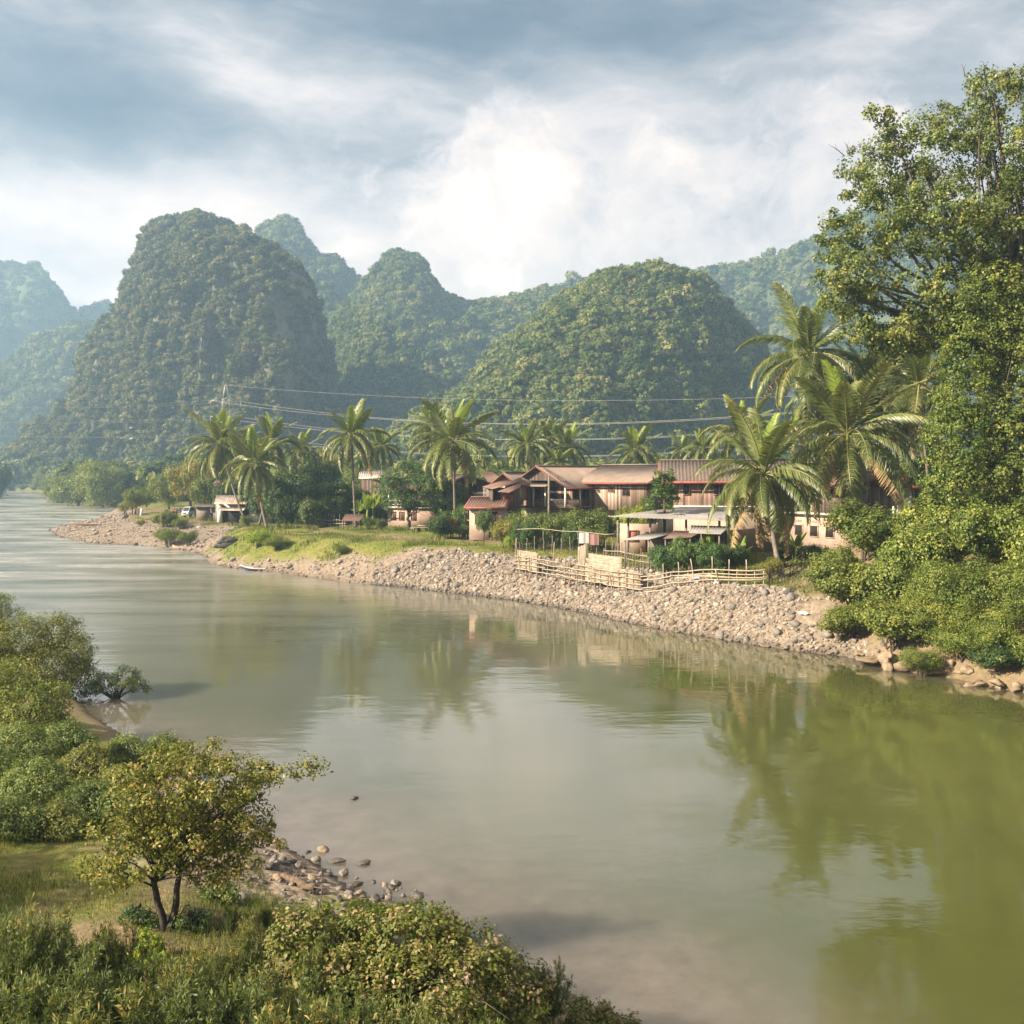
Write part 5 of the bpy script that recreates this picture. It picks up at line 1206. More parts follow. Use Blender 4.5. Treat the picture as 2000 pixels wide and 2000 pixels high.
    w = MB(); gable_wall(w, e0 + .35, e1 - .1, yf + .45, 4.6, 6.6, 7.6); w.box((e1 - .16, yf + 1.9, 5.6), (.12, 2.7, 2.0)); w.box((e0 + .4, yf + 1.9, 5.6), (.12, 2.7, 2.0)); w.obj('wing_wall', M['plank_pale'], t)
    gable_roof(t, e0 - .35, e1 + .35, yf - .3, 2.6, 6.55, 7.85, 'y', 'tile', wave=.3, amp=.05, name='wing_roof')
    win(t, 1.55, 5.55, .95, 1.25, yf + .43, 'white', 'dark_in', 'lattice_window', (3, 2))
    quad_roof('canopy_roof', [(3.1, -1.0, 6.25), (6.2, -1.0, 6.25), (6.2, .4, 6.6), (3.1, .4, 6.6)], 'tile', t, 10)
    quad_roof('lean_to_roof', [(-2.5, -5.0, 3.55), (4.6, -5.0, 3.55), (3.9, -1.9, 4.65), (-.4, -1.9, 4.65)], 'red_roof', t, 26, .015)
    pb = MB()
    for x in (-2.2, 1, 4.2): pb.box((x, -4.7, 1.7), (.14, .14, 3.5))
    pb.obj('lean_to_posts', M['wood_post'], t); MB().bar([-.4, -1.85, 4.72], [3.9, -1.85, 4.72], .16, .06).obj('ridge_strip', M['red_trim'], t)
    MB().box((1, -2.2, 1.5), (5.2, .12, 3.0)).obj('porch_wall', M['pink'], t)
    # --- rusty-roofed left wing (F): own house behind
    c = [at(942, 951, 116), at(961, 955, 113), at(1016, 941, 115), at(1017, 927, 121)]
    t = thing('rusty_house', 'timber house with two stepped rusty iron roofs, left of the balcony house', 'house', tuple(gY(980, 117)))
    o = np.array(t.location)
    quad_roof('upper_roof', [c[0] - o, c[1] - o, c[2] - o, c[3] - o], 'rust', t, 14, .04)
    c2 = [at(972, 960, 113), at(994, 962, 111.5), at(1018, 951, 113), at(1017, 943, 115.2)]
    quad_roof('lower_roof', [q - o for q in c2], 'rust', t, 9, .04)
    w = MB(); a, b_ = at(950, 957, 117), at(1014, 957, 116)
    for (p, q, z1) in ((a, b_, 9.1), (at(951, 957, 116.9), at(963, 957, 114), 9.0)): w.bar([p[0] - o[0], p[1] - o[1], (z1 + 3.4) / 2 - o[2]], [q[0] - o[0], q[1] - o[1], (z1 + 3.4) / 2 - o[2]], z1 - 3.4, .14) if False else w.bar([p[0] - o[0], p[1] - o[1], z1 - .9 - o[2]], [q[0] - o[0], q[1] - o[1], z1 - .9 - o[2]], .14, 2.4)
    w.box(((a + b_) / 2 - o) * [1, 1, 0] + [0, 1.5, 2.4], (4.2, 3.0, 4.9)); w.obj('wall', M['plank_dark'], t)
    p = at(984, 975, 114.5) - o; MB().box(p, (.75, .08, 1.35)).obj('shutter', M['red_trim'], t); p = at(997, 976, 114.5) - o; MB().box(p, (.6, .08, 1.3)).obj('shutter', M['red_trim'], t)
    p = at(954, 965, 115.5) - o; lat = MB()
    for i in range(8): lat.bar(p + [-.55 + i * .15, 0, -.7], p + [-.55 + i * .15, 0, .7], .06, .04)
    for i in range(4): lat.bar(p + [-.6, .03, -.6 + i * .4], p + [.6, .03, -.6 + i * .4], .05, .04)
    lat.obj('lattice_panel', M['white_wood'], t)
    # --- timber house D
    PD = R(-8); O = at(1316, 988, 100.); zf = O[2]; O[2] = 3.4; t = thing('timber_house', 'reddish timber house with a dark corrugated roof behind the palm with dead fronds', 'house', tuple(O), PD)
    L, D = 11.5, 8.5; zb, zt = zf - 3.4, 10.35 - 3.4
    w = MB(); w.box((L / 2, .06, (zb + zt) / 2), (L, .12, zt - zb)); w.box((L / 2, D, (zb + zt) / 2), (L, .12, zt - zb)); w.box((.06, D / 2, (zb + zt) / 2), (.12, D - .14, zt - zb)); w.box((L - .06, D / 2, (zb + zt) / 2), (.12, D - .14, zt - zb)); w.obj('upper_wall', M['plank_red'], t)
    gable_roof(t, -1.35, L + 1, -.8, D + .6, zt - .05, zt + 2.0, 'x', 'tile_dark', wave=.34, amp=.035)
    MB().box((L / 2, -.05, zb - .06), (L + .2, .35, .14)).obj('sill_band', M['white'], t)
    for x in (1.25, 4.1): win(t, x, (zb + zt) / 2 + .35, .5, 1.0, 0, 'plank_red', 'glass')
    lo = MB(); lo.box((L / 2, .3, zb / 2), (L - .2, .16, zb - .2)); lo.box((L / 2, D - .3, zb / 2), (L - .2, .16, zb - .2)); lo.box((.3, D / 2, zb / 2), (.16, D - 1, zb - .2)); lo.obj('lower_wall', M['cream'], t)
    o = O
    # lean-to roofs in front of D
    lt = [at(1190, 1009, 91), at(1418, 1017, 88), at(1475, 990, 97.5), at(1330, 990, 98)]
    quad_roof('lean_to_roof', [(Matrix.Rotation(-PD, 3, 'Z') @ Vector(q - o)) for q in lt], 'tin', t, 30, .025)
    ps = MB()
    for (px, Y) in ((1207, 91.2), (1227, 92), (1270, 91), (1340, 90), (1405, 89)):
        b = gY(px, Y); q = Matrix.Rotation(-PD, 3, 'Z') @ Vector(b - o); ps.box((q.x, q.y, (6.9 - 3.4) / 2 + .2), (.2, .2, 6.9 - b[2]))
    ps.obj('lean_to_posts', M['wood_post'], t)
    # cream ground-floor block under the lean-to
    b = gY(1248, 97); t = thing('cream_outbuilding', 'low cream wall room under the grey iron lean-to', 'outbuilding', tuple(b), PD)
    w = MB(); w.box((0, 0, 1.4), (3.6, .16, 2.9)); w.box((-1.72, 1.3, 1.4), (.16, 2.4, 2.9)); w.box((1.72, 1.3, 1.4), (.16, 2.4, 2.9)); w.obj('wall', M['pink'], t); win(t, -.5, 1.7, .8, 1.0, -.08, 'brown_wood', 'red_trim', 'shutter'); win(t, 1.0, 1.1, .8, 2.0, -.08, 'brown_wood', 'dark_in', 'doorway')
    # low sheds
    for nm, lab, pts, mat in (('low_shed', 'low shed with a patched grey tin roof beside the woven panels', [at(1215, 1055, 86), at(1268, 1053, 84), at(1320, 1040, 88), at(1265, 1040, 90)], 'tin'),
                              ('low_shed', 'low shed with rusty patched tin roof under the papaya tree', [at(1295, 1052, 85), at(1350, 1049, 83.5), at(1372, 1038, 87), at(1318, 1036, 88)], 'rust'),
                              ('low_shed', 'tin-roofed shed with a pale curled roof edge behind the cassava bushes', [at(1345, 1041, 86), at(1408, 1043, 85), at(1425, 1028, 89.5), at(1350, 1026, 90)], 'tin')):
        cc = sum(pts) / 4; b = np.array([cc[0], cc[1], gz(cc[0], cc[1])]); t = thing(nm, lab, 'shed', tuple(b))
        quad_roof('roof', [q - b for q in pts], mat, t, 12, .02)
        w = MB(); ps = [(q * .88 + cc * .12) - b for q in pts]
        p, q = ps[3], ps[2]; zt = min(p[2], q[2]) - .1; w.bar([p[0], p[1], zt / 2], [q[0], q[1], zt / 2], .08, zt); w.obj('wall', M['plank_dark'], t)
        w = MB(); [w.bar([r_[0], r_[1], -.2], [r_[0], r_[1], r_[2] - .08], .12) for r_ in ps[:2]]; w.obj('posts', M['wood_post'], t)
    # --- dark gabled houses on the left (G, H)
    for nm, lab, px, py, Y, hw, L, ph, ze_py, wallm, roofm, trim in (('gabled_house', 'dark timber gabled house with faded green gable boards behind the mango tree', 912, 926, 134, 3.3, 8, R(22), 946, 'plank_dark', 'rust', 'green_trim'),
                                                        ('gabled_house', 'large dark gabled house with a pinkish roof, mostly hidden by the mango tree', 868, 923, 142, 5.2, 9, R(24), 961, 'plank_dark', 'rust', 'brown_wood')):
        exx = np.array([math.cos(ph), math.sin(ph), 0]); ap = at(px, py, Y); O = ap - exx * hw; zr = ap[2] - 3.4; ze = at(px, ze_py, Y)[2] - 3.4; O[2] = 3.4
        t = thing(nm, lab, 'house', tuple(O), ph)
        gable_roof(t, -.2, 2 * hw + .2, -.7, L, ze, zr, 'y', roofm, trim, .3, .04)
        w = MB(); gable_wall(w, .5, 2 * hw - .5, 0, 0, ze + .1, zr - .25); gable_wall(w, .5, 2 * hw - .5, L - .5, 0, ze + .1, zr - .25); w.box((.56, L / 2, ze / 2), (.12, L - .6, ze)); w.box((2 * hw - .56, L / 2, ze / 2), (.12, L - .6, ze)); w.obj('wall', M[wallm], t)
        win(t, hw + .9, ze - .5, .9, 1.5, 0, 'brown_wood', 'dark_in', 'doorway'); win(t, hw - 1.2, ze - .2, .8, .9, 0, 'plank_pale', 'plank_pale', 'shutter')
        r = quad_roof('porch_roof', [(hw * 1.1, -2.2, ze - 1.5), (2 * hw + .3, -2.2, ze - 1.5), (2 * hw + .3, -.1, ze - .75), (hw * 1.1, -.1, ze - .75)], 'rust', t, 9, .03)
    # long pale rusty roof left of H
    pts = [at(700, 935, 150), at(790, 932, 146), at(800, 921, 152), at(702, 920, 156)]; cc = sum(pts) / 4; b = np.array([cc[0], cc[1], gz(cc[0], cc[1])])
    t = thing('long_house', 'house with a pale streaked corrugated roof behind the banana plant', 'house', tuple(b)); quad_roof('roof', [q - b for q in pts], 'tin_rust', t, 22, .05); MB().box((0, 0, (cc[2] - b[2]) / 2 - .4), (6, 3.6, cc[2] - b[2] - .8)).obj('wall', M['plank_dark'], t)
    pts = [at(955, 946, 140), at(985, 938, 140), at(962, 922, 146), at(941, 921, 146)]; cc = sum(pts) / 4; b = np.array([cc[0], cc[1], gz(cc[0], cc[1])])
    t = thing('rear_house', 'house showing only a steep rusty roof with a pale rib behind the stepped roofs', 'house', tuple(b)); quad_roof('roof', [q - b for q in pts], 'rust', t, 9, .06); MB().box((0, 0, (cc[2] - b[2]) / 2 - .5), (1.6, 3, cc[2] - b[2] - 1)).obj('wall', M['plank_dark'], t)
    # --- pink low house
    b = gY(950, 113.5); t = thing('pink_house', 'small pink house with a rusty corrugated roof below the dark gabled house', 'house', tuple(b), R(-14))
    zt = at(950, 990, 112)[2] - b[2]; zr_ = at(950, 973, 115)[2] - b[2]
    w = MB(); w.box((0, 0, zt / 2), (3.9, .14, zt)); w.box((-1.9, 1.8, zt / 2), (.14, 3.4, zt)); w.box((1.9, 1.8, zt / 2), (.14, 3.4, zt)); w.obj('wall', M['pink'], t)
    gable_roof(t, -2.3, 2.3, -.7, 4.4, zt, zr_ + .1, 'x', 'rust', wave=.3); win(t, -.9, zt * .62, .7, 1.0, -.07, 'brown_wood', 'brown_wood', 'shutter'); win(t, .8, zt * .45, .9, zt * .8, -.07, 'brown_wood', 'dark_in', 'doorway')
    # --- cream house behind the mango tree
    a, c2 = gY(757, 141), gY(852, 137); v = c2 - a; ph = math.atan2(v[1], v[0]); L = np.linalg.norm(v[:2]); t = thing('cream_house', 'cream and pinkish low house with brown shutters behind the mango tree', 'house', tuple(a), ph)
    h = at(757, 992, 141)[2] - a[2]
    w = MB(); w.box((L / 2, .08, h / 2), (L, .16, h)); w.box((L / 2, 5, h / 2), (L, .16, h)); w.box((.08, 2.5, h / 2), (.16, 4.8, h)); w.box((L - .08, 2.5, h / 2), (.16, 4.8, h)); w.obj('wall', M['pink'], t); MB().box((L / 2, 2.5, h + .1), (L + .7, 5.8, .2)).obj('slab', M['concrete'], t)
    for x in (1.0, 2.4, 4.4): win(t, x, h * .58, .8, 1.1, 0, 'brown_wood', 'brown_wood', 'shutter', (1, 0))
    up = MB(); up.box((L / 2 + .8, 2.6, h + 1.45), (L - 1.8, 4.2, 2.5)); up.obj('upper_wall', M['plank_dark'], t); MB().box((.12, .15, h + 1.5), (.16, .16, 2.6)).obj('post', M['white'], t)
    rr = MB(); [rr.bar([.1, .12, h + z], [L - 1, .12, h + z], .07) for z in (.5, 1.0)]; rr.obj('railing', M['white_wood'], t)
    gable_roof(t, -.4, L + .4, -.5, 5.6, h + 2.75, h + 3.7, 'x', 'rust', 'brown_wood')
    # --- pink house with dark openings on the right
    a, c2 = gY(1543, 97), gY(1668, 90); v = c2 - a; ph = math.atan2(v[1], v[0]); L = np.linalg.norm(v[:2]); t = thing('salmon_house', 'salmon house with dark window openings and a timber upper floor beside the leaning palm', 'house', tuple(a), ph)
    h = at(1560, 1003, 96)[2] - a[2]
    w = MB(); w.box((L / 2, .08, h / 2), (L, .16, h)); w.box((.08, 2.6, h / 2), (.16, 4.9, h)); w.box((L - .08, 2.6, h / 2), (.16, 4.9, h)); w.box((L / 2, 5.1, h / 2), (L, .16, h)); w.obj('wall', M['pink'], t)
    for x in (1.2, 3.15, 5.1): win(t, x, h - 1.55, 1.0, 1.0, 0, 'pink', 'dark_in')
    vb = MB(); [vb.box((x + i * .12, -.012, h - .72 + j * .1), (.07, .03, .05)) for x in (.9, 2.9) for i in range(6) for j in range(2)]; vb.obj('vent_blocks', M['brown_wood'], t)
    up = MB(); up.box((L / 2 + .6, 2.9, h + 1.3), (L - 1.6, 4.2, 2.5)); up.obj('upper_wall', M['plank_dark'], t); MB().box((L / 2, 2.4, h + .05), (L + .5, 5.8, .14)).obj('slab', M['concrete'], t)
    gable_roof(t, .8, L + .9, -.5, 6.2, h + 2.6, h + 4.0, 'x', 'rust', 'red_trim')
    # --- red-roofed white house
    b = gY(1722, 112); t = thing('red_roof_house', 'white-walled house with a bright red corrugated roof behind the palm trunks', 'house', tuple(b), R(-12)); h = at(1722, 952, 112)[2] - b[2]
    w = MB(); w.box((2.6, 0, h / 2), (5.2, .14, h)); w.box((.07, 2.4, h / 2), (.14, 4.6, h)); w.box((5.13, 2.4, h / 2), (.14, 4.6, h)); w.obj('wall', M['white'], t); gable_roof(t, -.3, 5.6, -.7, 5.4, h, h + 1.1, 'x', 'red_bright', 'red_trim'); win(t, 1.2, h - 1.4, 1.0, 1.1, -.07, 'brown_wood', 'glass')
    # --- tin shacks on the left
    b = gY(407, 166); t = thing('tin_shack', 'shack with a rust-streaked white tin roof beside the palm clump', 'shack', tuple(b), R(-8)); k = 166 / F
    h = at(407, 984, 166)[2] - b[2]; hr = at(407, 967, 169)[2] - b[2]
    quad_roof('roof', [(1.2, -.6, h), (6.6, -.6, h), (5.6, 2.8, hr), (.2, 2.8, hr)], 'tin_rust', t, 16, .03); quad_roof('awning', [(1.9, -1.6, h - 1.0), (6.6, -1.6, h - 1.0), (6.6, -.2, h - .55), (1.9, -.2, h - .55)], 'tin_rust', t, 14, .03); quad_roof('rear_roof', [(5.9, .2, h + .35), (10.2, .2, h + .35), (9.8, 2.9, h + 1.1), (5.4, 2.9, h + 1.1)], 'tin', t, 14, .03)
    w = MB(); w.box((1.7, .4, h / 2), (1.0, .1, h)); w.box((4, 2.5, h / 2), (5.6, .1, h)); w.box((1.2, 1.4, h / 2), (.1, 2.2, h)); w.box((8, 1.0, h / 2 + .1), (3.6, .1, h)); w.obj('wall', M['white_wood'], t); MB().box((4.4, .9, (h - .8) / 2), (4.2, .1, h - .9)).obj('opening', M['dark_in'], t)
    b = gY(383, 176); t = thing('plank_shed', 'grey plank shed behind the parked truck', 'shed', tuple(b), R(-5)); w = MB(); w.box((1.2, 0, 1.1), (2.3, .1, 2.3)); w.box((3.9, .3, 1.1), (2.6, .1, 2.2)); w.box((.1, 1.3, 1.1), (.1, 2.4, 2.3)); w.obj('wall', M['wood_post'], t); quad_roof('roof', [(-.5, -.6, 2.35), (5.6, -.6, 2.35), (5.6, 2.4, 2.75), (-.5, 2.4, 2.75)], 'tile_dark', t, 16, .03)
    # stilt hut roof by the palm
    b = gY(424, 178); t = thing('stilt_hut', 'small hut with a reddish roof on tall poles among the palm fronds', 'hut', tuple(b)); h = at(424, 944, 178)[2] - b[2]
    quad_roof('roof', [(-.6, -.8, h), (2.2, -.8, h + .1), (2.2, 1, h + .7), (-.4, 1, h + .6)], 'rust', t, 8, .03); w = MB(); [w.tube([[x - .5 * (x < 0), y, -.2], [x, y, h]], .09, 6) for x in (-.3, 1.8) for y in (-.5, .8)]; w.obj('poles', M['wood_post'], t); MB().box((.8, .2, h - 1.3), (2.0, 1.4, .12)).obj('floor', M['wood_post'], t)
    # bamboo animal shed
    b = gY(668, 136); t = thing('bamboo_shed', 'low open bamboo pen with a slatted tin roof at the foot of the slender palm', 'shed', tuple(b)); h = 1.9
    quad_roof('roof', [(0, -.3, h - .5), (2.4, -.5, h - .5), (2.9, 2, h + .3), (.1, 2, h + .3)], 'rust', t, 9, .03); w = MB(); [w.tube([[x, y, -.2], [x, y, h - .4]], .06, 5) for x in (.1, 1.2, 2.3) for y in (0, 1.8)]; [w.bar([-.3, 0, z], [2.6, 0, z], .07) for z in (.3, .7, 1.05)]; w.obj('posts', M['bamboo_old'], t)

def build_fences():
    rng = np.random.default_rng(3)
    def bar_tube(mb, a, b_, r, sag=.0, k=5):
        s = np.linspace(0, 1, 6)[:, None]; P = np.asarray(a) * (1 - s) + np.asarray(b_) * s; P[:, 2] -= sag * 4 * (s * (1 - s))[:, 0]; mb.tube(P + rng.normal(size=P.shape) * .015, r, k)
    # woven panel fence on the top of the slope
    A = gY(1008, 94.0); B = gY(1250, 79.5); v = (B - A) * [1, 1, 0]; Ln = np.linalg.norm(v); v /= Ln
    t = thing('bamboo_fence', 'pale woven bamboo panel fence along the top of the pebble slope', 'fence', tuple(A))
    gpt = lambda s: A + v * s
    loc = lambda p: p - A
    zg = lambda s: A[2] + (B[2] - A[2]) * s / Ln
    for (s0, s1, h, z0) in ((.15, 3.6, 1.95, .35), (10.4, Ln - .1, 1.7, .3), (10.9, 15.2, 2.55, 1.75)):
        mb = MB(); n = max(5, int((h - (z0 if z0 < 1 else 1.0)) / .085))
        for i in range(n):
            z = z0 + (h - z0) * i / (n - 1); p, q = gpt(s0), gpt(s1); bar_tube(mb, loc(np.array([p[0], p[1], zg(s0) + z])) + [0, .08, 0], loc(np.array([q[0], q[1], zg(s1) + z])) + [0, .08, 0], .048)
        for i in range(int((s1 - s0) / .35)):
            s = s0 + .2 + i * .35; p = gpt(s); bar_tube(mb, loc(np.array([p[0], p[1] + .14, zg(s) + z0 - .05])), loc(np.array([p[0], p[1] + .14, zg(s) + h + rng.uniform(0, .12)])), .035)
        mb.obj('woven_panel', M['bamboo'], t)
    p = gpt(9.9); mb = MB()
    for i in range(9): q = gpt(9.5 + i * .1); bar_tube(mb, loc(np.array([q[0], q[1] + .3, zg(9.9) + .3])), loc(np.array([q[0] + .02 * i, q[1] + .3, zg(9.9) + 3.0 + .04 * i])), .05)
    mb.obj('woven_panel', M['bamboo'], t)
    for i in range(22):
        s = Ln * (i + .1 * rng.normal()) / 21; s = min(max(s, 0), Ln); p = gpt(s); h = rng.uniform(1.35, 2.1) + (1.1 if i in (0, 7) else 0); mb = MB(); g0 = zg(s)
        bar_tube(mb, loc(np.array([p[0], p[1] - .1, g0 - .5])), loc(np.array([p[0] + rng.normal(0, .12), p[1] - .1, g0 + h])), .05); mb.obj('post', M['bamboo_old'], t)
    for z in (.35, .75, 1.15, 1.5):
        mb = MB(); ss_ = np.linspace(0, Ln, 9)
        for i in range(8):
            if z > 1.4 and i in (3,): continue
            a, b_ = gpt(ss_[i] - .2), gpt(ss_[i + 1] + .3); bar_tube(mb, loc(np.array([a[0], a[1] - .18, zg(ss_[i]) + z + rng.normal(0, .05)])), loc(np.array([b_[0], b_[1] - .18, zg(ss_[i + 1]) + z + rng.normal(0, .05)])), .045, .04)
        mb.obj('rail', M['bamboo'], t)
    # low rail fence
    A = gY(1252, 79.2); B = gY(1495, 73.2); v = (B - A) * [1, 1, 0]; Ln = np.linalg.norm(v); v /= Ln
    t = thing('rail_fence', 'low bamboo rail fence sagging along the edge of the pebble slope', 'fence', tuple(A))
    for i, s in enumerate(np.linspace(.6, Ln - .1, 15)):
        p = gpt2 = A + v * s; g0 = gz(p[0], p[1]); mb = MB(); lean = .35 if i in (6, 9) else rng.normal(0, .06); tall = rng.uniform(1.0, 1.25) + (.8 if i in (2, 4, 6, 8, 10, 12) else 0)
        bar_tube(mb, p - A + [0, .06, g0 - p[2] - .4], p - A + [-lean, .06, g0 - p[2] + tall], .042); mb.obj('post', M['bamboo'], t)
    for j, (z0, z1, s0, s1) in enumerate(((1.35, 1.12, 0, 1), (1.05, .85, .02, 1.01), (.75, .62, .3, 1.01), (.45, .5, 0, 1.01), (.12, .08, .03, 1.0), (.95, .6, .3, .75))):
        mb = MB(); n = 9; q = [A + v * Ln * (s0 + (s1 - s0) * i / (n - 1)) for i in range(n)]
        P = np.array([[a[0] - A[0], a[1] - A[1] - .03, gz(a[0], a[1]) - A[2] + z0 + (z1 - z0) * i / (n - 1) - .12 * math.sin(math.pi * i / (n - 1))] for i, a in enumerate(q)]); mb.tube(P, .05, 6); mb.obj('rail', M['bamboo'], t)
    # dark brush fence going back
    A = gY(1502, 73.5); B = gY(1612, 84); v = (B - A) * [1, 1, 0]; Ln = np.linalg.norm(v); v /= Ln
    t = thing('brush_fence', 'dark thin stick fence running back from the end of the rail fence', 'fence', tuple(A))
    for i, s in enumerate(np.linspace(0, Ln, 16)):
        p = A + v * s; g0 = gz(p[0], p[1]); mb = MB(); bar_tube(mb, p - A + [0, 0, g0 - p[2] - .3], p - A + [rng.normal(0, .1), 0, g0 - p[2] + rng.uniform(1.0, 1.5)], .035); mb.obj('post', M['bark_dark'], t)
    for z in (.3, .6, .9, 1.15):
        q = [A + v * s for s in np.linspace(0, Ln, 8)]; P = np.array([[a[0] - A[0], a[1] - A[1], gz(a[0], a[1]) - A[2] + z + rng.normal(0, .04)] for a in q]); mb = MB(); mb.tube(P, .03, 5); mb.obj('rail', M['bark_dark'], t)
    # garden fences of thin posts with a bamboo bar
    def post_fence(lab, pxs, Ys, h, bar=None, mat='bamboo_old', name='garden_fence', hv=.3):
        A = gY(pxs[0], Ys[0]); t = thing(name, lab, 'fence', tuple(A)); n = len(pxs); Q = []
        for px, Y in zip(pxs, Ys):
            p = gY(px, Y); hh = h * (1 + rng.uniform(-hv, hv)); mb = MB(); bar_tube(mb, p - A + [0, 0, -.3], p - A + [rng.normal(0, .06), 0, hh], .045); mb.obj('post', M[mat], t); Q.append(p - A)
        for z in (bar or []):
            mb = MB(); mb.tube(np.array(Q) + [0, -.08, z], .035, 5); mb.obj('rail', M['bamboo'], t)
    post_fence('garden fence with one high bamboo bar in front of the balcony house', np.linspace(1010, 1200, 12), np.linspace(101, 94, 12), 1.7, [2.2], 'wood_post')
    post_fence('thin-post garden fence beside the garden gate', np.linspace(934, 1000, 9), np.linspace(117, 107, 9), 1.7, [1.0])
    post_fence('crooked stick fence below the lean-to roof', np.linspace(1180, 1285, 16), np.linspace(90, 84, 16), 1.6, [.7, 1.2], 'wood_post')
    post_fence('weathered board fence between bamboo pen and cream house', np.linspace(630, 668, 8), np.linspace(142, 139, 8), 1.5, [.5, 1.0], 'wood_post')
    # garden gate
    b = gY(921, 118); t = thing('garden_gate', 'wooden garden gate frame with a plank across the top by the hedge', 'gate', tuple(b)); k = 118 / F
    for x in (-.75, .75): MB().box((x, 0, 1.0 if x > 0 else 1.25), (.2, .2, 2.2 if x > 0 else 2.7)).obj('post', M['wood_post'], t)
    MB().box((.1, 0, 2.0), (1.9, .22, .14)).obj('crossbar', M['bamboo'], t); g_ = MB(); [g_.box((-.5 + i * .28, 0, .75), (.06, .05, 1.3)) for i in range(5)]; g_.obj('slat_panel', M['bamboo_old'], t)
    # utility pole
    b = gY(1072, 108.); z = at(1072, 928, 108)[2]; t = thing('utility_pole', 'bare grey utility pole in front of the balcony house', 'pole', tuple(b)); MB().tube([[0, 0, -.5], [0, 0, (z - b[2]) * .5], [0, 0, z - b[2]]], [.14, .12, .10], 8).obj('shaft', M['wood_post'], t, True); MB().box((.35, 0, z - b[2] - 2.6), (.9, .08, .1)).obj('crossarm', M['wood_post'], t)
    bb = at(1003, 958, 112); 

def build_pylon():
    Y = 270.; b = gY(441, Y); t = thing('pylon', 'steel lattice power pylon rising behind the palm clump', 'pylon', tuple(b)); h = at(441, 752, Y)[2] - b[2]; k = Y / F
    rot = R(25); cr, sr = math.cos(rot), math.sin(rot)
    def P(x, y, z): return np.array([x * cr - y * sr, x * sr + y * cr, z])
    zs = [0, h * .25, h * .45, h * .6, h * .70, h * .79, h * .88, h]; wd = [3.2, 2.3, 1.6, 1.15, 1.0, .9, .8, .15]
    mb = MB(); rb = .075
    for i in range(7):
        c0 = [P(sx * wd[i], sy * wd[i], zs[i]) for sx, sy in ((-1, -1), (1, -1), (1, 1), (-1, 1))]; c1 = [P(sx * wd[i + 1], sy * wd[i + 1], zs[i + 1]) for sx, sy in ((-1, -1), (1, -1), (1, 1), (-1, 1))]
        for j in range(4):
            mb.bar(c0[j], c1[j], rb * 1.6); mb.bar(c0[j], c1[(j + 1) % 4], rb); mb.bar(c0[(j + 1) % 4], c1[j], rb); mb.bar(c1[j], c1[(j + 1) % 4], rb)
    mb.obj('tower', M['steel'], t); tips = []
    for zz in (at(441, 783, Y)[2] - b[2], at(441, 814, Y)[2] - b[2], at(441, 846, Y)[2] - b[2]):
        for s in (-1, 1):
            a = MB(); tip = P(s * 3.9, 0, zz)
            for y in (-.8, .8):
                a.bar(P(s * .8, y, zz + .9), tip, rb); a.bar(P(s * .8, y, zz - .1), tip, rb * 1.3)
                for f in (.3, .6): a.bar(P(s * (.8 + 3.1 * f), y * (1 - f), zz + .9 * (1 - f)), P(s * (.8 + 3.1 * (f + .2)), y * (.8 - f), zz), rb * .8)
            a.obj('crossarm', M['steel'], t)
            q = MB(); q.tube([tip, tip + [0, 0, -1.6]], [.08, .08], 6); e = tip + [0, 0, -1.6]; q.tube([e, e + P(-.8, 0, -.5), e + P(-1.9, 0, -.8)], .05, 5); q.obj('insulator', M['steel'], t)
            tips.append(tip + b)
    # conductors: left span comes towards the camera side, right span crosses to the right
    def cable(p, q, sag, lab, r=.032):
        s = np.linspace(0, 1, 40)[:, None]; C = p * (1 - s) + q * s; C[:, 2] -= (4 * sag * s * (1 - s))[:, 0]; o = link('power_cable', MB().tube(C - p, r, 5, cap=False).mesh('power_cable', M['wire']), None, tuple(p)); tag(o, lab, 'cable', 'power lines of the pylon')
    L = [(792, 'upper'), (821, 'middle'), (847, 'lower')]; Rr = [(812, 'upper'), (842, 'middle'), (875, 'lower')]
    for i, ((yl, nm), (yr, _)) in enumerate(zip(L, Rr)):
        for j, tip in enumerate(tips[2 * i:2 * i + 2]):
            w = 'outer' if j == 0 else 'inner'
            cable(tip, at(-120, yl - 2 + (j * 3), 225. + 8 * j), 1.0, f'{nm} {w} power cable running left from the pylon to the edge of the photo')
            cable(tip, at(1640, yr - 16 + j * 2, 205. + 6 * j), 4.6, f'{nm} {w} power cable running right from the pylon over the village')
    top = b + np.array([0, 0, h]); cable(top, at(1640, 770, 210), 2.5, 'thin earth wire running right from the top of the pylon', .025); cable(top, at(-120, 740, 228), .8, 'thin earth wire running left from the top of the pylon', .025)

def rock_mesh(name, seed, mat, ang=.35, sub=3, flat=.7, sm=True):
    bm = bmesh.new(); bmesh.ops.create_icosphere(bm, subdivisions=sub, radius=1); V = np.array([v.co[:] for v in bm.verts]); d = 1 + ang * fbm(V * 1.1 + seed * 7.7, 4, seed); rng = np.random.default_rng(seed)
    for _ in range(7):
        n = rdir(rng, 1)[0]; c = rng.uniform(.55, .85); q = V @ n; d = np.where(q > c, d * (c + (q - c) * .15) / np.maximum(q, .01), d)
    V = V * d[:, None] * [1, rng.uniform(.7, 1), flat]
    for v, c in zip(bm.verts, V): v.co = c
    me = bpy.data.meshes.new(name); bm.to_mesh(me); bm.free(); me.materials.append(mat); me.polygons.foreach_set('use_smooth', np.full(len(me.polygons), sm)); return me

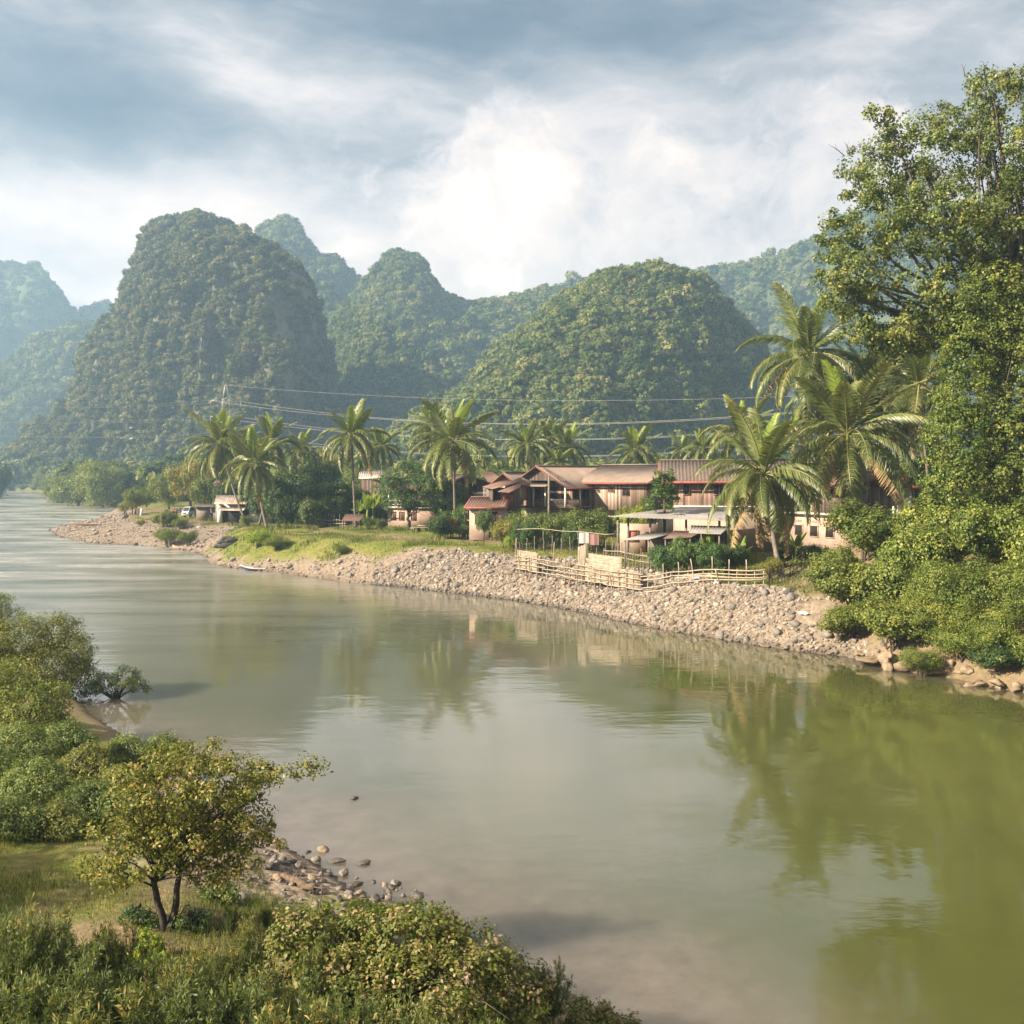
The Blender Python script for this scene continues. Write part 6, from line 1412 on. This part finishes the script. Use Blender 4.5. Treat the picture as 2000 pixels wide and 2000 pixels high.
def build_stones():
    rng = np.random.default_rng(12)
    # rubble: everything nobody could count
    bms = []
    for k in range(8):
        bm = bmesh.new(); bmesh.ops.create_icosphere(bm, subdivisions=1 if k < 4 else 2, radius=1); V = np.array([v.co[:] for v in bm.verts]); Fc = np.array([[v.index for v in f.verts] for f in bm.faces]); bm.free()
        V = V * (1 + .5 * fbm(V * .9 + k * 3.1, 3, k)[:, None]) * [1, rng.uniform(.6, .95), rng.uniform(.45, .75)]; bms.append((V, Fc))
    n = 300000; Y = np.concatenate([rng.uniform(50, 104, n // 2), rng.uniform(100, 225, n // 2)]); X = np.concatenate([rng.uniform(-14, 34, n // 2), rng.uniform(-105, 0, n // 2)])
    s, side, ny = sdist(X, Y); W = np.interp(ny, [50, 62, 70, 90, 97, 105, 113, 140, 150, 210, 260], [5, 5.5, 6.6, 8.0, 6.9, 3.6, 1.2, 1.3, 11, 13, 2])
    p = np.stack([X, Y, X * 0], 1); nz = fbm(p * .35, 3, 9)
    ok = (side == 0) & (X < 21 + rng.normal(0, .6, n)) & (s > -.35) & (s < W + nz * 1.4) & (rng.random(n) < np.where(Y > 140, .5, .92)) & (fbm(p * .12, 2, 33) > -.62)
    X, Y = X[ok][:56000], Y[ok][:56000]; s = s[ok][:56000]
    idx = rng.permutation(len(X)); X, Y, s = X[idx], Y[idx], s[idx]; z = ground_h(X, Y)
    size = np.clip(rng.lognormal(-2.7, .6, len(X)), .04, .45) * np.interp(Y, [60, 130, 200], [1., 1.1, 1.3])
    big = np.argsort(-size / Y)[:90]; mb = MB()
    ind = np.ones(len(X), bool); ind[big] = False
    for k, (V, Fc) in enumerate(bms):
        i = np.nonzero(ind)[0][k::8]; m = len(i); a = rng.uniform(0, 6.28, m); ca, sa = np.cos(a), np.sin(a); tl = rng.normal(0, .35, m)
        VV = V[None] * size[i][:, None, None]; x = VV[..., 0] * ca[:, None] - VV[..., 1] * sa[:, None]; y = VV[..., 0] * sa[:, None] + VV[..., 1] * ca[:, None]; zz = VV[..., 2] + x * tl[:, None] * .5
        Q = np.stack([x + X[i][:, None], y + Y[i][:, None], zz + (z[i] + size[i] * .12)[:, None]], -1).reshape(-1, 3)
        Fq = (Fc[None] + (np.arange(m) * len(V))[:, None, None]).reshape(-1, 3)
        mb.add(Q, [Fq], np.repeat(rng.random(m) * np.where(s[i] < .3, .25, 1), len(Fc)))
    mm = N('rubble_stone'); c = mm.ramp(mm.attr('tint'), [(0, (.075, .07, .066)), (.35, (.165, .145, .128)), (.7, (.27, .225, .185)), (1, (.42, .35, .28))]); nz_ = mm.noise(mm.coord(), 6., 4); M['rubble'] = mm.done(mm.pbr(mm.mix(.3, c, mm.ramp(nz_, [(.3, (.09, .078, .065)), (.7, (.34, .28, .22))])), .9, .2, bump=nz_, bstr=.4))
    o = mb.obj('rubble', M['rubble']); kindof(o, 'stuff', 'grey and tan rubble stones covering the far bank')
    RK = [rock_mesh('stone', 60 + k, M['rock_grey'], .4, 2) for k in range(5)]; RT = [rock_mesh('stone', 80 + k, M['rock_tan'], .4, 2) for k in range(3)]
    for j, i in enumerate(big):
        o = link('stone', (RT if j % 5 == 0 else RK)[j % 3], None, (X[i], Y[i], z[i] + size[i] * .1), rng.uniform(0, 6.28)); o.scale = (size[i] * 1.05,) * 3; tag(o, 'large angular stone lying in the rubble of the far bank', 'stone', 'larger stones on the far bank')
    # tan boulders at the foot of the right bank
    TB = [rock_mesh('boulder', 20 + k, M['rock_tan'], .6, 4, .6) for k in range(4)]
    for i, (px, py, rx, ry, lab) in enumerate([(1705, 1287, 34, 11, 'long tan boulder slab nearest the pebble slope at the waterline'), (1735, 1292, 34, 20, 'rounded tan boulder second from the pebble slope'), (1785, 1296, 34, 20, 'largest rounded tan boulder below the fine-leaved bush'), (1850, 1298, 26, 16, 'tan boulder with a dark hollow beside it'), (1822, 1313, 22, 8, 'flat tan rock lying in the water off the boulders'), (1905, 1336, 24, 8, 'pointed flat tan rock in the water at the right'), (1950, 1335, 26, 13, 'brown boulder under the dark low bush'), (1985, 1342, 24, 16, 'tan boulder at the right edge by the water'), (1680, 1278, 18, 9, 'small tan boulder at the end of the pebble slope'), (1880, 1310, 20, 12, 'dark brown boulder in the hollow of the right bank'), (1500, 1262, 16, 3.5, 'flat pale stone just breaking the water off the pebble slope')]):
        Y_ = rest(px, py, ry, .5); c = at(px, py, Y_); k = Y_ / F; o = link('boulder', TB[i % 4], None, tuple(c), i * 1.3); o.scale = (rx * k * .82, rx * k * .6, ry * k * 1.35); tag(o, lab, 'boulder', 'boulders at the waterline')
    # dark rock ledge on the far bank
    D1 = rock_mesh('rock_ledge', 33, M['rock_dark'], .5, 4, .6)
    for px, py, rx, ry, lab in ((440, 1061, 26, 13, 'dark overhanging rock ledge above the landing place'), (1545, 1156, 22, 6, 'dark earth ledge at the top of the pebbles near the right bank'), (245, 1010, 7, 5, 'dark block at the top of the gravel spit')):
        Y_ = rest(px, py, ry, .6); c = at(px, py, Y_); k = Y_ / F; o = link('rock_ledge', D1, None, tuple(c), .4); o.scale = (rx * k, rx * k * .6, ry * k * 1.5); tag(o, lab, 'rock')
    # near bank stones
    NK = [rock_mesh('river_stone', 40 + k, M['rock_grey'], .22, 3, .65) for k in range(4)] + [rock_mesh('river_stone', 50 + k, M['rock_tan'], .22, 3, .65) for k in range(2)] + [rock_mesh('river_stone', 55 + k, M['rock_dark'], .2, 3, .6) for k in range(2)]
    for i in range(150):
        f = rng.random(); px = 470 + 330 * f + rng.normal(0, 22); py = 1690 + 85 * f + rng.normal(0, 26); p = gp(px, py)
        r = float(np.clip(rng.lognormal(-2.5, .45), .05, .2)); o = link('river_stone', NK[(0, 1, 2, 3, 6, 7, 0, 4)[i % 8]], None, (p[0], p[1], max(p[2], 0) + r * .15), rng.uniform(0, 6)); o.scale = (r,) * 3; tag(o, 'rounded stone lying on the near bank beside the small tree', 'stone', 'stones on the near bank')
    for i, (px, py, r, lab) in enumerate([(658, 1684, .22, 'flat dark stone in the shallows, farthest from the bank'), (711, 1687, .17, 'small dark stone in the shallows with a ripple behind it'), (757, 1735, .15, 'low rounded stone in the shallows near the bank'), (815, 1750, .18, 'dark flat stone in the shallows beside the mound'), (695, 1729, .2, 'blackish rounded stone at the water edge'), (693, 1560, .14, 'far dark pebble breaking the water in midstream')]):
        p = at(px, py, H * F / (py - HY)); o = link('river_stone', NK[6 + i % 2], None, (p[0], p[1], .02), i); o.scale = (r * 1.2, r, r * .8); tag(o, lab, 'stone')
    o = link('river_stone', NK[0], None, tuple(gp(208, 1848) + [0, 0, .05])); o.scale = (.17, .17, .17); tag(o, 'single pale stone on the grass left of the small bright shrub', 'stone')
    # driftwood
    p = gp(590, 1742); t = MB(); s = np.linspace(0, 1, 14); q = np.array([[-.85, .55, .30]]) * (1 - s[:, None]) + np.array([[.45, -.2, .08]]) * s[:, None] + rng.normal(size=(14, 3)) * .018
    t.tube(q, (.05 + .10 * np.sin(s * 3.0) ** .7 + .03 * (s > .8)) * (1 + rng.normal(0, .12, 14)), 9)
    for a_, e_ in (([.2, -.1, .14], [1.05, -.5, .06]), ([.25, 0, .12], [1.2, -.2, .05]), ([-.4, .25, .25], [-.2, .6, .5]), ([.4, -.2, .1], [.6, .2, .3])): a_, e_ = np.array(a_), np.array(e_); t.tube([a_, (a_ + e_) / 2 + rng.normal(0, .05, 3), e_], [.045, .025, .008], 5)
    o = link('driftwood', t.mesh('driftwood', plain('driftwood', (.13, .09, .062), .9, .4, 9, bump=.7), True), None, tuple(p)); o.scale = (.75, .75, .62); tag(o, 'brown driftwood stump lying among the stones of the near bank', 'driftwood')

def build_grass():
    rng = np.random.default_rng(9)
    def blades(name, X, Y, h, label, w=.02):
        z = ground_h(X, Y); n = len(X); a = rng.uniform(0, 6.28, n); lean = rng.normal(0, .35, (n, 2)) * h[:, None]
        b = np.stack([X, Y, z - .03], 1); s = np.stack([np.cos(a), np.sin(a), a * 0], 1) * w * (h[:, None] / .3)
        m = b + np.stack([lean[:, 0] * .35, lean[:, 1] * .35, h * .6], 1); t = b + np.stack([lean[:, 0], lean[:, 1], h], 1)
        V = np.stack([b - s, b + s, m + s * .7, m - s * .7, t], 1).reshape(-1, 3); i = np.arange(n) * 5
        T = np.clip(.45 + .25 * fbm(np.stack([X, Y, X * 0], 1) * .25, 3, 41) + rng.normal(0, .18, n), 0, 1)
        mb = MB(); mb.add(V, [np.stack([i, i + 1, i + 2, i + 3], 1), np.stack([i + 3, i + 2, i + 4], 1)]); mb.T = [T, T]; kindof(mb.obj(name, M['grass']), 'stuff', label)
    n = 260000; Y = rng.uniform(12, 40, n); X = rng.uniform(-.62, .15, n) * Y; s, side, ny = sdist(X, Y); p = np.stack([X, Y, X * 0], 1)
    bare = ss(fbm(p * .3, 3, 31), .4, .9); ok = (side == 1) & (s > 2.6 + fbm(p * .4, 2, 3)) & (rng.random(n) < 1 - .85 * bare); X, Y = X[ok], Y[ok]
    blades('near_grass', X, Y, rng.uniform(.05, .19, len(X)) * (1 + .6 * fbm(np.stack([X, Y, X * 0], 1) * .5, 2, 8)), 'short grass on the near left bank', .012)
    n = 300000; Y = rng.uniform(66, 190, n); X = rng.uniform(-.42, .36, n) * Y; s, side, ny = sdist(X, Y); p = np.stack([X, Y, X * 0], 1)
    W = np.interp(ny, [50, 62, 70, 90, 97, 105, 113, 140, 150, 210], [5, 5.5, 6.6, 8.0, 6.8, 3.4, 1.1, 1.3, 11, 13])
    ok = (side == 0) & (s > W + fbm(p * .35, 3, 9) * 1.3) & (s < 40) & (rng.random(n) < .25 + .75 * ss(fbm(p * .2, 3, 15), -.3, .4)) & ~((np.abs(s - 15) < 1.) & (Y > 98)); X, Y = X[ok], Y[ok]
    h = rng.uniform(.08, .3, len(X)) * (1 + 1.3 * ss(fbm(np.stack([X, Y, X * 0], 1) * .35, 2, 18), .2, .8)); blades('meadow_grass', X, Y, h, 'grass and weeds on the village meadow', .035)

def boat(lab, px, py, Y, L, rz, hull, inner, w=.5, hh=.32, z=None):
    p = at(px, py, Y); z = p[2] if z is None else z
    t = thing('longboat', lab, 'boat', (p[0], p[1], z), rz); n = 22; s = np.linspace(-1, 1, n); half = w * (1 - np.abs(s) ** 2.6) + .03; sheer = hh + .35 * np.abs(s) ** 2.4; keel = -.05 + .3 * np.abs(s) ** 3
    def shell(off, mb):
        R_ = []
        for i in range(n):
            x = s[i] * L / 2; hw = max(half[i] - off, .01); zk = keel[i] + off
            R_.append([[x, -hw, sheer[i]], [x, -hw * .8, zk + .1], [x, 0, zk], [x, hw * .8, zk + .1], [x, hw, sheer[i]]])
        V = np.array(R_).reshape(-1, 3); i0 = np.arange(n - 1)[:, None] * 5 + np.arange(4)[None]; mb.add(V, [np.stack([i0, i0 + 1, i0 + 6, i0 + 5], -1).reshape(-1, 4)])
    a = MB(); shell(0, a); a.obj('hull', M[hull], t, True); c = MB(); shell(.05, c); c.obj('inner_hull', M[inner], t, True)
    g = MB(); [g.tube(np.stack([s * L / 2, sg * half, sheer + .01], 1), .035, 5) for sg in (-1, 1)]; g.obj('gunwale', M[inner], t)
    b = MB(); [b.box((x * L / 2, 0, hh * .75), (.22, 2 * w * (1 - abs(x) ** 2.6) * .9, .05)) for x in (-.55, -.2, .2, .55)]; b.obj('thwarts', M['bamboo_old'], t)

def person(lab, p, face, pose, shirt, group=None, scale=1.):
    t = thing('person', lab, 'person', tuple(p), face, group); t.scale = (scale,) * 3
    if pose == 'sit':
        J = {'pel': (0, 0, .22), 'che': (0, .03, .58), 'nec': (0, .01, .72), 'hd': (0, -.02, .86), 'kl': (-.14, -.38, .5), 'kr': (.14, -.38, .5), 'fl': (-.13, -.42, .06), 'fr': (.13, -.42, .06), 'sl': (-.19, .02, .66), 'sr': (.19, .02, .66), 'el': (-.25, -.16, .48), 'er': (.25, -.16, .48), 'hl': (-.12, -.36, .52), 'hr': (.12, -.36, .52)}
    else:
        J = {'pel': (0, 0, .92), 'che': (0, 0, 1.28), 'nec': (0, -.01, 1.45), 'hd': (0, -.03, 1.6), 'kl': (-.1, -.04, .5), 'kr': (.1, .02, .5), 'fl': (-.1, 0, .06), 'fr': (.12, .05, .06), 'sl': (-.2, 0, 1.38), 'sr': (.2, 0, 1.38), 'el': (-.26, .03, 1.1), 'er': (.26, -.02, 1.1), 'hl': (-.24, -.08, .86), 'hr': (.25, -.12, .86)}
    rad = {'pel': .14, 'che': .16, 'nec': .06, 'hd': .105, 'kl': .075, 'kr': .075, 'fl': .05, 'fr': .05, 'sl': .07, 'sr': .07, 'el': .045, 'er': .045, 'hl': .04, 'hr': .04}
    E = [('pel', 'che'), ('che', 'nec'), ('nec', 'hd'), ('pel', 'kl'), ('pel', 'kr'), ('kl', 'fl'), ('kr', 'fr'), ('che', 'sl'), ('che', 'sr'), ('sl', 'el'), ('sr', 'er'), ('el', 'hl'), ('er', 'hr')]
    ks = list(J); me = bpy.data.meshes.new('body'); me.from_pydata([J[k] for k in ks], [(ks.index(a), ks.index(b)) for a, b in E], [])
    o = link('body', me, t); me.materials.append(M['skin']); sk = o.modifiers.new('skin', 'SKIN'); me.skin_vertices.new() if not me.skin_vertices else None
    for i, k in enumerate(ks): me.skin_vertices[0].data[i].radius = (rad[k] * .9, rad[k] * .9)
    me.skin_vertices[0].data[0].use_root = True; o.modifiers.new('sub', 'SUBSURF').render_levels = 2
    c, q = np.array(J['che']), np.array(J['pel']); m = MB(); m.tube([q + [0, 0, .02], (c + q) / 2, c, c + [0, 0, .1]], [.17, .175, .19, .12], 10)
    for s_, e_ in (('sl', 'el'), ('sr', 'er')): m.tube([c + [0, 0, .07], np.array(J[s_]), (np.array(J[s_]) * .3 + np.array(J[e_]) * .7)], [.09, .085, .07], 8)
    m.obj('shirt', M[shirt], t, True)
    m = MB()
    for k_, f_ in (('kl', 'fl'), ('kr', 'fr')): m.tube([q, np.array(J[k_]), np.array(J[k_]) * .25 + np.array(J[f_]) * .75], [.125, .095, .075], 8)
    m.obj('trousers', M['cloth_blue'], t, True)
    hd = np.array(J['hd']); m = MB(); m.tube([hd + [0, .03, -.05], hd + [0, .025, .03], hd + [0, .02, .09], hd + [0, .02, .13]], [.1, .118, .095, .03], 10); m.obj('hair', M['hair'], t, True)

def build_things():
    M['cloth_blue'] = plain('dark_blue_cloth', (.03, .04, .08), .9, .1, 3); M['shirt_red'] = plain('red_cloth', (.38, .05, .05), .9, .1, 3); M['shirt_dark'] = plain('navy_cloth', (.025, .03, .05), .9, .1, 3); M['shirt_pink'] = plain('pink_cloth', (.36, .20, .19), .9, .1, 3)
    M['boat_blue'] = plain('blue_boat_paint', (.045, .07, .16), .5, .15, 3); M['boat_pale'] = plain('pale_boat_paint', (.60, .57, .55), .6, .1, 3); M['boat_tan'] = plain('bare_boat_wood', (.46, .32, .21), .8, .2, 3)
    boat('slim blue and white longboat moored below the grassy ledge', 510, 1114, 116, 4.9, R(-8), 'boat_blue', 'boat_pale', .45, .22, .02)
    boat('tan wooden longboat moored under the scrubby bushes of the spit', 364, 1072, 148, 4.3, R(-10), 'boat_tan', 'boat_tan', .45, .3, .02)
    p = gp(184, 1027); boat('long bare wooden boat drawn up on the gravel spit', 184, 1026, p[1], 8.4, R(8), 'boat_tan', 'boat_tan', .5, .3, p[2] + .1)
    # truck
    M['truck'] = plain('silver_truck_paint', (.42, .42, .43), .35, .05, 2, .5); b = gp(378, 1009.5)
    t = thing('light_truck', 'silver light truck with a low cargo bed parked on the yard above the spit', 'truck', tuple(b), R(-28))
    V = []; prof = [(-2.1, .45), (-2.15, .85), (-2.05, 1.1), (-1.55, 1.9), (-1.3, 1.98), (-.35, 1.98), (-.3, .45)]   # cab outline (y forward is -)
    cb = MB(); n = len(prof); Vv = [[sx * (.82 if z < 1.2 else .72), y, z] for sx in (-1, 1) for y, z in prof]
    cb.add(Vv, [np.array([list(range(n)), list(range(2 * n - 1, n - 1, -1))])]); cb.add(Vv, [np.array([[i, (i + 1) % n, (i + 1) % n + n, i + n] for i in range(n)])]); cb.obj('cab', M['truck'], t)
    def pane(q): m_ = MB(); m_.add(q, [np.array([[0, 1, 2, 3]])]); return m_
    pane([[-.72, -2.03, 1.16], [.72, -2.03, 1.16], [.64, -1.6, 1.86], [-.64, -1.6, 1.86]]).obj('windscreen', M['glass'], t)
    for s_ in (-1, 1):
        pane([[s_ * .83, -1.85, 1.2], [s_ * .83, -.6, 1.2], [s_ * .735, -.6, 1.82], [s_ * .735, -1.5, 1.82]]).obj('side_window', M['glass'], t); MB().box((s_ * .58, -2.15, .78), (.3, .06, .2)).obj('headlight', M['white'], t)
    MB().box((0, -2.18, .72), (.7, .05, .2)).obj('grille', M['rubber'], t); MB().box((0, -2.2, .48), (1.62, .14, .2)).obj('bumper', M['concrete'], t)
    bd = MB(); bd.box((0, .95, .62), (1.6, 2.5, .1)); bd.box((-.8, .95, .88), (.06, 2.5, .46)); bd.box((.8, .95, .88), (.06, 2.5, .46)); bd.box((0, 2.19, .88), (1.54, .06, .46)); bd.box((0, -.25, 1.1), (1.5, .06, .9)); bd.obj('cargo_bed', M['wood_post'], t)
    for x in (-.72, .72):
        for y in (-1.45, 1.2):
            m_ = MB(); a = np.array([x - .1, y, .32]); m_.tube([a, a + [.2, 0, 0]], .32, 14); w_ = m_.obj('wheel', M['rubber'], t); MB().tube([a - [.02, 0, 0], a + [.22, 0, 0]], .16, 10).obj('rim', M['concrete'], w_)
    b2 = gp(410, 1004); t = thing('parked_scooter', 'pale blue scooter parked in front of the grey plank shed', 'scooter', tuple(b2), R(70)); M['scooter'] = plain('pale_blue_paint', (.50, .56, .66), .4, .05, 3)
    m_ = MB(); m_.tube([[0, -.55, .45], [0, -.35, .35], [0, .1, .38], [0, .55, .62], [0, .85, .55]], [.1, .2, .16, .2, .06], 9); m_.tube([[0, -.55, .35], [0, -.42, .95]], [.06, .05], 6); m_.obj('frame', M['scooter'], t, True); MB().tube([[0, .05, .72], [0, .5, .76], [0, .75, .74]], [.1, .14, .06], 8).obj('seat', M['rubber'], t); MB().tube([[-.35, -.38, 1.0], [0, -.44, .98], [.35, -.38, 1.0]], .025, 6).obj('handlebar', M['rubber'], t)
    for y in (-.68, .68): m_ = MB(); m_.tube([[-.05, y, .25], [.05, y, .25]], .25, 14); m_.obj('wheel', M['rubber'], t)
    q = gp(417, 1003); person('person in a pale shirt standing by the scooter', q, R(10), 'stand', 'shirt_pink')
    for i, (px, py, sh, lab) in enumerate([(341, 1004, 'shirt_red', 'person in red sitting leftmost of the group beside the truck'), (346, 1004.5, 'shirt_dark', 'person in dark clothes sitting second in the group beside the truck'), (352, 1004, 'shirt_dark', 'person in dark clothes sitting in the middle of the group beside the truck'), (357, 1004.5, 'shirt_pink', 'person in a pink shirt sitting closest to the truck')]):
        person(lab, gp(px, py), R(-20 + 35 * i), 'sit', sh, 'people sitting beside the truck', 1.15)
    q = gp(270, 1006); person('person in red crouching beside the white cloth on the spit', q, R(40), 'sit', 'shirt_red', None, 1.3)
    # hung white cloth
    q = gp(276, 1006); t = thing('hung_cloth', 'white cloth hanging from a slanting pole on the gravel spit', 'cloth', tuple(q)); n = 8
    u = np.linspace(0, 1, n); V = np.array([[-.45 + .9 * a * (1 - .5 * b_), .12 * math.sin(a * 7), 1.5 - 1.5 * b_ - .3 * a] for b_ in u for a in u]); i = np.arange(n - 1)[:, None] * n + np.arange(n - 1)[None]; MB().add(V, [np.stack([i, i + 1, i + 1 + n, i + n], -1).reshape(-1, 4)]).obj('sheet', M['cloth_white'], t, True)
    MB().tube([[-.6, 0, 1.65], [.4, 0, 1.25], [1.8, 0, 1.15]], .05, 6).obj('pole', M['bamboo'], t); m_ = MB(); [m_.tube([[x, 0, -.2], [x, 0, z]], .05, 5) for x, z in ((-.6, 1.65), (1.7, 1.2))]; m_.obj('stakes', M['bamboo_old'], t)
    # washing on the line in front of the balcony house
    for i, (px, Y, mt_, lab) in enumerate([(1160, 95.2, 'shirt_pink', 'pink cloth drying on the garden fence below the balcony'), (1140, 96, 'cloth_white', 'white cloth drying on the garden fence below the balcony')]):
        q = gY(px, Y); u = np.linspace(0, 1, 6); V = np.array([[(a - .5) * .9, .05 * math.sin(a * 9 + i), -1.0 * b_] for b_ in u for a in u]); k_ = np.arange(5)[:, None] * 6 + np.arange(5)[None]
        o = link('drying_cloth', MB().add(V, [np.stack([k_, k_ + 1, k_ + 7, k_ + 6], -1).reshape(-1, 4)]).mesh('drying_cloth', M[mt_], True), None, (q[0], q[1] - .12, q[2] + 2.17)); tag(o, lab, 'cloth', 'washing on the garden fence')
    # bench and table
    b = gp(824, 1041); t = thing('picnic_table', 'rough wooden picnic table with two benches under the mango tree', 'table', tuple(b), R(-15)); MB().box((0, .5, .72), (1.3, .7, .08)).obj('tabletop', M['bamboo'], t)
    for x, y in ((-.9, 0), (.9, -.1)): MB().box((x, y, .42), (1.25, .35, .07)).obj('bench', M['bamboo'], t)
    for x in (-1.3, -.5, .5, 1.3): MB().box((x, -.05, .2), (.09, .3, .42)).obj('leg', M['wood_post'], t)
    for x in (-.5, .5): MB().box((x, .5, .35), (.1, .5, .7)).obj('leg', M['wood_post'], t)
    b = gY(838, 127); t = thing('bench', 'long low bench against the wall right of the mango trunk', 'bench', tuple(b), R(-10)); MB().box((0, 0, .5), (4.4, .4, .08)).obj('seat', M['wood_post'], t); [MB().box((x, 0, .23), (.1, .35, .47)).obj('leg', M['wood_post'], t) for x in (-1.9, 0, 1.9)]
    # white birds over the trees
    for i, (px, py, lab) in enumerate([(236, 856, 'lower left one of three white birds flying before the tower'), (256, 857, 'lower right one of three white birds flying before the tower'), (256, 836, 'upper one of three white birds flying before the tower')]):
        p = at(px, py, 270.); t = thing('flying_bird', lab, 'bird', tuple(p), .5 + i, 'white birds in flight'); MB().tube([[0, -.45, .1], [0, -.25, .06], [0, 0, 0], [0, .3, -.03], [0, .5, -.02]], [.03, .08, .13, .08, .02], 8).obj('body', M['white'], t, True)
        for s_ in (-1, 1): m_ = MB(); m_.add([[s_ * .1, -.15, .03], [s_ * .1, .18, .03], [s_ * .5, .12, .26], [s_ * .5, -.12, .28], [s_ * .95, .05, .16]], [np.array([[0, 1, 2, 3]]), np.array([[3, 2, 4]])]); m_.obj('wing', M['white'], t)
    # plastic litter
    for i, (px, py, lab) in enumerate([(1362, 1137, 'pale blue plastic bag caught at the foot of the rail fence'), (1400, 1144, 'grey plastic bag on the pebbles below the rail fence'), (1572, 1207, 'white plastic bag on the pebbles near the right bank')]):
        p = gp(px, py); o = link('plastic_bag', rock_mesh('plastic_bag', 90 + i, M['scooter'] if i == 0 else M['cloth_white'], .6, 3, .5), None, tuple(p + [0, 0, .12]), i); o.scale = (.35, .25, .25); tag(o, lab, 'litter')
build_ground(); build_river(); build_mountains(); build_sky(); build_light_camera(); build_haze()
build_fronds(); BS.update(bush_set()); house_mats()
build_right_bank(); build_palms(); build_village_trees(); build_left_bank()
build_houses(); build_fences(); build_pylon(); build_stones(); build_grass(); build_things()
